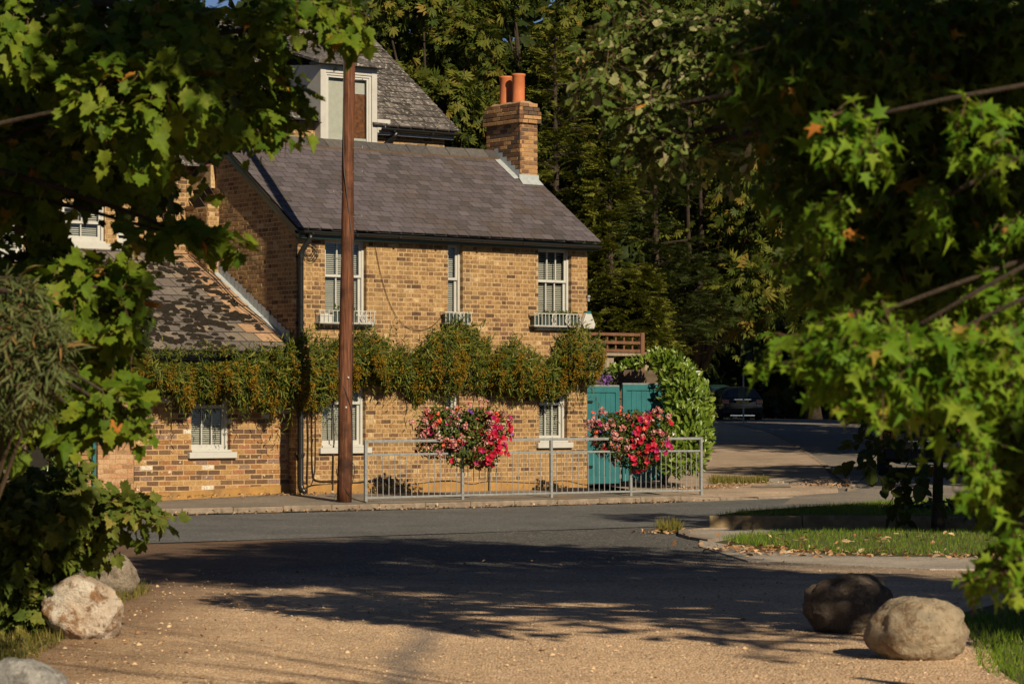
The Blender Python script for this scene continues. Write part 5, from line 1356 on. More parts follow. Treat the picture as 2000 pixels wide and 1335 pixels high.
def tree(name, label, cat, base, fork, clumps, leaf, n, per, length, size, mat, r0=0.2, singles=0, seed=1, group=None, twig=None, limb_ends=None, bark='bark', crown='crown', holes=None, **kw):
    rng = np.random.default_rng(seed); R = random.Random(seed)
    root = empty(name, base); tag(root, label, cat, group)
    limbs(base, fork, limb_ends if limb_ends is not None else [c[0] for c in clumps], r0, R, 'trunk', root, bark)
    pos, y, nn_, sz, tw = twigs(rng, clumps, n, per, length, size, **kw)
    if holes:
        u, v = project(pos + y * sz[:, None] * 0.5); u = u + rng.normal(size=len(u)) * 14; v = v + rng.normal(size=len(v)) * 14; m_ = sz * F / pos[:, 1] * 0.35; keep = np.ones(len(pos), bool)
        a_, b_ = project((tw[0] + tw[1]) / 2); kt = np.ones(len(a_), bool)
        for x0, x1, y0, y1, pr_ in holes:
            keep &= ~((u > x0 - m_) & (u < x1 + m_) & (v > y0 - m_) & (v < y1 + m_) & (rng.random(len(pos)) < pr_))
            kt &= ~((a_ > x0 - 20) & (a_ < x1 + 20) & (b_ > y0 - 20) & (b_ < y1 + 20))
        pos, y, nn_, sz = pos[keep], y[keep], nn_[keep], sz[keep]; tw = (tw[0][kt], tw[1][kt])
    add_leaves(root, crown, leaf, pos, y, nn_, sz, mat, singles, base)
    if twig: twig_mesh('twigs', (tw[0] - np.array(base), tw[1] - np.array(base)), twig, M['twig'], root)
    return root

G1, G2, G3 = (0.055, 0.105, 0.012), (0.085, 0.145, 0.018), (0.035, 0.075, 0.010)
M['l_maple'] = leaf_mat('maple_leaf', [(0, (0.05,0.10,0.008)), (0.35, (0.085,0.14,0.010)), (0.7, (0.12,0.168,0.013)), (0.975, (0.15,0.185,0.017)), (0.988, (0.32,0.20,0.03)), (1, (0.35,0.11,0.02))], 0.32)
M['l_gum'] = leaf_mat('sweetgum_leaf', [(0, (0.055,0.135,0.008)), (0.4, (0.10,0.20,0.012)), (0.75, (0.15,0.24,0.016)), (0.975, (0.18,0.25,0.022)), (0.99, (0.30,0.24,0.04)), (1, (0.40,0.14,0.03))], 0.36)
M['l_gum_shade'] = leaf_mat('shaded_sweetgum_leaf', [(0, (0.03,0.07,0.006)), (0.5, (0.055,0.105,0.009)), (0.97, (0.085,0.13,0.012)), (1, (0.28,0.11,0.02))], 0.3)  # darkened copy of the sweetgum leaf, shade put into the colour
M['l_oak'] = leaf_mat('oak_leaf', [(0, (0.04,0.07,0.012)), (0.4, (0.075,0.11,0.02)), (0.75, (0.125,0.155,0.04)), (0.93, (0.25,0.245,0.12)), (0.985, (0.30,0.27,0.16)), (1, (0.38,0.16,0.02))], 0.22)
M['l_dark'] = leaf_mat('shaded_broad_leaf', [(0, (0.016,0.027,0.006)), (0.6, (0.028,0.042,0.009)), (0.95, (0.045,0.056,0.012)), (1, (0.12,0.07,0.018))], 0.2)  # leaf colour darkened so the foliage reads as shaded
M['l_chest'] = leaf_mat('chestnut_leaf', [(0, (0.03,0.05,0.008)), (0.5, (0.066,0.084,0.012)), (0.85, (0.11,0.115,0.016)), (1, (0.18,0.125,0.024))], 0.22)
M['l_yew'] = leaf_mat('conifer_spray', [(0, (0.045,0.06,0.009)), (0.5, (0.095,0.108,0.014)), (0.9, (0.15,0.147,0.018)), (1, (0.20,0.155,0.025))], 0.2)
M['l_laurel'] = leaf_mat('laurel_leaf', [(0, (0.06,0.115,0.010)), (0.5, (0.115,0.18,0.016)), (0.9, (0.16,0.225,0.025)), (1, (0.20,0.22,0.04))], 0.25, 0.35, 0.5)
M['l_shrub'] = leaf_mat('hedge_maple_leaf', [(0, (0.055,0.09,0.014)), (0.5, (0.095,0.125,0.02)), (0.9, (0.13,0.15,0.028)), (1, (0.24,0.20,0.05))], 0.3)
M['l_grey'] = leaf_mat('grey_green_narrow_leaf', [(0, (0.06,0.085,0.03)), (0.5, (0.09,0.115,0.04)), (0.9, (0.12,0.13,0.05)), (1, (0.24,0.12,0.04))], 0.25)
M['l_vine'] = leaf_mat('pyracantha_leaf', [(0, (0.025,0.042,0.006)), (0.5, (0.055,0.078,0.009)), (0.85, (0.135,0.145,0.014)), (1, (0.20,0.18,0.03))], 0.2, 0.5, 0.2)
M['l_berry'] = leaf_mat('orange_brown_haws', [(0, (0.12,0.078,0.006)), (0.5, (0.185,0.112,0.008)), (0.85, (0.25,0.13,0.010)), (1, (0.14,0.105,0.010))], 0.1, 0.6)
M['l_ivy'] = leaf_mat('ivy_leaf', [(0, (0.03,0.055,0.008)), (0.6, (0.06,0.10,0.014)), (1, (0.12,0.15,0.03))], 0.2, 0.35, 0.5)
M['l_basket'] = leaf_mat('geranium_leaf', [(0, (0.03,0.05,0.008)), (0.6, (0.055,0.085,0.012)), (1, (0.10,0.11,0.02))], 0.2)
M['grass'] = leaf_mat('grass_blade', [(0, (0.07,0.14,0.008)), (0.5, (0.12,0.21,0.014)), (0.85, (0.17,0.25,0.024)), (1, (0.26,0.24,0.07))], 0.3)
M['grass_dry'] = leaf_mat('dry_grass_blade', [(0, (0.08,0.10,0.015)), (0.5, (0.15,0.14,0.03)), (1, (0.26,0.19,0.07))], 0.3)
M['litter'] = leaf_mat('fallen_leaf', [(0, (0.18,0.085,0.035)), (0.4, (0.32,0.18,0.09)), (0.75, (0.45,0.30,0.17)), (0.95, (0.55,0.42,0.28)), (1, (0.45,0.16,0.03))], 0.1)

# ------------------------------------------------------------------ climber on the front walls
def climber():
    rng = np.random.default_rng(41)
    root = empty('climbing_shrub', W(0.3, -0.1, 0.2)); base = np.array(W(0.3, -0.1, 0.2))
    tag(root, 'evergreen climber with orange-brown berries trained in a band across the brick fronts', 'climber')
    n = 26000
    px = rng.uniform(182, 1175, n * 2); top = np.interp(px, vx[0], vx[1]); bot = np.interp(px, vb[0], vb[1])
    f = rng.random(n * 2); top = top + 7 * np.sin(px * .23) + 6 * np.sin(px * .57 + 2) + rng.normal(size=n * 2) * 4
    jag = 9 * np.sin(px * 0.11) + 7 * np.sin(px * 0.31 + 1) + 5 * np.sin(px * 0.07 + 2)
    py = top + (bot + jag * 0.7 - top) * f
    bulge = np.sqrt(np.clip(1 - (2 * f - 0.95) ** 2, 0.04, 1)) * (0.44 + 0.12 * np.sin(px * 0.045) + 0.07 * np.sin(px * 0.13))
    dep = bulge * np.clip(1 - np.abs(rng.normal(size=n * 2)) * 0.35, 0.05, 1)
    sdep = -0.03 - dep + np.where(px < 566, 0.02, 0)
    keep = np.ones(n * 2, bool)
    # the lean-to gutter shows through a gap
    keep &= ~((px > 290) & (px < 455) & (py > 690) & (py < 710))
    px, py, sdep, f = px[keep][:n], py[keep][:n], sdep[keep][:n], f[keep][:n]; n = len(px)
    k = (px - 1000) / F
    t = (k * (C0.y + NN.y * sdep) - C0.x - NN.x * sdep) / (U.x - U.y * k)
    Yw = C0.y + U.y * t + NN.y * sdep; z = CAMH - (py - HOR) / F * Yw
    pos = np.stack([C0.x + U.x * t + NN.x * sdep, Yw, z], 1)
    outw = -np.array(NN); U_ = np.array(U)
    y = unit(outw * rng.uniform(0.2, 1.0, (n, 1)) + U_ * rng.normal(size=(n, 1)) * 0.8 + np.array([0, 0, 1.0]) * rng.uniform(-1.1, 0.9, (n, 1)))
    nn_ = unit(outw + np.array([0, 0, 0.8]) + rng.normal(size=(n, 3)) * 0.5)
    o = add_leaves(root, 'foliage', 'narrow', pos, y, nn_, rng.uniform(0.06, 0.155, n), M['l_vine'], 0, base)
    # berry clusters: more of them low down and outside
    nb = 2500
    cand = rng.permutation(n)
    wgt = (f ** 1.2) * (0.02 + np.clip(np.sin(px * 0.12 + 1.5 * np.sin(px * .037)) * .6 + np.sin(px * .31 + py * .12) * .5 + np.sin(py * .21) * .25 + .25, 0, 1) ** 1.5); sel = rng.choice(n, nb, replace=False, p=wgt / wgt.sum())
    cpos = pos[sel] + outw * rng.uniform(0.03, 0.11, (nb, 1))
    rep = 22; cp = np.repeat(cpos, rep, 0) + unit(rng.normal(size=(nb * rep, 3))) * rng.uniform(0.01, 0.055, (nb * rep, 1)) * np.array([1, 1, 1.3])
    m = len(cp); yb = unit(rng.normal(size=(m, 3)) + np.array([0, 0, -0.4])); nb_ = unit(outw + rng.normal(size=(m, 3)) * 0.8)
    add_leaves(root, 'berries', 'diamond', cp, yb, nb_, rng.uniform(0.02, 0.038, m), M['l_berry'], 0, base)
    # stray shoots that break the outline
    sp_, sy_, sn_ = [], [], []
    for _ in range(230):
        q = rng.uniform(190, 1170); up_ = rng.random() < .6; yv = np.interp(q, *(vx if up_ else vb)); tt_ = T(q, -.2); p0 = np.array(W(tt_, -.2 - rng.random() * .15, Zp(yv + (8 if up_ else -8), tt_, -.2)))
        dv = unit(outw * rng.uniform(.1, .6) + U_ * rng.normal() * .5 + np.array([0, 0, 1 if up_ else -.9])); L_ = rng.uniform(.14, .42)
        for k_ in range(7):
            sp_.append(p0 + dv * L_ * k_ / 6 + np.array([0, 0, -.12 * (k_ / 6) ** 2])); sy_.append(unit(dv + rng.normal(size=3) * .7)); sn_.append(unit(outw + rng.normal(size=3) * .5))
    add_leaves(root, 'stray_shoots', 'narrow', np.array(sp_), np.array(sy_), np.array(sn_), rng.uniform(.07, .12, len(sp_)), M['l_vine'], 0, base)
    # main stems along the wall
    mb = MB(); R = random.Random(2)
    for j in range(3):
        pts = []
        for q in np.linspace(200, 1165, 46):
            yv = np.interp(q, vx[0], vx[1]) * (0.5 - 0.1 * j) + np.interp(q, vb[0], vb[1]) * (0.5 + 0.1 * j) + R.uniform(-6, 6)
            tt_ = T(q, -0.08); pts.append(W(tt_, -0.06 - 0.02 * j, Zp(yv, tt_, -0.08)) - Vector(base))
        mb.tube(pts, 0.018, 5)
    for q0, q1 in ((650, 640), (955, 962), (600, 603)):
        tt_ = T(q0, -0.06); mb.tube([W(tt_, -0.06, Zp(760, tt_, -.06)) - Vector(base), W(tt_ + 0.03, -0.05, Zp(860, tt_, -.06)) - Vector(base), W(tt_, -0.06, 0.15) - Vector(base)], 0.012, 5)
    mb.build('stems', M['stem'], root)
    # a thin creeper strand that strays up the wall
    st = [(774, 626), (776, 645), (772, 660), (776, 672), (771, 682)]
    a = []
    for (x_, y_) in st:
        for q in range(7): a.append(W(*(lambda t_: (t_, -0.03, Zp(y_ + rng.uniform(-8, 8), t_, -.03)))(T(x_ + rng.uniform(-3, 3), -0.03))))
    a = np.array([tuple(v) for v in a]); m = len(a)
    add_leaves(root, 'creeper_strand', 'ivy', a, unit(rng.normal(size=(m, 3)) + np.array([0, 0, -.6])), unit(outw + rng.normal(size=(m, 3)) * .3), rng.uniform(.03, .06, m), M['litter'], 0, base)
climber()

# ------------------------------------------------------------------ flower baskets on the rail
M['f_pink'] = leaf_mat('salmon_pink_petal', [(0, (0.50,0.09,0.085)), (0.3, (0.56,0.17,0.165)), (0.6, (0.60,0.27,0.265)), (0.85, (0.62,0.38,0.365)), (1, (0.62,0.48,0.45))], 0.25, 0.6, 0.3)
M['f_red'] = leaf_mat('crimson_petal', [(0, (0.33,0.004,0.018)), (0.5, (0.45,0.006,0.032)), (1, (0.52,0.014,0.06))], 0.25, 0.5, 0.3)
M['f_magenta'] = leaf_mat('magenta_petal', [(0, (0.34,0.006,0.09)), (1, (0.45,0.015,0.13))], 0.25, 0.5, 0.3)
M['f_orange'] = leaf_mat('coral_petal', [(0, (0.80,0.10,0.05)), (1, (0.85,0.18,0.10))], 0.25, 0.5, 0.3)
M['f_white'] = leaf_mat('white_petal', [(0, (0.75,0.70,0.65)), (1, (0.82,0.78,0.74))], 0.25, 0.5, 0.3)
M['f_violet'] = leaf_mat('violet_petal', [(0, (0.16,0.05,0.32)), (1, (0.25,0.10,0.45))], 0.25, 0.5, 0.3)
def head_mesh(name, mat, R, n=13, r=0.05):
    mb = MB()
    for i in range(n):
        a = R.uniform(0, 6.28); e = R.uniform(-0.2, 1.4); d = Vector((math.cos(a) * math.cos(e), math.sin(a) * math.cos(e), math.sin(e)))
        c = d * r * R.uniform(.7, 1.05); t1 = d.orthogonal().normalized(); t2 = d.cross(t1); s = R.uniform(0.015, 0.023)
        m_ = [c + (t1 * math.cos(q) + t2 * math.sin(q)) * s * (1 if k % 2 == 0 else 0.7) + d * (0.005 if k % 2 else 0) for k, q in enumerate(np.linspace(0, 6.28, 6)[:-1])]
        mb.add([c - d * 0.004] + m_, [(0, 1, 2), (0, 2, 3), (0, 3, 4), (0, 4, 5), (0, 5, 1)])
    return mb.mesh(name, mat)
def trumpet_mesh(name, mat, R, r=0.047):
    mb = MB(); n = 10
    ring = [(r * (1 + 0.13 * (-1) ** k) * math.cos(2 * math.pi * k / n), r * (1 + 0.13 * (-1) ** k) * math.sin(2 * math.pi * k / n), 0.012 * R.uniform(-1, 1)) for k in range(n)]
    mb.add([(0, 0, -0.03)] + ring + [(0.3 * x, 0.3 * y, -0.015) for x, y, z in ring], [(n + 1 + k, 1 + k, 1 + (k + 1) % n, n + 1 + (k + 1) % n) for k in range(n)] + [(0, n + 1 + k, n + 1 + (k + 1) % n) for k in range(n)])
    return mb.mesh(name, mat)
Rf = random.Random(9)
FM = {'pink': [head_mesh('geranium_head', M['f_pink'], Rf) for _ in range(4)], 'orange': [head_mesh('geranium_head', M['f_orange'], Rf, 10, 0.04) for _ in range(2)],
      'red': [trumpet_mesh('petunia_flower', M['f_red'], Rf) for _ in range(3)], 'mag': [trumpet_mesh('petunia_flower', M['f_magenta'], Rf) for _ in range(2)],
      'white': [trumpet_mesh('small_flower', M['f_white'], Rf, 0.025)], 'violet': [trumpet_mesh('small_flower', M['f_violet'], Rf, 0.028)]}
def flower_basket(label, base, ell, pinks, reds, mags, n_or, n_wh, n_vi, seed):
    rng = np.random.default_rng(seed); R = random.Random(seed)
    root = empty('flower_basket', base); tag(root, label, 'flower basket', 'flower baskets on the guard rail'); b = np.array(base)
    Yb = base.y
    def cl(e): 
        px, py, rx, ry = e; c = P(px, py, Yb); return (tuple(c), (rx / F * Yb, 0.30, ry / F * Yb), rx * ry)
    cls = [cl(e) for e in ell]
    n = 4600; pos, d, idx = in_ellipsoids(rng, cls, n, 0.45)
    nn_ = unit(d * np.array([1, 1, 1]) + rng.normal(size=(n, 3)) * 0.5 + np.array([0, 0, .4])); y = unit(rng.normal(size=(n, 3)) + np.array([0, 0, -.3]))
    add_leaves(root, 'foliage', 'round', pos, y, nn_, rng.uniform(0.03, 0.06, n), M['l_basket'], 0, b)
    mb = MB().lathe([(0.06, -0.14), (0.14, -0.1), (0.18, 0.06), (0.16, 0.08)], (0, 0, 0), 14); mb.build('planter_shell', M['planter'], root, loc=(0, 0, 0.82))
    def put(kind, cnt, regions, name):
        ccl = [cl(e) for e in regions]
        p, d, _ = in_ellipsoids(rng, ccl, cnt * 4, 0.95)
        front = d[:, 1] < 0.25; p, d = p[front][:cnt], d[front][:cnt]
        for q, dd in zip(p, d):
            dirv = Vector(unit(dd + np.array([0.15, -0.7, 0.25]) + rng.normal(size=3) * 0.25))
            o = link(name, R.choice(FM[kind]), root); s = R.uniform(0.85, 1.3)
            o.matrix_basis = Matrix.Translation(Vector(q - b) + dirv * 0.03) @ dirv.to_track_quat('Z', 'Y').to_matrix().to_4x4() @ Matrix.Rotation(R.uniform(0, 6), 4, 'Z') @ Matrix.Scale(s, 4)
    put('pink', pinks[0], pinks[1], 'geranium_head'); put('red', reds[0], reds[1], 'petunia_flower'); put('mag', mags[0], mags[1], 'petunia_flower')
    put('red', 14, ell, 'petunia_flower'); put('orange', n_or, pinks[1], 'geranium_head'); put('white', n_wh, ell, 'small_flower'); put('violet', n_vi, ell[:2], 'small_flower')
    # stalks that stand proud of the mound
    mb = MB()
    for e in ell[:2]:
        for k in range(6):
            q = P(e[0] + R.uniform(-1, 1) * e[2], e[1] - e[3] * R.uniform(.5, 1.1), Yb) - base; mb.tube([q * 0.6 + Vector((0, 0, .35)), q], 0.003, 4)
    mb.build('stalks', M['stem'], root)
flower_basket('left of the two overflowing flower baskets, pink geraniums spilling to crimson petunias', posts[1] + Vector((0, -0.05, 0)),
    [(865, 835, 58, 42), (945, 832, 58, 40), (905, 850, 84, 44), (940, 884, 42, 34), (850, 868, 40, 30), (885, 812, 64, 24), (905, 890, 46, 24)],
    (112, [(865, 838, 64, 48), (935, 825, 62, 42), (900, 850, 88, 40), (880, 875, 60, 20)]), (75, [(955, 876, 40, 38), (970, 845, 34, 36), (940, 892, 26, 26)]), (34, [(950, 880, 46, 34), (960, 830, 40, 28), (880, 845, 60, 36)]), 16, 16, 8, 5)
flower_basket('right of the two overflowing flower baskets, in front of the teal gate', posts[3] + Vector((0, -0.05, 0)),
    [(1195, 838, 46, 34), (1262, 836, 56, 36), (1228, 852, 80, 40), (1245, 889, 40, 32), (1195, 870, 42, 26), (1230, 822, 64, 24), (1225, 890, 40, 24)],
    (106, [(1195, 838, 52, 44), (1265, 838, 58, 42), (1225, 850, 84, 38), (1200, 875, 40, 20)]), (80, [(1252, 872, 38, 40), (1250, 838, 20, 40), (1240, 900, 26, 22)]), (26, [(1280, 868, 32, 30), (1258, 832, 22, 30), (1160, 830, 14, 16)]), 16, 12, 10, 6)
# small plants in the window troughs
for o, kind in PL:
    if kind == 0: continue
    rng = np.random.default_rng(hash(o.name) % 1000 if False else 7 + kind); n = 160 if kind == 1 else 420
    ln = 0.2 if kind == 1 else 0.42
    loc = np.stack([rng.uniform(-ln, ln, n), rng.uniform(-.05, .05, n), 0.17 + np.abs(rng.normal(size=n)) * (0.04 + 0.03 * np.sin(np.linspace(0, 1, n) * 0))], 1)
    me = scatter_mesh('plants', 'oval', loc, unit(rng.normal(size=(n, 3)) + np.array([0, -.4, .3])), unit(rng.normal(size=(n, 3)) + np.array([0, -.6, .8])), rng.uniform(.04, .08, n), M['l_basket'])
    q = link('plants', me, o); q['kind'] = 'stuff'

# ------------------------------------------------------------------ laurel hedge beside the gate
def hedge():
    rng = np.random.default_rng(3); b = np.array(W(8.35, 0.25, 0.2)); root = empty('laurel_hedge', tuple(b))
    tag(root, 'glossy bright green laurel hedge right of the teal gate', 'hedge')
    cls = [cpx(1335, 860, 52, 78, 51.2, .5), cpx(1340, 790, 46, 60, 51.5, .45), cpx(1320, 735, 40, 40, 51.8, .4), cpx(1365, 830, 28, 80, 51.8, .45), cpx(1310, 880, 26, 52, 50.9, .3), cpx(1312, 705, 22, 18, 52, .3), cpx(1352, 760, 30, 30, 52, .4)]
    n = 2600; pos, d, _ = in_ellipsoids(rng, cls, n, 0.6)
    y = unit(np.array([0, 0, .7]) + d * .7 + rng.normal(size=(n, 3)) * .5); nn_ = unit(d + np.array([0, -.3, .5]) + rng.normal(size=(n, 3)) * .4)
    add_leaves(root, 'foliage', 'oval', pos, y, nn_, rng.uniform(.10, .17, n), M['l_laurel'], 300, b)
    mb = MB(); R = random.Random(4)
    for c, r, w_ in cls[:5]: mb.tube([(0, 0, 0), Vector(c) - Vector(b)], [0.03, 0.015], 5)
    mb.build('stems', M['stem'], root)
    # low laurel over the raised bed
    b = np.array(W(7.1, 1.5, 1.9)); root = empty('laurel_shoots', tuple(b)); tag(root, 'low laurel shoots growing over the sleeper bed', 'shrub')
    cls = [cpx(1235, 712, 24, 8, 52.3, .2), cpx(1262, 708, 26, 10, 52.3, .2), cpx(1285, 700, 22, 18, 52.3, .25), cpx(1205, 722, 16, 8, 52.3, .2)]
    n = 420; pos, d, _ = in_ellipsoids(rng, cls, n, 0.4); y = unit(np.array([0, 0, .8]) + d * .5 + rng.normal(size=(n, 3)) * .5); nn_ = unit(d + np.array([.2, -.5, .5]) + rng.normal(size=(n, 3)) * .4)
    add_leaves(root, 'foliage', 'oval', pos, y, nn_, rng.uniform(.09, .14, n), M['l_laurel'], 0, b)
    b = np.array(W(6.75, 0.9, 1.9)); root = empty('violet_flowers', tuple(b)); tag(root, 'violet and blue trailing flowers beside the cottage corner', 'flowers')
    p, d, _ = in_ellipsoids(rng, [cpx(1182, 742, 14, 12, 51.4, .12)], 60, .3)
    fm = scatter_mesh('blooms', 'round', p - b, unit(rng.normal(size=(60, 3))), unit(np.array([.2, -.9, .3]) + rng.normal(size=(60, 3)) * .4), rng.uniform(.03, .05, 60), M['f_violet']); q = link('blooms', fm, root); q['kind'] = 'stuff'
    p, d, _ = in_ellipsoids(rng, [cpx(1184, 735, 18, 20, 51.5, .15)], 160, .3)
    add_leaves(root, 'foliage', 'oval', p, unit(rng.normal(size=(160, 3))), unit(np.array([0, -.5, .5]) + rng.normal(size=(160, 3)) * .5), rng.uniform(.03, .06, 160), M['l_ivy'], 0, b)
hedge()

# ------------------------------------------------------------------ foreground trees
LH = [(110, 212, 392, 486, .93), (0, 46, 425, 505, .7), (345, 432, 298, 425, .95), (300, 620, 515, 1000, 1), (505, 800, 310, 1000, 1), (640, 760, 118, 300, 1), (470, 640, 70, 170, .5), (165, 350, 872, 1000, .95), (336, 620, 690, 1000, 1), (430, 620, 305, 400, 1), (725, 1000, 0, 400, 1), (215, 300, 400, 500, .5), (60, 170, 880, 960, .6)]
# maple reaching in from the left
mc = [cpx(100, 70, 150, 90, 14.3, .45), cpx(290, 190, 150, 120, 13.8, .4), cpx(330, 60, 120, 60, 14.6, .4), cpx(600, 45, 140, 50, 15, .3), cpx(685, 50, 28, 50, 15.2, .2), cpx(500, 240, 90, 46, 15.4, .3), cpx(555, 180, 46, 60, 15.6, .3), cpx(480, 120, 90, 70, 15.4, .3),
      cpx(110, 330, 170, 110, 15.4, .6), cpx(330, 320, 110, 50, 15.6, .5), cpx(260, 250, 170, 120, 16.2, .5), cpx(60, 210, 110, 110, 15.8, .6), cpx(330, 455, 120, 40, 14.8, .3), cpx(440, 490, 50, 22, 14.9, .25), cpx(190, 560, 120, 60, 14.2, .35), cpx(60, 520, 80, 70, 15, .45),
      cpx(250, 620, 70, 35, 14.2, .3), cpx(230, 780, 70, 40, 13.8, .3), cpx(270, 830, 45, 24, 13.8, .25), cpx(110, 690, 110, 80, 14.8, .5), cpx(70, 835, 110, 40, 13.9, .35), cpx(210, 850, 90, 26, 13.9, .25), cpx(180, 720, 80, 40, 14.4, .3)]
tree('maple_tree', 'maple with lobed leaves reaching in from the left across the upper left', 'tree', (-5.6, 15.2, 0), (-5.2, 15.2, 3.6), mc + [((x, y_, z), (.7, .6, .55), 20000) for x, y_, z in [(-3.6, 14.8, 3.6), (-4.2, 15.4, 2.6), (-4.6, 14.9, 4.4), (-3.9, 15.6, 5.0), (-5.2, 15.2, 3.4), (-5.8, 15.6, 4.6), (-4.9, 15.0, 5.4), (-6.3, 15.0, 3.0), (-3.5, 15.2, 1.7), (-5.6, 14.6, 5.8), (-6.6, 15.4, 4.2)]], 'maple', 2900, 5, 0.17, 0.086, M['l_maple'], 0.12, 300, 51, twig=0.004, holes=LH, droop=0.35, up=0.9, out=0.25, rnd=0.45, shell=0.2, sunface=0.5)
# the shaded inner foliage of the same side: a second maple a little behind, shade in its leaf colour
mc2 = [cpx(150, 180, 240, 200, 19.5, .9), cpx(120, 350, 180, 70, 19, .7), cpx(420, 150, 130, 130, 19, .6), cpx(60, 620, 110, 150, 18.5, .6), cpx(180, 620, 110, 90, 18.5, .4), cpx(100, 790, 120, 80, 18, .5), cpx(40, 400, 90, 100, 19, .6), cpx(330, 370, 60, 30, 18, .3)]
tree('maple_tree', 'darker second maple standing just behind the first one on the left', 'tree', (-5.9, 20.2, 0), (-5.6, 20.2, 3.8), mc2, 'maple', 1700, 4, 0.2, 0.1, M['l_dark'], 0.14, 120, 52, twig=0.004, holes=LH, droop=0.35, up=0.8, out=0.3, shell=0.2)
# grey-leaved shrub at the left edge
def shrub(name, label, base, clumps, leaf, n, per, length, size, mat, seed, singles=0, stems=True, cat='shrub', foliage='foliage', **kw):
    rng = np.random.default_rng(seed); R = random.Random(seed); root = empty(name, base); tag(root, label, cat)
    pos, y, nn_, sz, tw = twigs(rng, clumps, n, per, length, size, **kw)
    add_leaves(root, foliage, leaf, pos, y, nn_, sz, mat, singles, base)
    mb = MB()
    for c in clumps:
        e = Vector(c[0]) - Vector(base); m_ = e * 0.5 + Vector((R.uniform(-.1, .1), R.uniform(-.1, .1), .12)); mb.tube([(R.uniform(-.06, .06), R.uniform(-.06, .06), 0), m_, e], [0.018, 0.012, 0.005], 5)
    mb.build('stems', M['stem'], root)
    twig_mesh('twigs', (tw[0] - np.array(base), tw[1] - np.array(base)), 0.003, M['twig'], root)
    return root
shrub('narrow_leaved_shrub', 'grey-green shrub with narrow leaves at the left edge', (-2.75, 13.2, 0), [cpx(30, 590, 60, 50, 13, .25), cpx(50, 660, 70, 60, 12.9, .25), cpx(60, 740, 50, 60, 12.8, .2), cpx(15, 770, 50, 40, 13, .25), cpx(100, 690, 40, 40, 12.8, .15)],
      'narrow', 330, 9, 0.14, 0.062, M['l_grey'], 61, 120, droop=0.25, up=0.6, out=0.6, rnd=0.5, shell=.3, sunface=.3)
shrub('hedge_maple_bush', 'leafy bush spreading over the white boulder on the left', (-3.75, 20.6, 0), [cpx(50, 1000, 100, 50, 19.4, .4), cpx(160, 985, 100, 34, 19.6, .3), cpx(260, 1000, 60, 24, 19.6, .25), cpx(40, 1090, 90, 60, 19.6, .4), cpx(120, 1060, 80, 40, 19.9, .35), cpx(30, 1180, 70, 50, 19.7, .35), cpx(170, 1050, 50, 20, 19.7, .25), cpx(90, 950, 90, 30, 19.8, .3), cpx(100, 1130, 50, 30, 19.8, .3)],
      'maple', 560, 5, 0.22, 0.088, M['l_shrub'], 62, 300, droop=0.3, up=0.8, out=0.4, rnd=0.45, shell=.35, sunface=.6)
shrub('ivy_mound', 'small-leaved ivy growing up beside the dark passage on the left', (-7.7, 44.6, 0), [cpx(120, 880, 30, 50, 44.4, .25), cpx(100, 940, 40, 40, 44.4, .3), cpx(140, 950, 20, 25, 44.3, .2), cpx(80, 860, 40, 50, 44.6, .3)], 'ivy', 220, 5, 0.2, 0.07, M['l_ivy'], 63, 0, shell=.6, up=.4, out=.9)

RH_ = [(1380, 1560, 745, 960, 1), (1560, 1690, 830, 1000, 1), (1690, 1865, 845, 945, .85), (1300, 1868, 945, 1335, 1), (1860, 2000, 1185, 1335, 1), (1868, 2000, 1010, 1060, .7), (1380, 1470, 560, 700, .7)]
# sweetgum reaching in from the right, close to the camera
sg = [cpx(1640, 240, 55, 40, 9.4, .2), cpx(1695, 285, 36, 36, 9.3, .2), cpx(1900, 225, 70, 30, 9.2, .2), cpx(1940, 300, 36, 34, 9.2, .2), cpx(1590, 425, 34, 36, 9.8, .15), cpx(1635, 400, 34, 26, 9.6, .15), cpx(1815, 400, 24, 64, 9.5, .15), cpx(1975, 440, 30, 24, 9.5, .15),
      cpx(1690, 620, 80, 36, 9.2, .3), cpx(1780, 690, 170, 70, 9.0, .35), cpx(1640, 700, 90, 50, 9.2, .3), cpx(1930, 680, 90, 70, 9.0, .35), cpx(1560, 670, 60, 30, 9.5, .2), cpx(1480, 728, 46, 16, 9.7, .15), cpx(1720, 790, 90, 36, 9.0, .3), cpx(1850, 790, 90, 50, 8.9, .3),
      cpx(1890, 880, 50, 50, 8.8, .2), cpx(1900, 950, 44, 40, 8.8, .2), cpx(1950, 1120, 46, 40, 8.7, .2), cpx(1900, 1130, 34, 24, 8.8, .15), cpx(1985, 1050, 24, 40, 8.7, .2), cpx(1700, 690, 120, 60, 9.4, .3), cpx(1600, 470, 40, 30, 9.8, .15), cpx(1960, 560, 50, 40, 9.5, .2)]
tree('sweetgum_tree', 'sweetgum with bright star-shaped leaves hanging in from the right', 'tree', (4.1, 9.4, 0), (3.9, 9.4, 3.2), sg + [((x, y_, z), (.42, .4, .36), 14000) for x, y_, z in [(2.3, 9.6, 1.6), (2.6, 9.9, 2.5), (2.4, 10.2, 3.1), (3.1, 9.6, 1.9), (3.3, 10.2, 2.9), (3.8, 9.7, 2.3), (4.2, 10.1, 3.2), (3.5, 9.3, 1.2), (4.6, 9.6, 2.4), (2.9, 10.4, 3.5)]], 'star', 1950, 5, 0.12, 0.055, M['l_gum'], 0.07, 300, 71, twig=0.003, holes=RH_, limb_ends=[c[0] for c in sg[::3]], droop=0.6, up=0.8, out=0.25, rnd=0.4, shell=0.2, sunface=0.25)
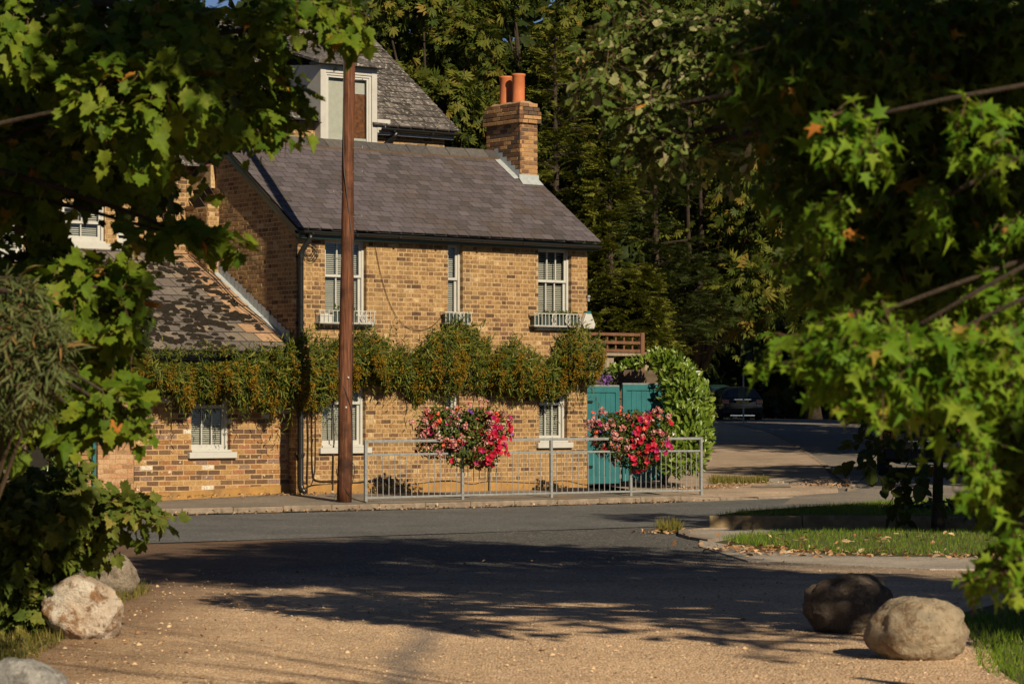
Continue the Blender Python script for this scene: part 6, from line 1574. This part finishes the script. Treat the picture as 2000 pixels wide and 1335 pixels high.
# foliage behind it, its leaf colour darkened for shade
sg2 = [cpx(1700, 120, 300, 140, 10.9, .5), cpx(1850, 380, 200, 120, 10.9, .4), cpx(1700, 520, 170, 90, 11, .4), cpx(1920, 560, 110, 90, 10.8, .4), cpx(1970, 820, 60, 130, 10.6, .3), cpx(1600, 330, 120, 100, 11.2, .4), cpx(1990, 1000, 40, 130, 10.6, .3), cpx(1960, 60, 90, 100, 10.8, .4)]
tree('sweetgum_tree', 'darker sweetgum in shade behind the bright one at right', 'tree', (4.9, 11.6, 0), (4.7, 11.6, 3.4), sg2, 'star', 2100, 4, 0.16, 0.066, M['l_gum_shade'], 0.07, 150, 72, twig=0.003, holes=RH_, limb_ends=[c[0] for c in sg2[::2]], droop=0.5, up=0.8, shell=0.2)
# big oak overhead on the right; low boughs enter the picture, the crown shades the road
ok_in = [cpx(1190, 140, 70, 70, 17.5, .35), cpx(1270, 60, 110, 60, 17.8, .4), cpx(1390, 110, 110, 90, 17.5, .45), cpx(1290, 210, 80, 40, 17.2, .3), cpx(1330, 290, 70, 36, 17, .3), cpx(1470, 250, 90, 100, 17.4, .4), cpx(1520, 50, 110, 60, 17.5, .4), cpx(1250, 280, 40, 40, 17.2, .2), cpx(1560, 150, 90, 90, 17.8, .4)]
OAKB = (8.3, 15.0, 0)
tree('oak_tree', 'oak whose low boughs with pale undersides hang at upper right of centre', 'tree', OAKB, (8.0, 15.0, 4.6), ok_in, 'oak', 800, 6, 0.2, 0.066, M['l_oak'], 0.32, 250, 81, twig=0.004, droop=0.3, up=0.7, out=0.3, rnd=0.6, shell=0.25, sunface=0.1)
# places that stand in full sun in the photograph: no crown is grown across their light
LIT = [(px, py, Y, r) for px, py, Y, r in [(1175, 120, 17.5, .35), (1230, 190, 17.4, .3), (1300, 60, 17.6, .3), (80, 60, 14.3, .14), (285, 195, 13.8, .2), (610, 45, 15, .18), (690, 60, 15.2, .1), (190, 560, 14.2, .12), (250, 790, 13.8, .16), (90, 840, 13.9, .15),
   (150, 1000, 19.6, .4), (50, 1090, 19.6, .4), (160, 1190, 19.3, .35), (40, 1320, 14.6, .35), (1640, 235, 9.4, .2), (1910, 240, 9.2, .2), (1780, 690, 9.0, .4), (1640, 700, 9.2, .25), (1890, 880, 8.8, .25), (1930, 680, 9.0, .25), (1590, 420, 9.8, .2), (1815, 410, 9.5, .2), (560, 240, 15.4, .15), (50, 660, 12.9, .2), (1770, 1225, 18.0, .3), (1700, 1250, 18.0, .1)]]
LIT = [(P(px, py, Y), r) for px, py, Y, r in LIT]
def lit_ok(c):
    for p, r in LIT:
        v = Vector(c[0]) - p; d = v.dot(SUN)
        if d > 0.5 and (v - SUN * d).length < r + c[1][0] * 0.75: return False
    return True
# ------------------------------------------------------------------ trees out of the frame that cast shade, several added only for it
def canopy(label, base, fork, clumps, n, seed, size=0.2, leaf='oak', mat='l_oak', r0=0.3, per=6, length=0.5, shell=0.45):
    clumps = [c for c in clumps if lit_ok(c)]
    tree('broadleaf_tree', label, 'tree', base, fork, clumps, leaf, n, per, length, size, M[mat], r0, 0, seed, shell=shell, droop=0.3, up=0.8, out=0.5)
def blob(R, c, r, k, rr):
    out = []
    for _ in range(k):
        d = Vector((R.gauss(0, 1), R.gauss(0, 1), R.gauss(0, 1))).normalized() * (R.random() ** 0.4)
        q = rr * R.uniform(.75, 1.25)
        out.append(((c[0] + d.x * r[0], c[1] + d.y * r[1], c[2] + d.z * r[2]), (q, q, q * .75), q ** 3))
    return out
R = random.Random(90)
def shade_for(lst):
    """unseen leaf clumps added between the sun and these places to shade them"""
    out = []
    for px, py, Y, r, d in lst:
        c = P(px, py, Y) + SUN * d; out.append((tuple(c), (r, r, r * .8), r ** 2.4))
    return out
ground_dark = []
for px, py, r, d in [(1250, 1235, .4, 14), (1400, 1255, .4, 14.5), (1520, 1235, .5, 14), (1120, 1212, .35, 14), (1330, 1215, .4, 13.5), (1600, 1265, .35, 14.5), (1450, 1285, .22, 15), (900, 1190, .3, 14), (1560, 1200, .5, 13.5)]:
    ground_dark.append((tuple(G(px, py) + SUN * d), (r, r, r * .8), r ** 2.4))  # unseen clumps added to break up the sun on the drive
oak_dark = shade_for([(1410, 150, 17.5, .4, 7), (1480, 260, 17.4, .5, 7.4), (1400, 330, 17.2, .4, 7.8), (1320, 270, 17.1, .3, 8), (1440, 440, 17.2, .4, 8.2), (1480, 530, 17.1, .35, 8.6), (1530, 50, 17.6, .5, 7.2), (1570, 160, 17.8, .5, 7), (1480, 200, 17.5, .55, 8), (1420, 420, 17.2, .45, 9), (1560, 120, 17.8, .55, 8.5), (1480, 590, 17, .35, 9.5), (1380, 40, 17.5, .35, 8), (1330, 300, 17, .25, 9)])  # crown clumps added to keep sun off the low boughs
canopy('tall oak right of the drive whose crown shades the road', (8.4, 14.4, 0), (8.0, 14.0, 7), blob(R, (7.6, 13.6, 10.2), (3.1, 4.1, 3.3), 40, 1.05) + oak_dark + ground_dark, 3600, 91)
canopy('tree right of the drive with clumps added to shade the darker boulder', (12.9, 7.5, 0), (12.6, 7.4, 5), blob(R, (12.3, 7.4, 9), (2.4, 2.4, 2.8), 16, 1.3) + shade_for([(1655, 1180, 20.5, .5, 12), (1600, 1190, 20.5, .3, 12.5), (1960, 1240, 16.8, .5, 10), (1950, 1170, 19.5, .6, 11), (2010, 1310, 15.2, .4, 9.5), (1930, 1120, 22, .6, 11)]), 2600, 92)  # last clumps are added only to darken boulder and verge
lm_dark = shade_for([(210, 335, 15.6, .4, 9), (60, 265, 15.6, .34, 9.3), (390, 115, 15, .26, 9.4), (470, 195, 15.4, .28, 9.2), (385, 265, 15.8, .3, 9), (190, 90, 14.8, .2, 9), (470, 30, 15, .2, 9), (110, 440, 15.4, .35, 9.2), (330, 460, 14.8, .24, 9), (130, 345, 15.4, .52, 9), (330, 335, 15.6, .36, 9.5), (440, 150, 15.4, .34, 9), (520, 255, 15.4, .28, 9.6), (30, 200, 15.6, .36, 8.6), (60, 480, 15, .36, 9), (110, 690, 14.8, .36, 9.4), (80, 300, 18, .8, 10), (240, 420, 15.5, .26, 9), (10, 720, 14.5, .3, 9), (400, 60, 15, .2, 8.6), (300, 600, 14.4, .15, 9.4),
   (150, 180, 19.5, .7, 11), (420, 140, 19, .5, 11), (60, 620, 18.5, .5, 11)])
rg_dark = shade_for([(1700, 90, 10.9, .42, 7), (1900, 80, 10.8, .40, 7.4), (1850, 390, 10.9, .3, 7), (1700, 520, 11, .28, 7.4), (1930, 560, 10.8, .28, 7), (1985, 850, 10.6, .22, 7.5), (1590, 320, 11.2, .26, 7), (1990, 1000, 10.6, .2, 7), (1790, 520, 10.9, .25, 7.2), (1560, 80, 11, .3, 7.2), (1960, 330, 10.8, .22, 7.2)])
canopy('unseen tree added beside the viewpoint to dapple the leaves on the left', (6.4, 5.6, 0), (4.4, 6.6, 6), lm_dark, 2400, 93, size=.13, shell=.25, r0=.045, length=.35)  # made-up tree, every clump placed to shade the maples
canopy('unseen tree added beside the viewpoint to dapple the leaves on the right', (7.6, 4.2, 0), (5.6, 4.8, 4.6), rg_dark, 1300, 97, size=.11, length=.28, shell=.25, r0=.04)  # made-up tree, every clump placed to shade the sweetgums
canopy('tree beyond the grass island shading its edging', (11.3, 28.8, 0), (11, 28.7, 4), blob(R, (10.4, 28.4, 7), (2.6, 1.9, 1.6), 18, 1.1), 2000, 94)
canopy('street tree shading the corner of the side road', (15.2, 46.5, 0), (15, 46.6, 5), blob(R, (13.8, 46.5, 7.4), (3.2, 3.4, 2.6), 28, 1.5), 3200, 95)
canopy('street tree further up shading the side road', (17.5, 60, 0), (17, 60, 5), blob(R, (16.4, 60, 9), (3, 6, 4), 22, 1.6), 1800, 96)

for i, (x, y_, h_) in enumerate([(-9.5, 4, 9), (-11, 13, 10), (-12, 25, 10), (-4, -13, 11), (4, -15, 11), (12, -13, 11), (-13, -6, 11)]):  # unseen trees added to hold back sky light
    canopy(['tree left of the viewpoint', 'tree left of the drive beyond the frame', 'tree left of the drive near the road', 'tree far behind the viewpoint', 'tall tree far behind the viewpoint', 'tree behind the viewpoint to the right', 'tree behind the viewpoint to the left'][i] + ', unseen, added to dim the sky light', (x, y_, 0), (x, y_, h_ * .4), blob(R, (x, y_, h_ * .6), (3, 3, h_ * .35), 14, 1.7), 700, 400 + i, size=.42, leaf='diamond', mat='l_dark', length=.8)
# ------------------------------------------------------------------ background trees
def crown_tree(name, label, px0, px1, py0, py1, Y, leaf, n, per, size, mat, seed, k=26, dz=1.6, r0=0.25, singles=0, length=0.5, group='trees behind the cottage', trunk_x=None, **kw):
    R = random.Random(seed); cls = []
    for _ in range(k):
        px = R.uniform(px0, px1); py = R.uniform(py0, py1); rr = R.uniform(0.55, 1.1) * (px1 - px0) / F * Y / 5
        c = P(px, py, Y + R.uniform(-dz, dz)); cls.append((tuple(c), (rr, rr, rr * 0.8), rr ** 2))
    bx = ((px0 + px1) / 2 - 1000) / F * Y; base = (bx, Y + 0.5, H(0, Y))
    if trunk_x is not None: base = (trunk_x, Y + 0.5, H(0, Y))
    fork = (base[0], Y + 0.5, max(2.5, CAMH - (py1 - HOR) / F * Y + 0.3))
    return tree(name, label, 'tree', base, fork, cls, leaf, n, per, length, size, M[mat], r0, singles, seed, group, **kw)
crown_tree('horse_chestnut', 'horse chestnut crown with hanging fingered leaves left of the chimney', 735, 960, -80, 300, 63, 'palm', 1700, 4, 0.195, 'l_chest', 101, 34, dz=2.0, length=.6, shell=.5)
crown_tree('horse_chestnut', 'horse chestnut crown towering behind and right of the chimney', 940, 1180, -80, 420, 66, 'palm', 1700, 4, 0.195, 'l_chest', 102, 34, dz=2.0, length=.6, shell=.5)
crown_tree('horse_chestnut', 'horse chestnut drooping over the side road right of the conifers', 1290, 1700, -60, 640, 64, 'palm', 2000, 4, 0.195, 'l_chest', 103, 40, dz=2.4, length=.6, shell=.5, trunk_x=4.3)
def conifer(label, bx, by, height, spread, seed, z0=1.0, n_br=46, dens=42, mat='l_yew', size=0.30):
    rng = np.random.default_rng(seed); R = random.Random(seed); base = (bx, by, H(0, by)); root = empty('conifer_tree', base); tag(root, label, 'tree', 'conifers behind the trellis')
    mb = MB(); mb.tube([(0, 0, 0), (0.05, 0, height * .5), (0, 0.05, height)], [0.13, 0.08, 0.02], 8)
    P_, Y_, N_ = [], [], []
    for k in range(n_br):
        z = z0 + (height - z0) * (k / n_br) ** 0.9; L = spread * (1 - (z - z0) / (height - z0) * 0.85) * R.uniform(.7, 1.15); a = R.uniform(0, 6.283) if k % 3 else R.uniform(3.6, 5.9)
        d = np.array([math.cos(a), math.sin(a), 0]); s = np.array([-d[1], d[0], 0])
        pts = []
        for q in range(6):
            t = q / 5; pts.append(Vector(d * L * t) + Vector((0, 0, z + L * (0.28 * t - 0.22 * t * t))))
        mb.tube(pts, [0.03 * (1 - .15 * q) for q in range(6)], 4)
        m = int(dens * L / spread * 1.3) + 8
        t = rng.random(m) ** 0.7; lat = rng.normal(size=m) * 0.22 * L * (1 - t * .6)
        pos = d[None] * (L * t)[:, None] + s[None] * lat[:, None]; pos[:, 2] += z + L * (0.28 * t - 0.22 * t * t) + rng.normal(size=m) * .07 - np.abs(lat) * .25
        P_.append(pos); Y_.append(unit(d[None] * 1.0 + s[None] * (np.sign(lat) * .7)[:, None] + np.array([0, 0, .15]) + rng.normal(size=(m, 3)) * .25)); N_.append(unit(np.array([0, 0, 1.0]) + d[None] * .3 + rng.normal(size=(m, 3)) * .35))
    mb.build('trunk', M['bark'], root)
    pos = np.concatenate(P_); me = scatter_mesh('crown', 'yew', pos, np.concatenate(Y_), np.concatenate(N_), rng.uniform(.7, 1.3, len(pos)) * size, M[mat]); o = link('crown', me, root); o['kind'] = 'stuff'
conifer('feathery conifer just right of the chimney', 0.9, 58.5, 9.5, 2.0, 111, 1.5, 60)
conifer('feathery conifer rising behind the trellis fence', 2.0, 57.2, 7.0, 1.8, 112, 1.0, 56, 60)
conifer('low spreading conifer beside the trellis post', 2.6, 56.8, 4.4, 1.45, 113, 1.2, 34, 60)
conifer('taller dark conifer behind the other conifers', 3.1, 60.5, 9.0, 1.9, 114, 2.6, 60, mat='l_dark')
# dark wood further back, each tree on its own
DK = [(-9, 74, 12, 5), (-3.5, 78, 14, 5), (3, 80, 14, 5.5), (15, 88, 15, 5.5), (15, 78, 14, 5), (17, 62, 11, 4.5), (13.5, 70, 12, 4.5), (6.5, 138, 15, 6), (14, 128, 16, 6.5), (20, 100, 16, 6), (24, 140, 18, 8), (-2, 128, 14, 6), (15.5, 100, 14, 4.5)]  # the last tree is added only to shade the hatchback
names = ['dark tree far behind the dormer roof', 'dark tree behind the dormer and chestnut', 'tall dark tree directly behind the conifers', 'dark tree hanging over the upper side road', 'dark tree behind the right-hand chestnut', 'dark tree nearest the shaded car at right', 'dark tree between chestnut and side road', 'farthest dark tree closing the side road', 'dark tree closing the view behind the black hatchback', 'broad dark tree far right of the side road', 'tallest far tree at the right', 'far tree seen between chimney and conifers', 'dark tree added to shade the parked hatchback']
for i, ((x, y, h, r), nm) in enumerate(zip(DK, names)):
    R = random.Random(200 + i); cls = []
    for _ in range(22):
        d = Vector((R.gauss(0, 1), R.gauss(0, 1), R.gauss(0, 1))).normalized() * (R.random() ** .45); q = R.uniform(.8, 1.5) * r / 3.4
        cls.append(((x + d.x * r * .8, y + d.y * r * .6, h * .63 + H(0, y) + d.z * h * .37), (q, q, q * .8), q * q))
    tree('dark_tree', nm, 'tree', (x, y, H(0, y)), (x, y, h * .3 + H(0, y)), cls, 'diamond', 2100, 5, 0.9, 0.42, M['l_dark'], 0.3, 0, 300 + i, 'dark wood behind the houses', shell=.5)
# solid far edge of the wood
rng = np.random.default_rng(8); n = 16000
pos = np.stack([rng.uniform(-60, 75, n), rng.uniform(150, 162, n), 0.4 + rng.random(n) ** 1.2 * 25], 1)
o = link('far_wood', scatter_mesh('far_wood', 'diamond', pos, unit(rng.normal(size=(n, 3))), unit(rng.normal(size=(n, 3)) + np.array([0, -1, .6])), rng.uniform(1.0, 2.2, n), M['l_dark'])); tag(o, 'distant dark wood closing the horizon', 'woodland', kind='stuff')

# drain grating and repaired patches at the corner
M['grate'] = plain('iron_drain_grate', (0.03, 0.027, 0.025), 0.6, 0.4)
def decal(name, label, px0, px1, py0, py1, mat, dz, kind='structure'):
    q = [G(px0, py1, .13), G(px1, py1, .13), G(px1, py0, .13), G(px0, py0, .13)]
    mb = MB(); mb.v = [(p.x, p.y, H(0, p.y) + .125 + dz) for p in q]; mb.f = [(0, 1, 2, 3)]
    o = mb.build(name, mat); o['kind'] = kind; o['label'] = label
decal('footway_patch', 'paler repaired patch in the corner footway', 1500, 1572, 934, 946, M['path'], .006)
decal('footway_patch', 'long pale repair strip in the corner footway', 1468, 1545, 948, 951, M['kerb'], .007)
dg = empty('drain_grate', G(1520, 932, .13)); tag(dg, 'narrow dark iron drain grating set in the corner footway', 'drain')
for k in range(9): MB().box(-0.25 + .056 * k, -0.21 + .056 * k, -.09, .09, .0, .012).build('bar', M['grate'], dg)
MB().box(-.28, .28, -.11, -.09, 0, .014).build('frame', M['grate'], dg); MB().box(-.28, .28, .09, .11, 0, .014).build('frame', M['grate'], dg)
# slender shaded tree on the grass island and plants at its foot
ic = [cpx(1720, 850, 40, 40, 35.5, .4), cpx(1760, 930, 50, 40, 35.5, .4), cpx(1700, 900, 30, 30, 35.3, .3), cpx(1930, 850, 70, 90, 36, .6), cpx(1880, 760, 90, 60, 36, .6), cpx(1780, 800, 70, 40, 36, .5), cpx(1960, 950, 40, 60, 36, .4)]
tree('sapling_tree', 'slender dark-stemmed sapling in shade on the grass island edge', 'tree', (5.55, 36.0, 0.0), (5.6, 36.2, 2.4), ic, 'round', 150, 5, 0.45, 0.15, M['l_dark'], 0.075, 0, 131, limb_ends=[c[0] for c in ic], shell=.3, twig=.006)
shrub('low_plants', 'low dark leafy plants at the foot of the sapling', (5.5, 39.2, .19), [cpx(1780, 995, 50, 14, 39, .4), cpx(1840, 990, 60, 16, 39.3, .4), cpx(1930, 990, 60, 14, 39.3, .4)], 'ivy', 120, 5, .2, .1, M['l_ivy'], 132)
# tuft of straw-coloured ornamental grass
rng = np.random.default_rng(14); n = 700; b = np.array(P(1955, 975, 38.5)); root = empty('grass_tuft', tuple(b)); tag(root, 'tuft of brown straw-like grass on the island at right', 'grass tuft')
a = rng.uniform(0, 6.28, n); pos = np.stack([np.cos(a), np.sin(a), 0 * a], 1) * rng.uniform(0, .15, (n, 1)); y = unit(np.stack([np.cos(a) * .6, np.sin(a) * .6, np.ones(n)], 1) + rng.normal(size=(n, 3)) * .3)
blade = (np.array([(-.018, 0, 0), (.018, 0, 0), (.012, .6, -.08), (-.012, .6, -.08), (0, 1, -.3)], float), np.array([(0, 1, 2), (0, 2, 3), (3, 2, 4)]))
o = link('blades', scatter_mesh('blades', blade, pos, y, unit(rng.normal(size=(n, 3))), rng.uniform(.3, .55, n), M['grass_dry']), root); o['kind'] = 'stuff'

# ------------------------------------------------------------------ grass and fallen leaves
blade2 = (np.array([(-.05, 0, 0), (.05, 0, 0), (0, 1, -.25)], float), np.array([(0, 1, 2)]))
def in_poly(x, y, poly):
    c = np.zeros(len(x), bool); n = len(poly)
    for i in range(n):
        x0, y0 = poly[i]; x1, y1 = poly[(i + 1) % n]
        c ^= ((y0 > y) != (y1 > y)) & (x < (x1 - x0) * (y - y0) / (y1 - y0 + 1e-12) + x0)
    return c
def turf(label, poly, n, z, h, mat, seed, dens=None, name='grass'):
    rng = np.random.default_rng(seed); xs_ = [p[0] for p in poly]; ys_ = [p[1] for p in poly]
    x = rng.uniform(min(xs_), max(xs_), n * 3); y = rng.uniform(min(ys_), max(ys_), n * 3); k = in_poly(x, y, poly)
    if dens is not None: k &= rng.random(n * 3) < dens(x, y)
    x, y = x[k][:n], y[k][:n]; m = len(x)
    pos = np.stack([x, y, np.full(m, z)], 1); d = unit(np.array([0, 0, 1.0]) + rng.normal(size=(m, 3)) * .35)
    o = link(name, scatter_mesh(name, blade2, pos, d, unit(rng.normal(size=(m, 3))), rng.uniform(.5, 1.3, m) * h, mat)); tag(o, label, 'grass', kind='stuff')
turf('short bright grass of the lawn strip at right', [(max(2.5, x), y) for x, y in lawn][:5] + [(10, 30.05)] + lawn[8:], 26000, 0.05, 0.075, M['grass'], 1)
turf('short grass on the raised island at right', [(2.75, 37.4), (3.3, 39.0), (5.6, 42.7), (9.5, 45.7), (9.5, 36.8)], 22000, 0.19, 0.07, M['grass'], 2)
turf('rough grass along the left verge by the boulders', [(-4.6, 13.5), (-3.3, 14.4), (-3.05, 16.5), (-3.1, 19.0), (-3.25, 21.5), (-3.2, 24.6), (-3.9, 26.5), (-5, 26)], 14000, 0.0, 0.10, M['grass_dry'], 3)
turf('shaded rough grass behind the boulders on the right', [(2.95, 15.4), (2.9, 17.2), (3.2, 19.2), (3.3, 21), (5, 23), (5, 15)], 9000, 0.0, 0.09, M['grass'], 4)
turf('dry grass tuft at the foot of the laurel hedge', [(3.8, 52.6), (4.9, 53.0), (5.0, 54.0), (3.9, 54.4)], 2600, 0.2, 0.16, M['grass_dry'], 5)
turf('weeds by the end of the path edging', [(1.9, 36.3), (2.2, 36.2), (2.25, 37.2), (2.0, 37.4)], 500, 0.01, 0.16, M['grass_dry'], 6)
def litter(label, pts, n, z, size, seed, sd=0.4, name='fallen_leaves', zf=None):
    rng = np.random.default_rng(seed); i = rng.integers(0, len(pts) - 1, n); t = rng.random((n, 1)); a = np.array(pts, float)
    p = a[i] * (1 - t) + a[i + 1] * t + rng.normal(size=(n, 2)) * sd
    zz = np.array([zf(x, y) for x, y in p]) if zf else np.full(n, z)
    pos = np.column_stack([p, zz + rng.uniform(.004, .03, n)])
    o = link(name, scatter_mesh(name, 'oak', pos, unit(np.column_stack([rng.normal(size=(n, 2)), rng.normal(size=n) * .35])), unit(np.array([0, 0, 1.0]) + rng.normal(size=(n, 3)) * .45), rng.uniform(.6, 1.3, n) * size, M['litter'])); tag(o, label, 'leaves', kind='stuff')
litter('dry fallen leaves drifted along the front of the lawn strip', [(2.6, 31.8), (3.3, 30.6), (5.5, 30.0), (8, 29.9)], 800, 0.03, 0.08, 1, .3)
litter('fallen leaves scattered over the lawn strip', [(3.2, 32.5), (6, 32.5), (9, 33)], 150, 0.1, 0.08, 2, .9)
litter('leaf crumbs in the gutter along the kerb', [ab(a, -0.22)[:2] for a in np.linspace(-6, 7, 14)], 420, 0.03, 0.05, 3, .05)
litter('dead leaves along the foot of the cottage wall', [ab(a, 2.55)[:2] for a in np.linspace(-3, 1.2, 9)], 260, 0.2, 0.05, 4, .10)
litter('loose leaves and chips strewn over the gravel drive', [(-3.2, 15), (-2.7, 20), (-2.9, 25), (-1, 28), (2, 30), (2.4, 22)], 420, 0.01, 0.035, 5, .7)
litter('leaves caught under the laurel hedge', [(3.0, 50.6), (3.7, 51.2), (4.4, 52.6)], 260, 0.0, 0.06, 6, .2, zf=lambda x, y: H(0, y) + .13)
litter('leaves swept to the corner of the footway', [(4.6, 53.2), (5.6, 52.5), (6.1, 52.0), (6.2, 54.5)], 220, 0.0, 0.06, 7, .3, zf=lambda x, y: H(0, y) + .13)
litter('dead leaves by the end of the path edging', [(1.8, 36.2), (2.15, 36.4), (2.1, 37.4)], 90, 0.012, 0.07, 8, .15)

# loose stones on the drive
rng = np.random.default_rng(77); n = 3000
yv = 13.8 + rng.random(n) ** 1.4 * 14; xv = rng.uniform(-.2, .2, n) * yv; k = (xv > -3.3 + rng.normal(size=n) * .15); xv, yv = xv[k], yv[k]; n = len(xv)
octa = (np.array([(1, 0, 0), (-1, 0, 0), (0, 1, 0), (0, -1, 0), (0, 0, .7), (0, 0, -.7), (.6, .6, .3), (-.6, .6, .25), (-.55, -.6, .3), (.6, -.55, .25)], float), np.array([(0, 6, 4), (6, 2, 4), (2, 7, 4), (7, 1, 4), (1, 8, 4), (8, 3, 4), (3, 9, 4), (9, 0, 4), (0, 2, 6), (2, 1, 7), (1, 3, 8), (3, 0, 9)]))
pos = np.stack([xv, yv, np.full(n, .008)], 1)
M['pebble'] = pieces_mat('loose_pebble', [(0, (0.30,0.19,0.11)), (0.2, (0.55,0.38,0.23)), (0.45, (0.56,0.40,0.25)), (0.7, (0.36,0.25,0.16)), (0.88, (0.58,0.45,0.31)), (0.95, (0.16,0.12,0.09))], nscale=60)
o = link('loose_stones', scatter_mesh('loose_stones', octa, pos, unit(np.column_stack([rng.normal(size=(n, 2)), rng.normal(size=n) * .1])), unit(np.array([0, 0, 1.0]) + rng.normal(size=(n, 3)) * .2), rng.uniform(.005, .014, n) * (1 + (rng.random(n) < .04) * .9), M['pebble'])); tag(o, 'loose tan stones scattered over the gravel drive', 'stones', kind='stuff')
